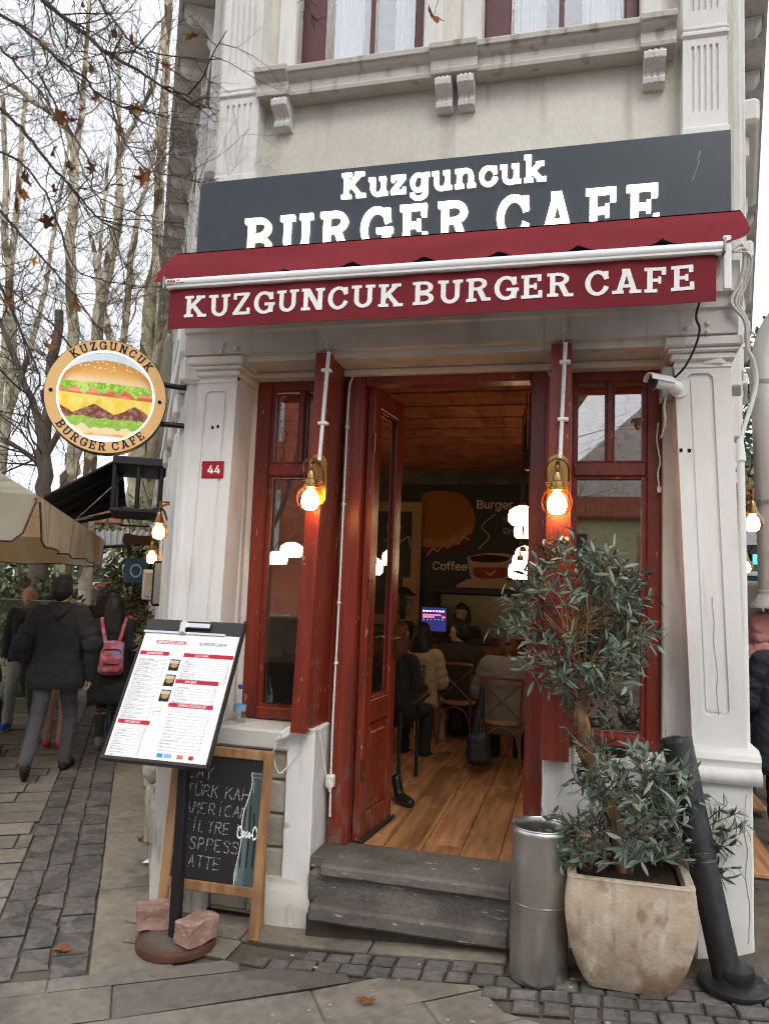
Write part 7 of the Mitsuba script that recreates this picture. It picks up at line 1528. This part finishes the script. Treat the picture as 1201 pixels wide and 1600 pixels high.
put(bx(2.6, 4.9, 13.4, 15.4, .2, 1.95, .02), 'kiosk_teal', name='body', parent=k); put(bx(2.5, 5.0, 13.2, 15.5, 1.95, 2.02, .02), 'white_metal', name='ledge', parent=k); put(bx(2.7, 4.8, 13.5, 15.3, 2.02, 2.75, .02), 'dark_pane', name='glazing', parent=k); put(bx(2.5, 5.0, 13.2, 15.5, 2.75, 2.9, .02), 'dark_sheet', name='roof', parent=k)
kk = glow(bx(2.62, 3.08, 12.98, 13.04, 2.12, 2.56, .04), 'sign_panel', (.05, .35, .38), (.03, .14, .16), k); put(tx('R', .26, 2.76, 12.975, 2.22, .003), 'print_white', name='letter', parent=k); put(bx(2.7, 3.0, 13.37, 13.395, 1.45, 1.65, .004), 'grey_metal', name='plate', parent=k)
put(tube([(2.85, 13.0, 2.56), (2.85, 13.3, 2.80)], .02, 6), 'black_iron', 40, 'hanger', k)
k = thing('yucca', 'spiky green yucca plant in a pot by the right wall', 'plant'); yl = []
R5 = np.random.default_rng(9)
for hz in (.35, .55, .75, .95):
    for i in range(22):
        a = R5.uniform(0, 2 * np.pi); el = R5.uniform(.1, 1.1); d = np.array([math.cos(a) * math.cos(el), math.sin(a) * math.cos(el), math.sin(el)]); yl.append(leaf_mesh(np.array([1.93, 9.4, .45 + hz]), d, np.array([0, 0, 1.0]), R5.uniform(.22, .36), .035, .35))
put(yl[:44], 'bush_olive', True, 'leaves', k, kind='stuff'); put(yl[44:], 'ivy_green', True, 'leaves', k, kind='stuff'); put(tube([(1.93, 9.4, .5), (1.93, 9.4, 1.4)], .03, 8), 'olive_bark', 40, 'stem', k); put(lathe([(0, .2), (.13, .2), (.17, .55), (.15, .55), (.1, .3)], 20, (1.93, 9.4, 0)), 'old_clay', 40, 'pot', k)
k = thing('garden_table', 'dark garden table with yellow bench beyond the right wall', 'table')
put(bx(1.75, 2.7, 10.2, 10.9, .95, .99, .01), 'black_gloss', name='tabletop', parent=k); put(bx(1.75, 2.7, 9.9, 10.1, .70, .74, .01), 'leaf_yellow', name='bench', parent=k)
for x in (1.8, 2.62):
    put(bx(x, x + .05, 10.25, 10.3, .2, .95, .004), 'black_iron', name='leg', parent=k); put(bx(x, x + .05, 9.95, 10.0, .2, .70, .004), 'black_iron', name='leg', parent=k)
leafy('leafy tree crown seen past the right duct', 'street_tree', (5.6, 24, 6.5), 2.2, 3.2, 2600, .32, .16, hm_, 'tree', 51, 0)
leafy('lower green hedge behind the kiosk', 'hedge', (5.2, 19.5, 1.9), 2.2, 1.8, 1800, .22, .12, hm_, 'hedge', 52, 0)
k = thing('right_house', 'pale house across the street on the far right', 'house'); put(bx(2.6, 16, 27, 33, 0, 4.5, .02), 'stucco', name='wall', parent=k); put(prx([(26.6, 4.5), (30, 6.6), (33.4, 4.5)], 2.3, 16.3), 'roof_tile', name='roof', parent=k)
for x in (3.4, 6, 8.6): fr = put(bx(x, x + 1.1, 26.94, 27.02, 1.2, 3, .02), W_, name='window', parent=k); put(bx(x + .1, x + 1.0, 26.93, 26.95, 1.3, 2.9, .004), 'dark_pane', name='pane', parent=fr)

# ---------------------------------------------------------------- houses across the street, seen in the window glass
def clap_fn(p, n, uv):
    z = p.z * 6.2; f = z - dr.floor(z); return C3(.50, .15, .095) * (.70 + .30 * SS(.0, .14, f)) * (.85 + .3 * N(p.x * 3, p.z * 9))
dif('clapboard_red', P(clap_fn))
k = thing('red_house', 'terracotta clapboard house with white window trim opposite the left window', 'house')
put(bx(-16, -5.4, -18, -13, 0, 9, .02), 'clapboard_red', name='wall', parent=k); put(bx(-16.3, -5.1, -18.3, -12.8, 9, 9.4, .05), W_, name='cornice', parent=k); put(bx(-16.02, -5.38, -13.0, -12.94, 4.55, 4.85, .03), W_, name='band', parent=k)
for x in (-15, -12.4, -9.8, -7.4):
    for z in (2.1, 5.6): fr = put(bx(x, x + 1.45, -13.0, -12.9, z, z + 2.1, .03), W_, name='window', parent=k); put(bx(x + .2, x + 1.25, -12.9, -12.88, z + .2, z + .98, .01), 'dark_pane', name='pane', parent=fr); put(bx(x + .2, x + 1.25, -12.9, -12.88, z + 1.08, z + 1.9, .01), 'curtain_cloth', name='blind', parent=fr)
k = thing('gabled_house', 'old white gabled house with sloping tiled lean-to opposite the right window', 'house')
dif('pale_green', (.42, .44, .26))
put(pry([(-2.2, 0), (9, 0), (9, 6.5), (3.6, 10.3), (-.4, 6.7), (-2.2, 6.5)], -31, -25), 'stained_plaster', name='gable_wall', parent=k)
def tile_fn(p, n, uv):
    a = p.x * 5; f = a - dr.floor(a); return MX((.30, .11, .065), (.17, .062, .04), FB(p.x * 5, p.y * 5, p.z * 5, 3)) * (.55 + .45 * SS(0, .3, f))
dif('roof_tile', P(tile_fn))
put(prx([(-25.1, 5.6), (-23.6, 4.6), (-23.6, 4.5), (-25.1, 5.45)], -2.4, 9), 'roof_tile', name='lean_to_roof', parent=k); put(bx(-2.2, 8.8, -25, -23.9, 0, 4.55, .02), 'pale_green', name='lean_to', parent=k)
for x, c in ((-.9, 'inner_dark'), (2.2, 'shelf_wood'), (5.2, 'inner_dark')): put(bx(x, x + 1.2, -23.92, -23.86, 2.2, 3.9, .02), c, name='window', parent=k)
put(prx([(-23.5, 2.6), (-22, 1.9), (-22, 1.8), (-23.5, 2.5)], -1.6, 8), 'roof_tile', name='porch_roof', parent=k)
tree('bare street tree standing behind the viewer across the road', [([(-7.8, -10.5, 0), (-7.8, -10.5, 2.5), (-7.6, -10.4, 5), (-7.3, -10.3, 8)], .12, .04), ([(-7.8, -10.5, 2.4), (-7.1, -10.4, 4), (-6.6, -10.3, 7)], .07, .03), ([(-7.8, -10.5, 3), (-8.6, -10.5, 5), (-9, -10.4, 8)], .07, .03)], 61, 14, 2, 'grey_bark', 'dark_twig', tl=2.2)
tree('bare tree above the roofs across the road reflected in the upper windows', [([(-.6, -9.8, 0), (-.7, -9.8, 3), (-.6, -9.7, 6), (-.4, -9.6, 9), (-.2, -9.5, 13)], .17, .06), ([(-.7, -9.8, 4), (-2.2, -9.7, 7), (-3.2, -9.6, 11)], .1, .04), ([(-.6, -9.7, 5), (1.2, -9.6, 8), (2.0, -9.5, 12)], .1, .04)], 62, 20, 2, 'grey_bark', 'dark_twig', tl=2.6)

# ---------------------------------------------------------------- litter on the ground
for i, (x, y, c, lab) in enumerate(((-2.55, 4.35, 'leaf_brown', 'dry brown leaf on the dark setts by the side wall'), (-2.1, 3.0, 'leaf_rust', 'curled rust-coloured leaf on the slabs before the menu stand'), (-.75, 2.95, 'leaf_brown', 'dry leaf lying before the cobbles in front of the steps'), (.95, 3.3, 'leaf_brown', 'dry leaf on the cobbles by the black post'))):
    put(maple_leaf((x, y, float(gz(x, y)) + .012), .085, 40 + 77 * i, 8, .16), c, False, parent=thing('fallen_leaf', lab, 'leaf'))
q = np.array([[-2.32, 3.97, .02], [-2.24, 3.95, .035], [-2.22, 4.03, .012], [-2.26, 4.05, .05], [-2.33, 4.04, .015]])
put(tm(q, [[0, 1, 3], [1, 2, 3], [0, 3, 4]]), 'print_white', False, parent=thing('paper_scrap', 'crumpled white paper scrap on the ground by the left side wall', 'paper scrap'))
bits = [bx(x, x + RND.uniform(.006, .02), y, y + RND.uniform(.006, .014), float(gz(x, y)) + .001, float(gz(x, y)) + .006, .002) for x, y in [(RND.uniform(-1.3, .6), RND.uniform(2.6, 3.33)) for _ in range(34)]]
put(bits, 'beige_stone', False, parent=thing('grit', 'small pale grit and crumbs scattered over the cobbles and slabs', kind='stuff'))
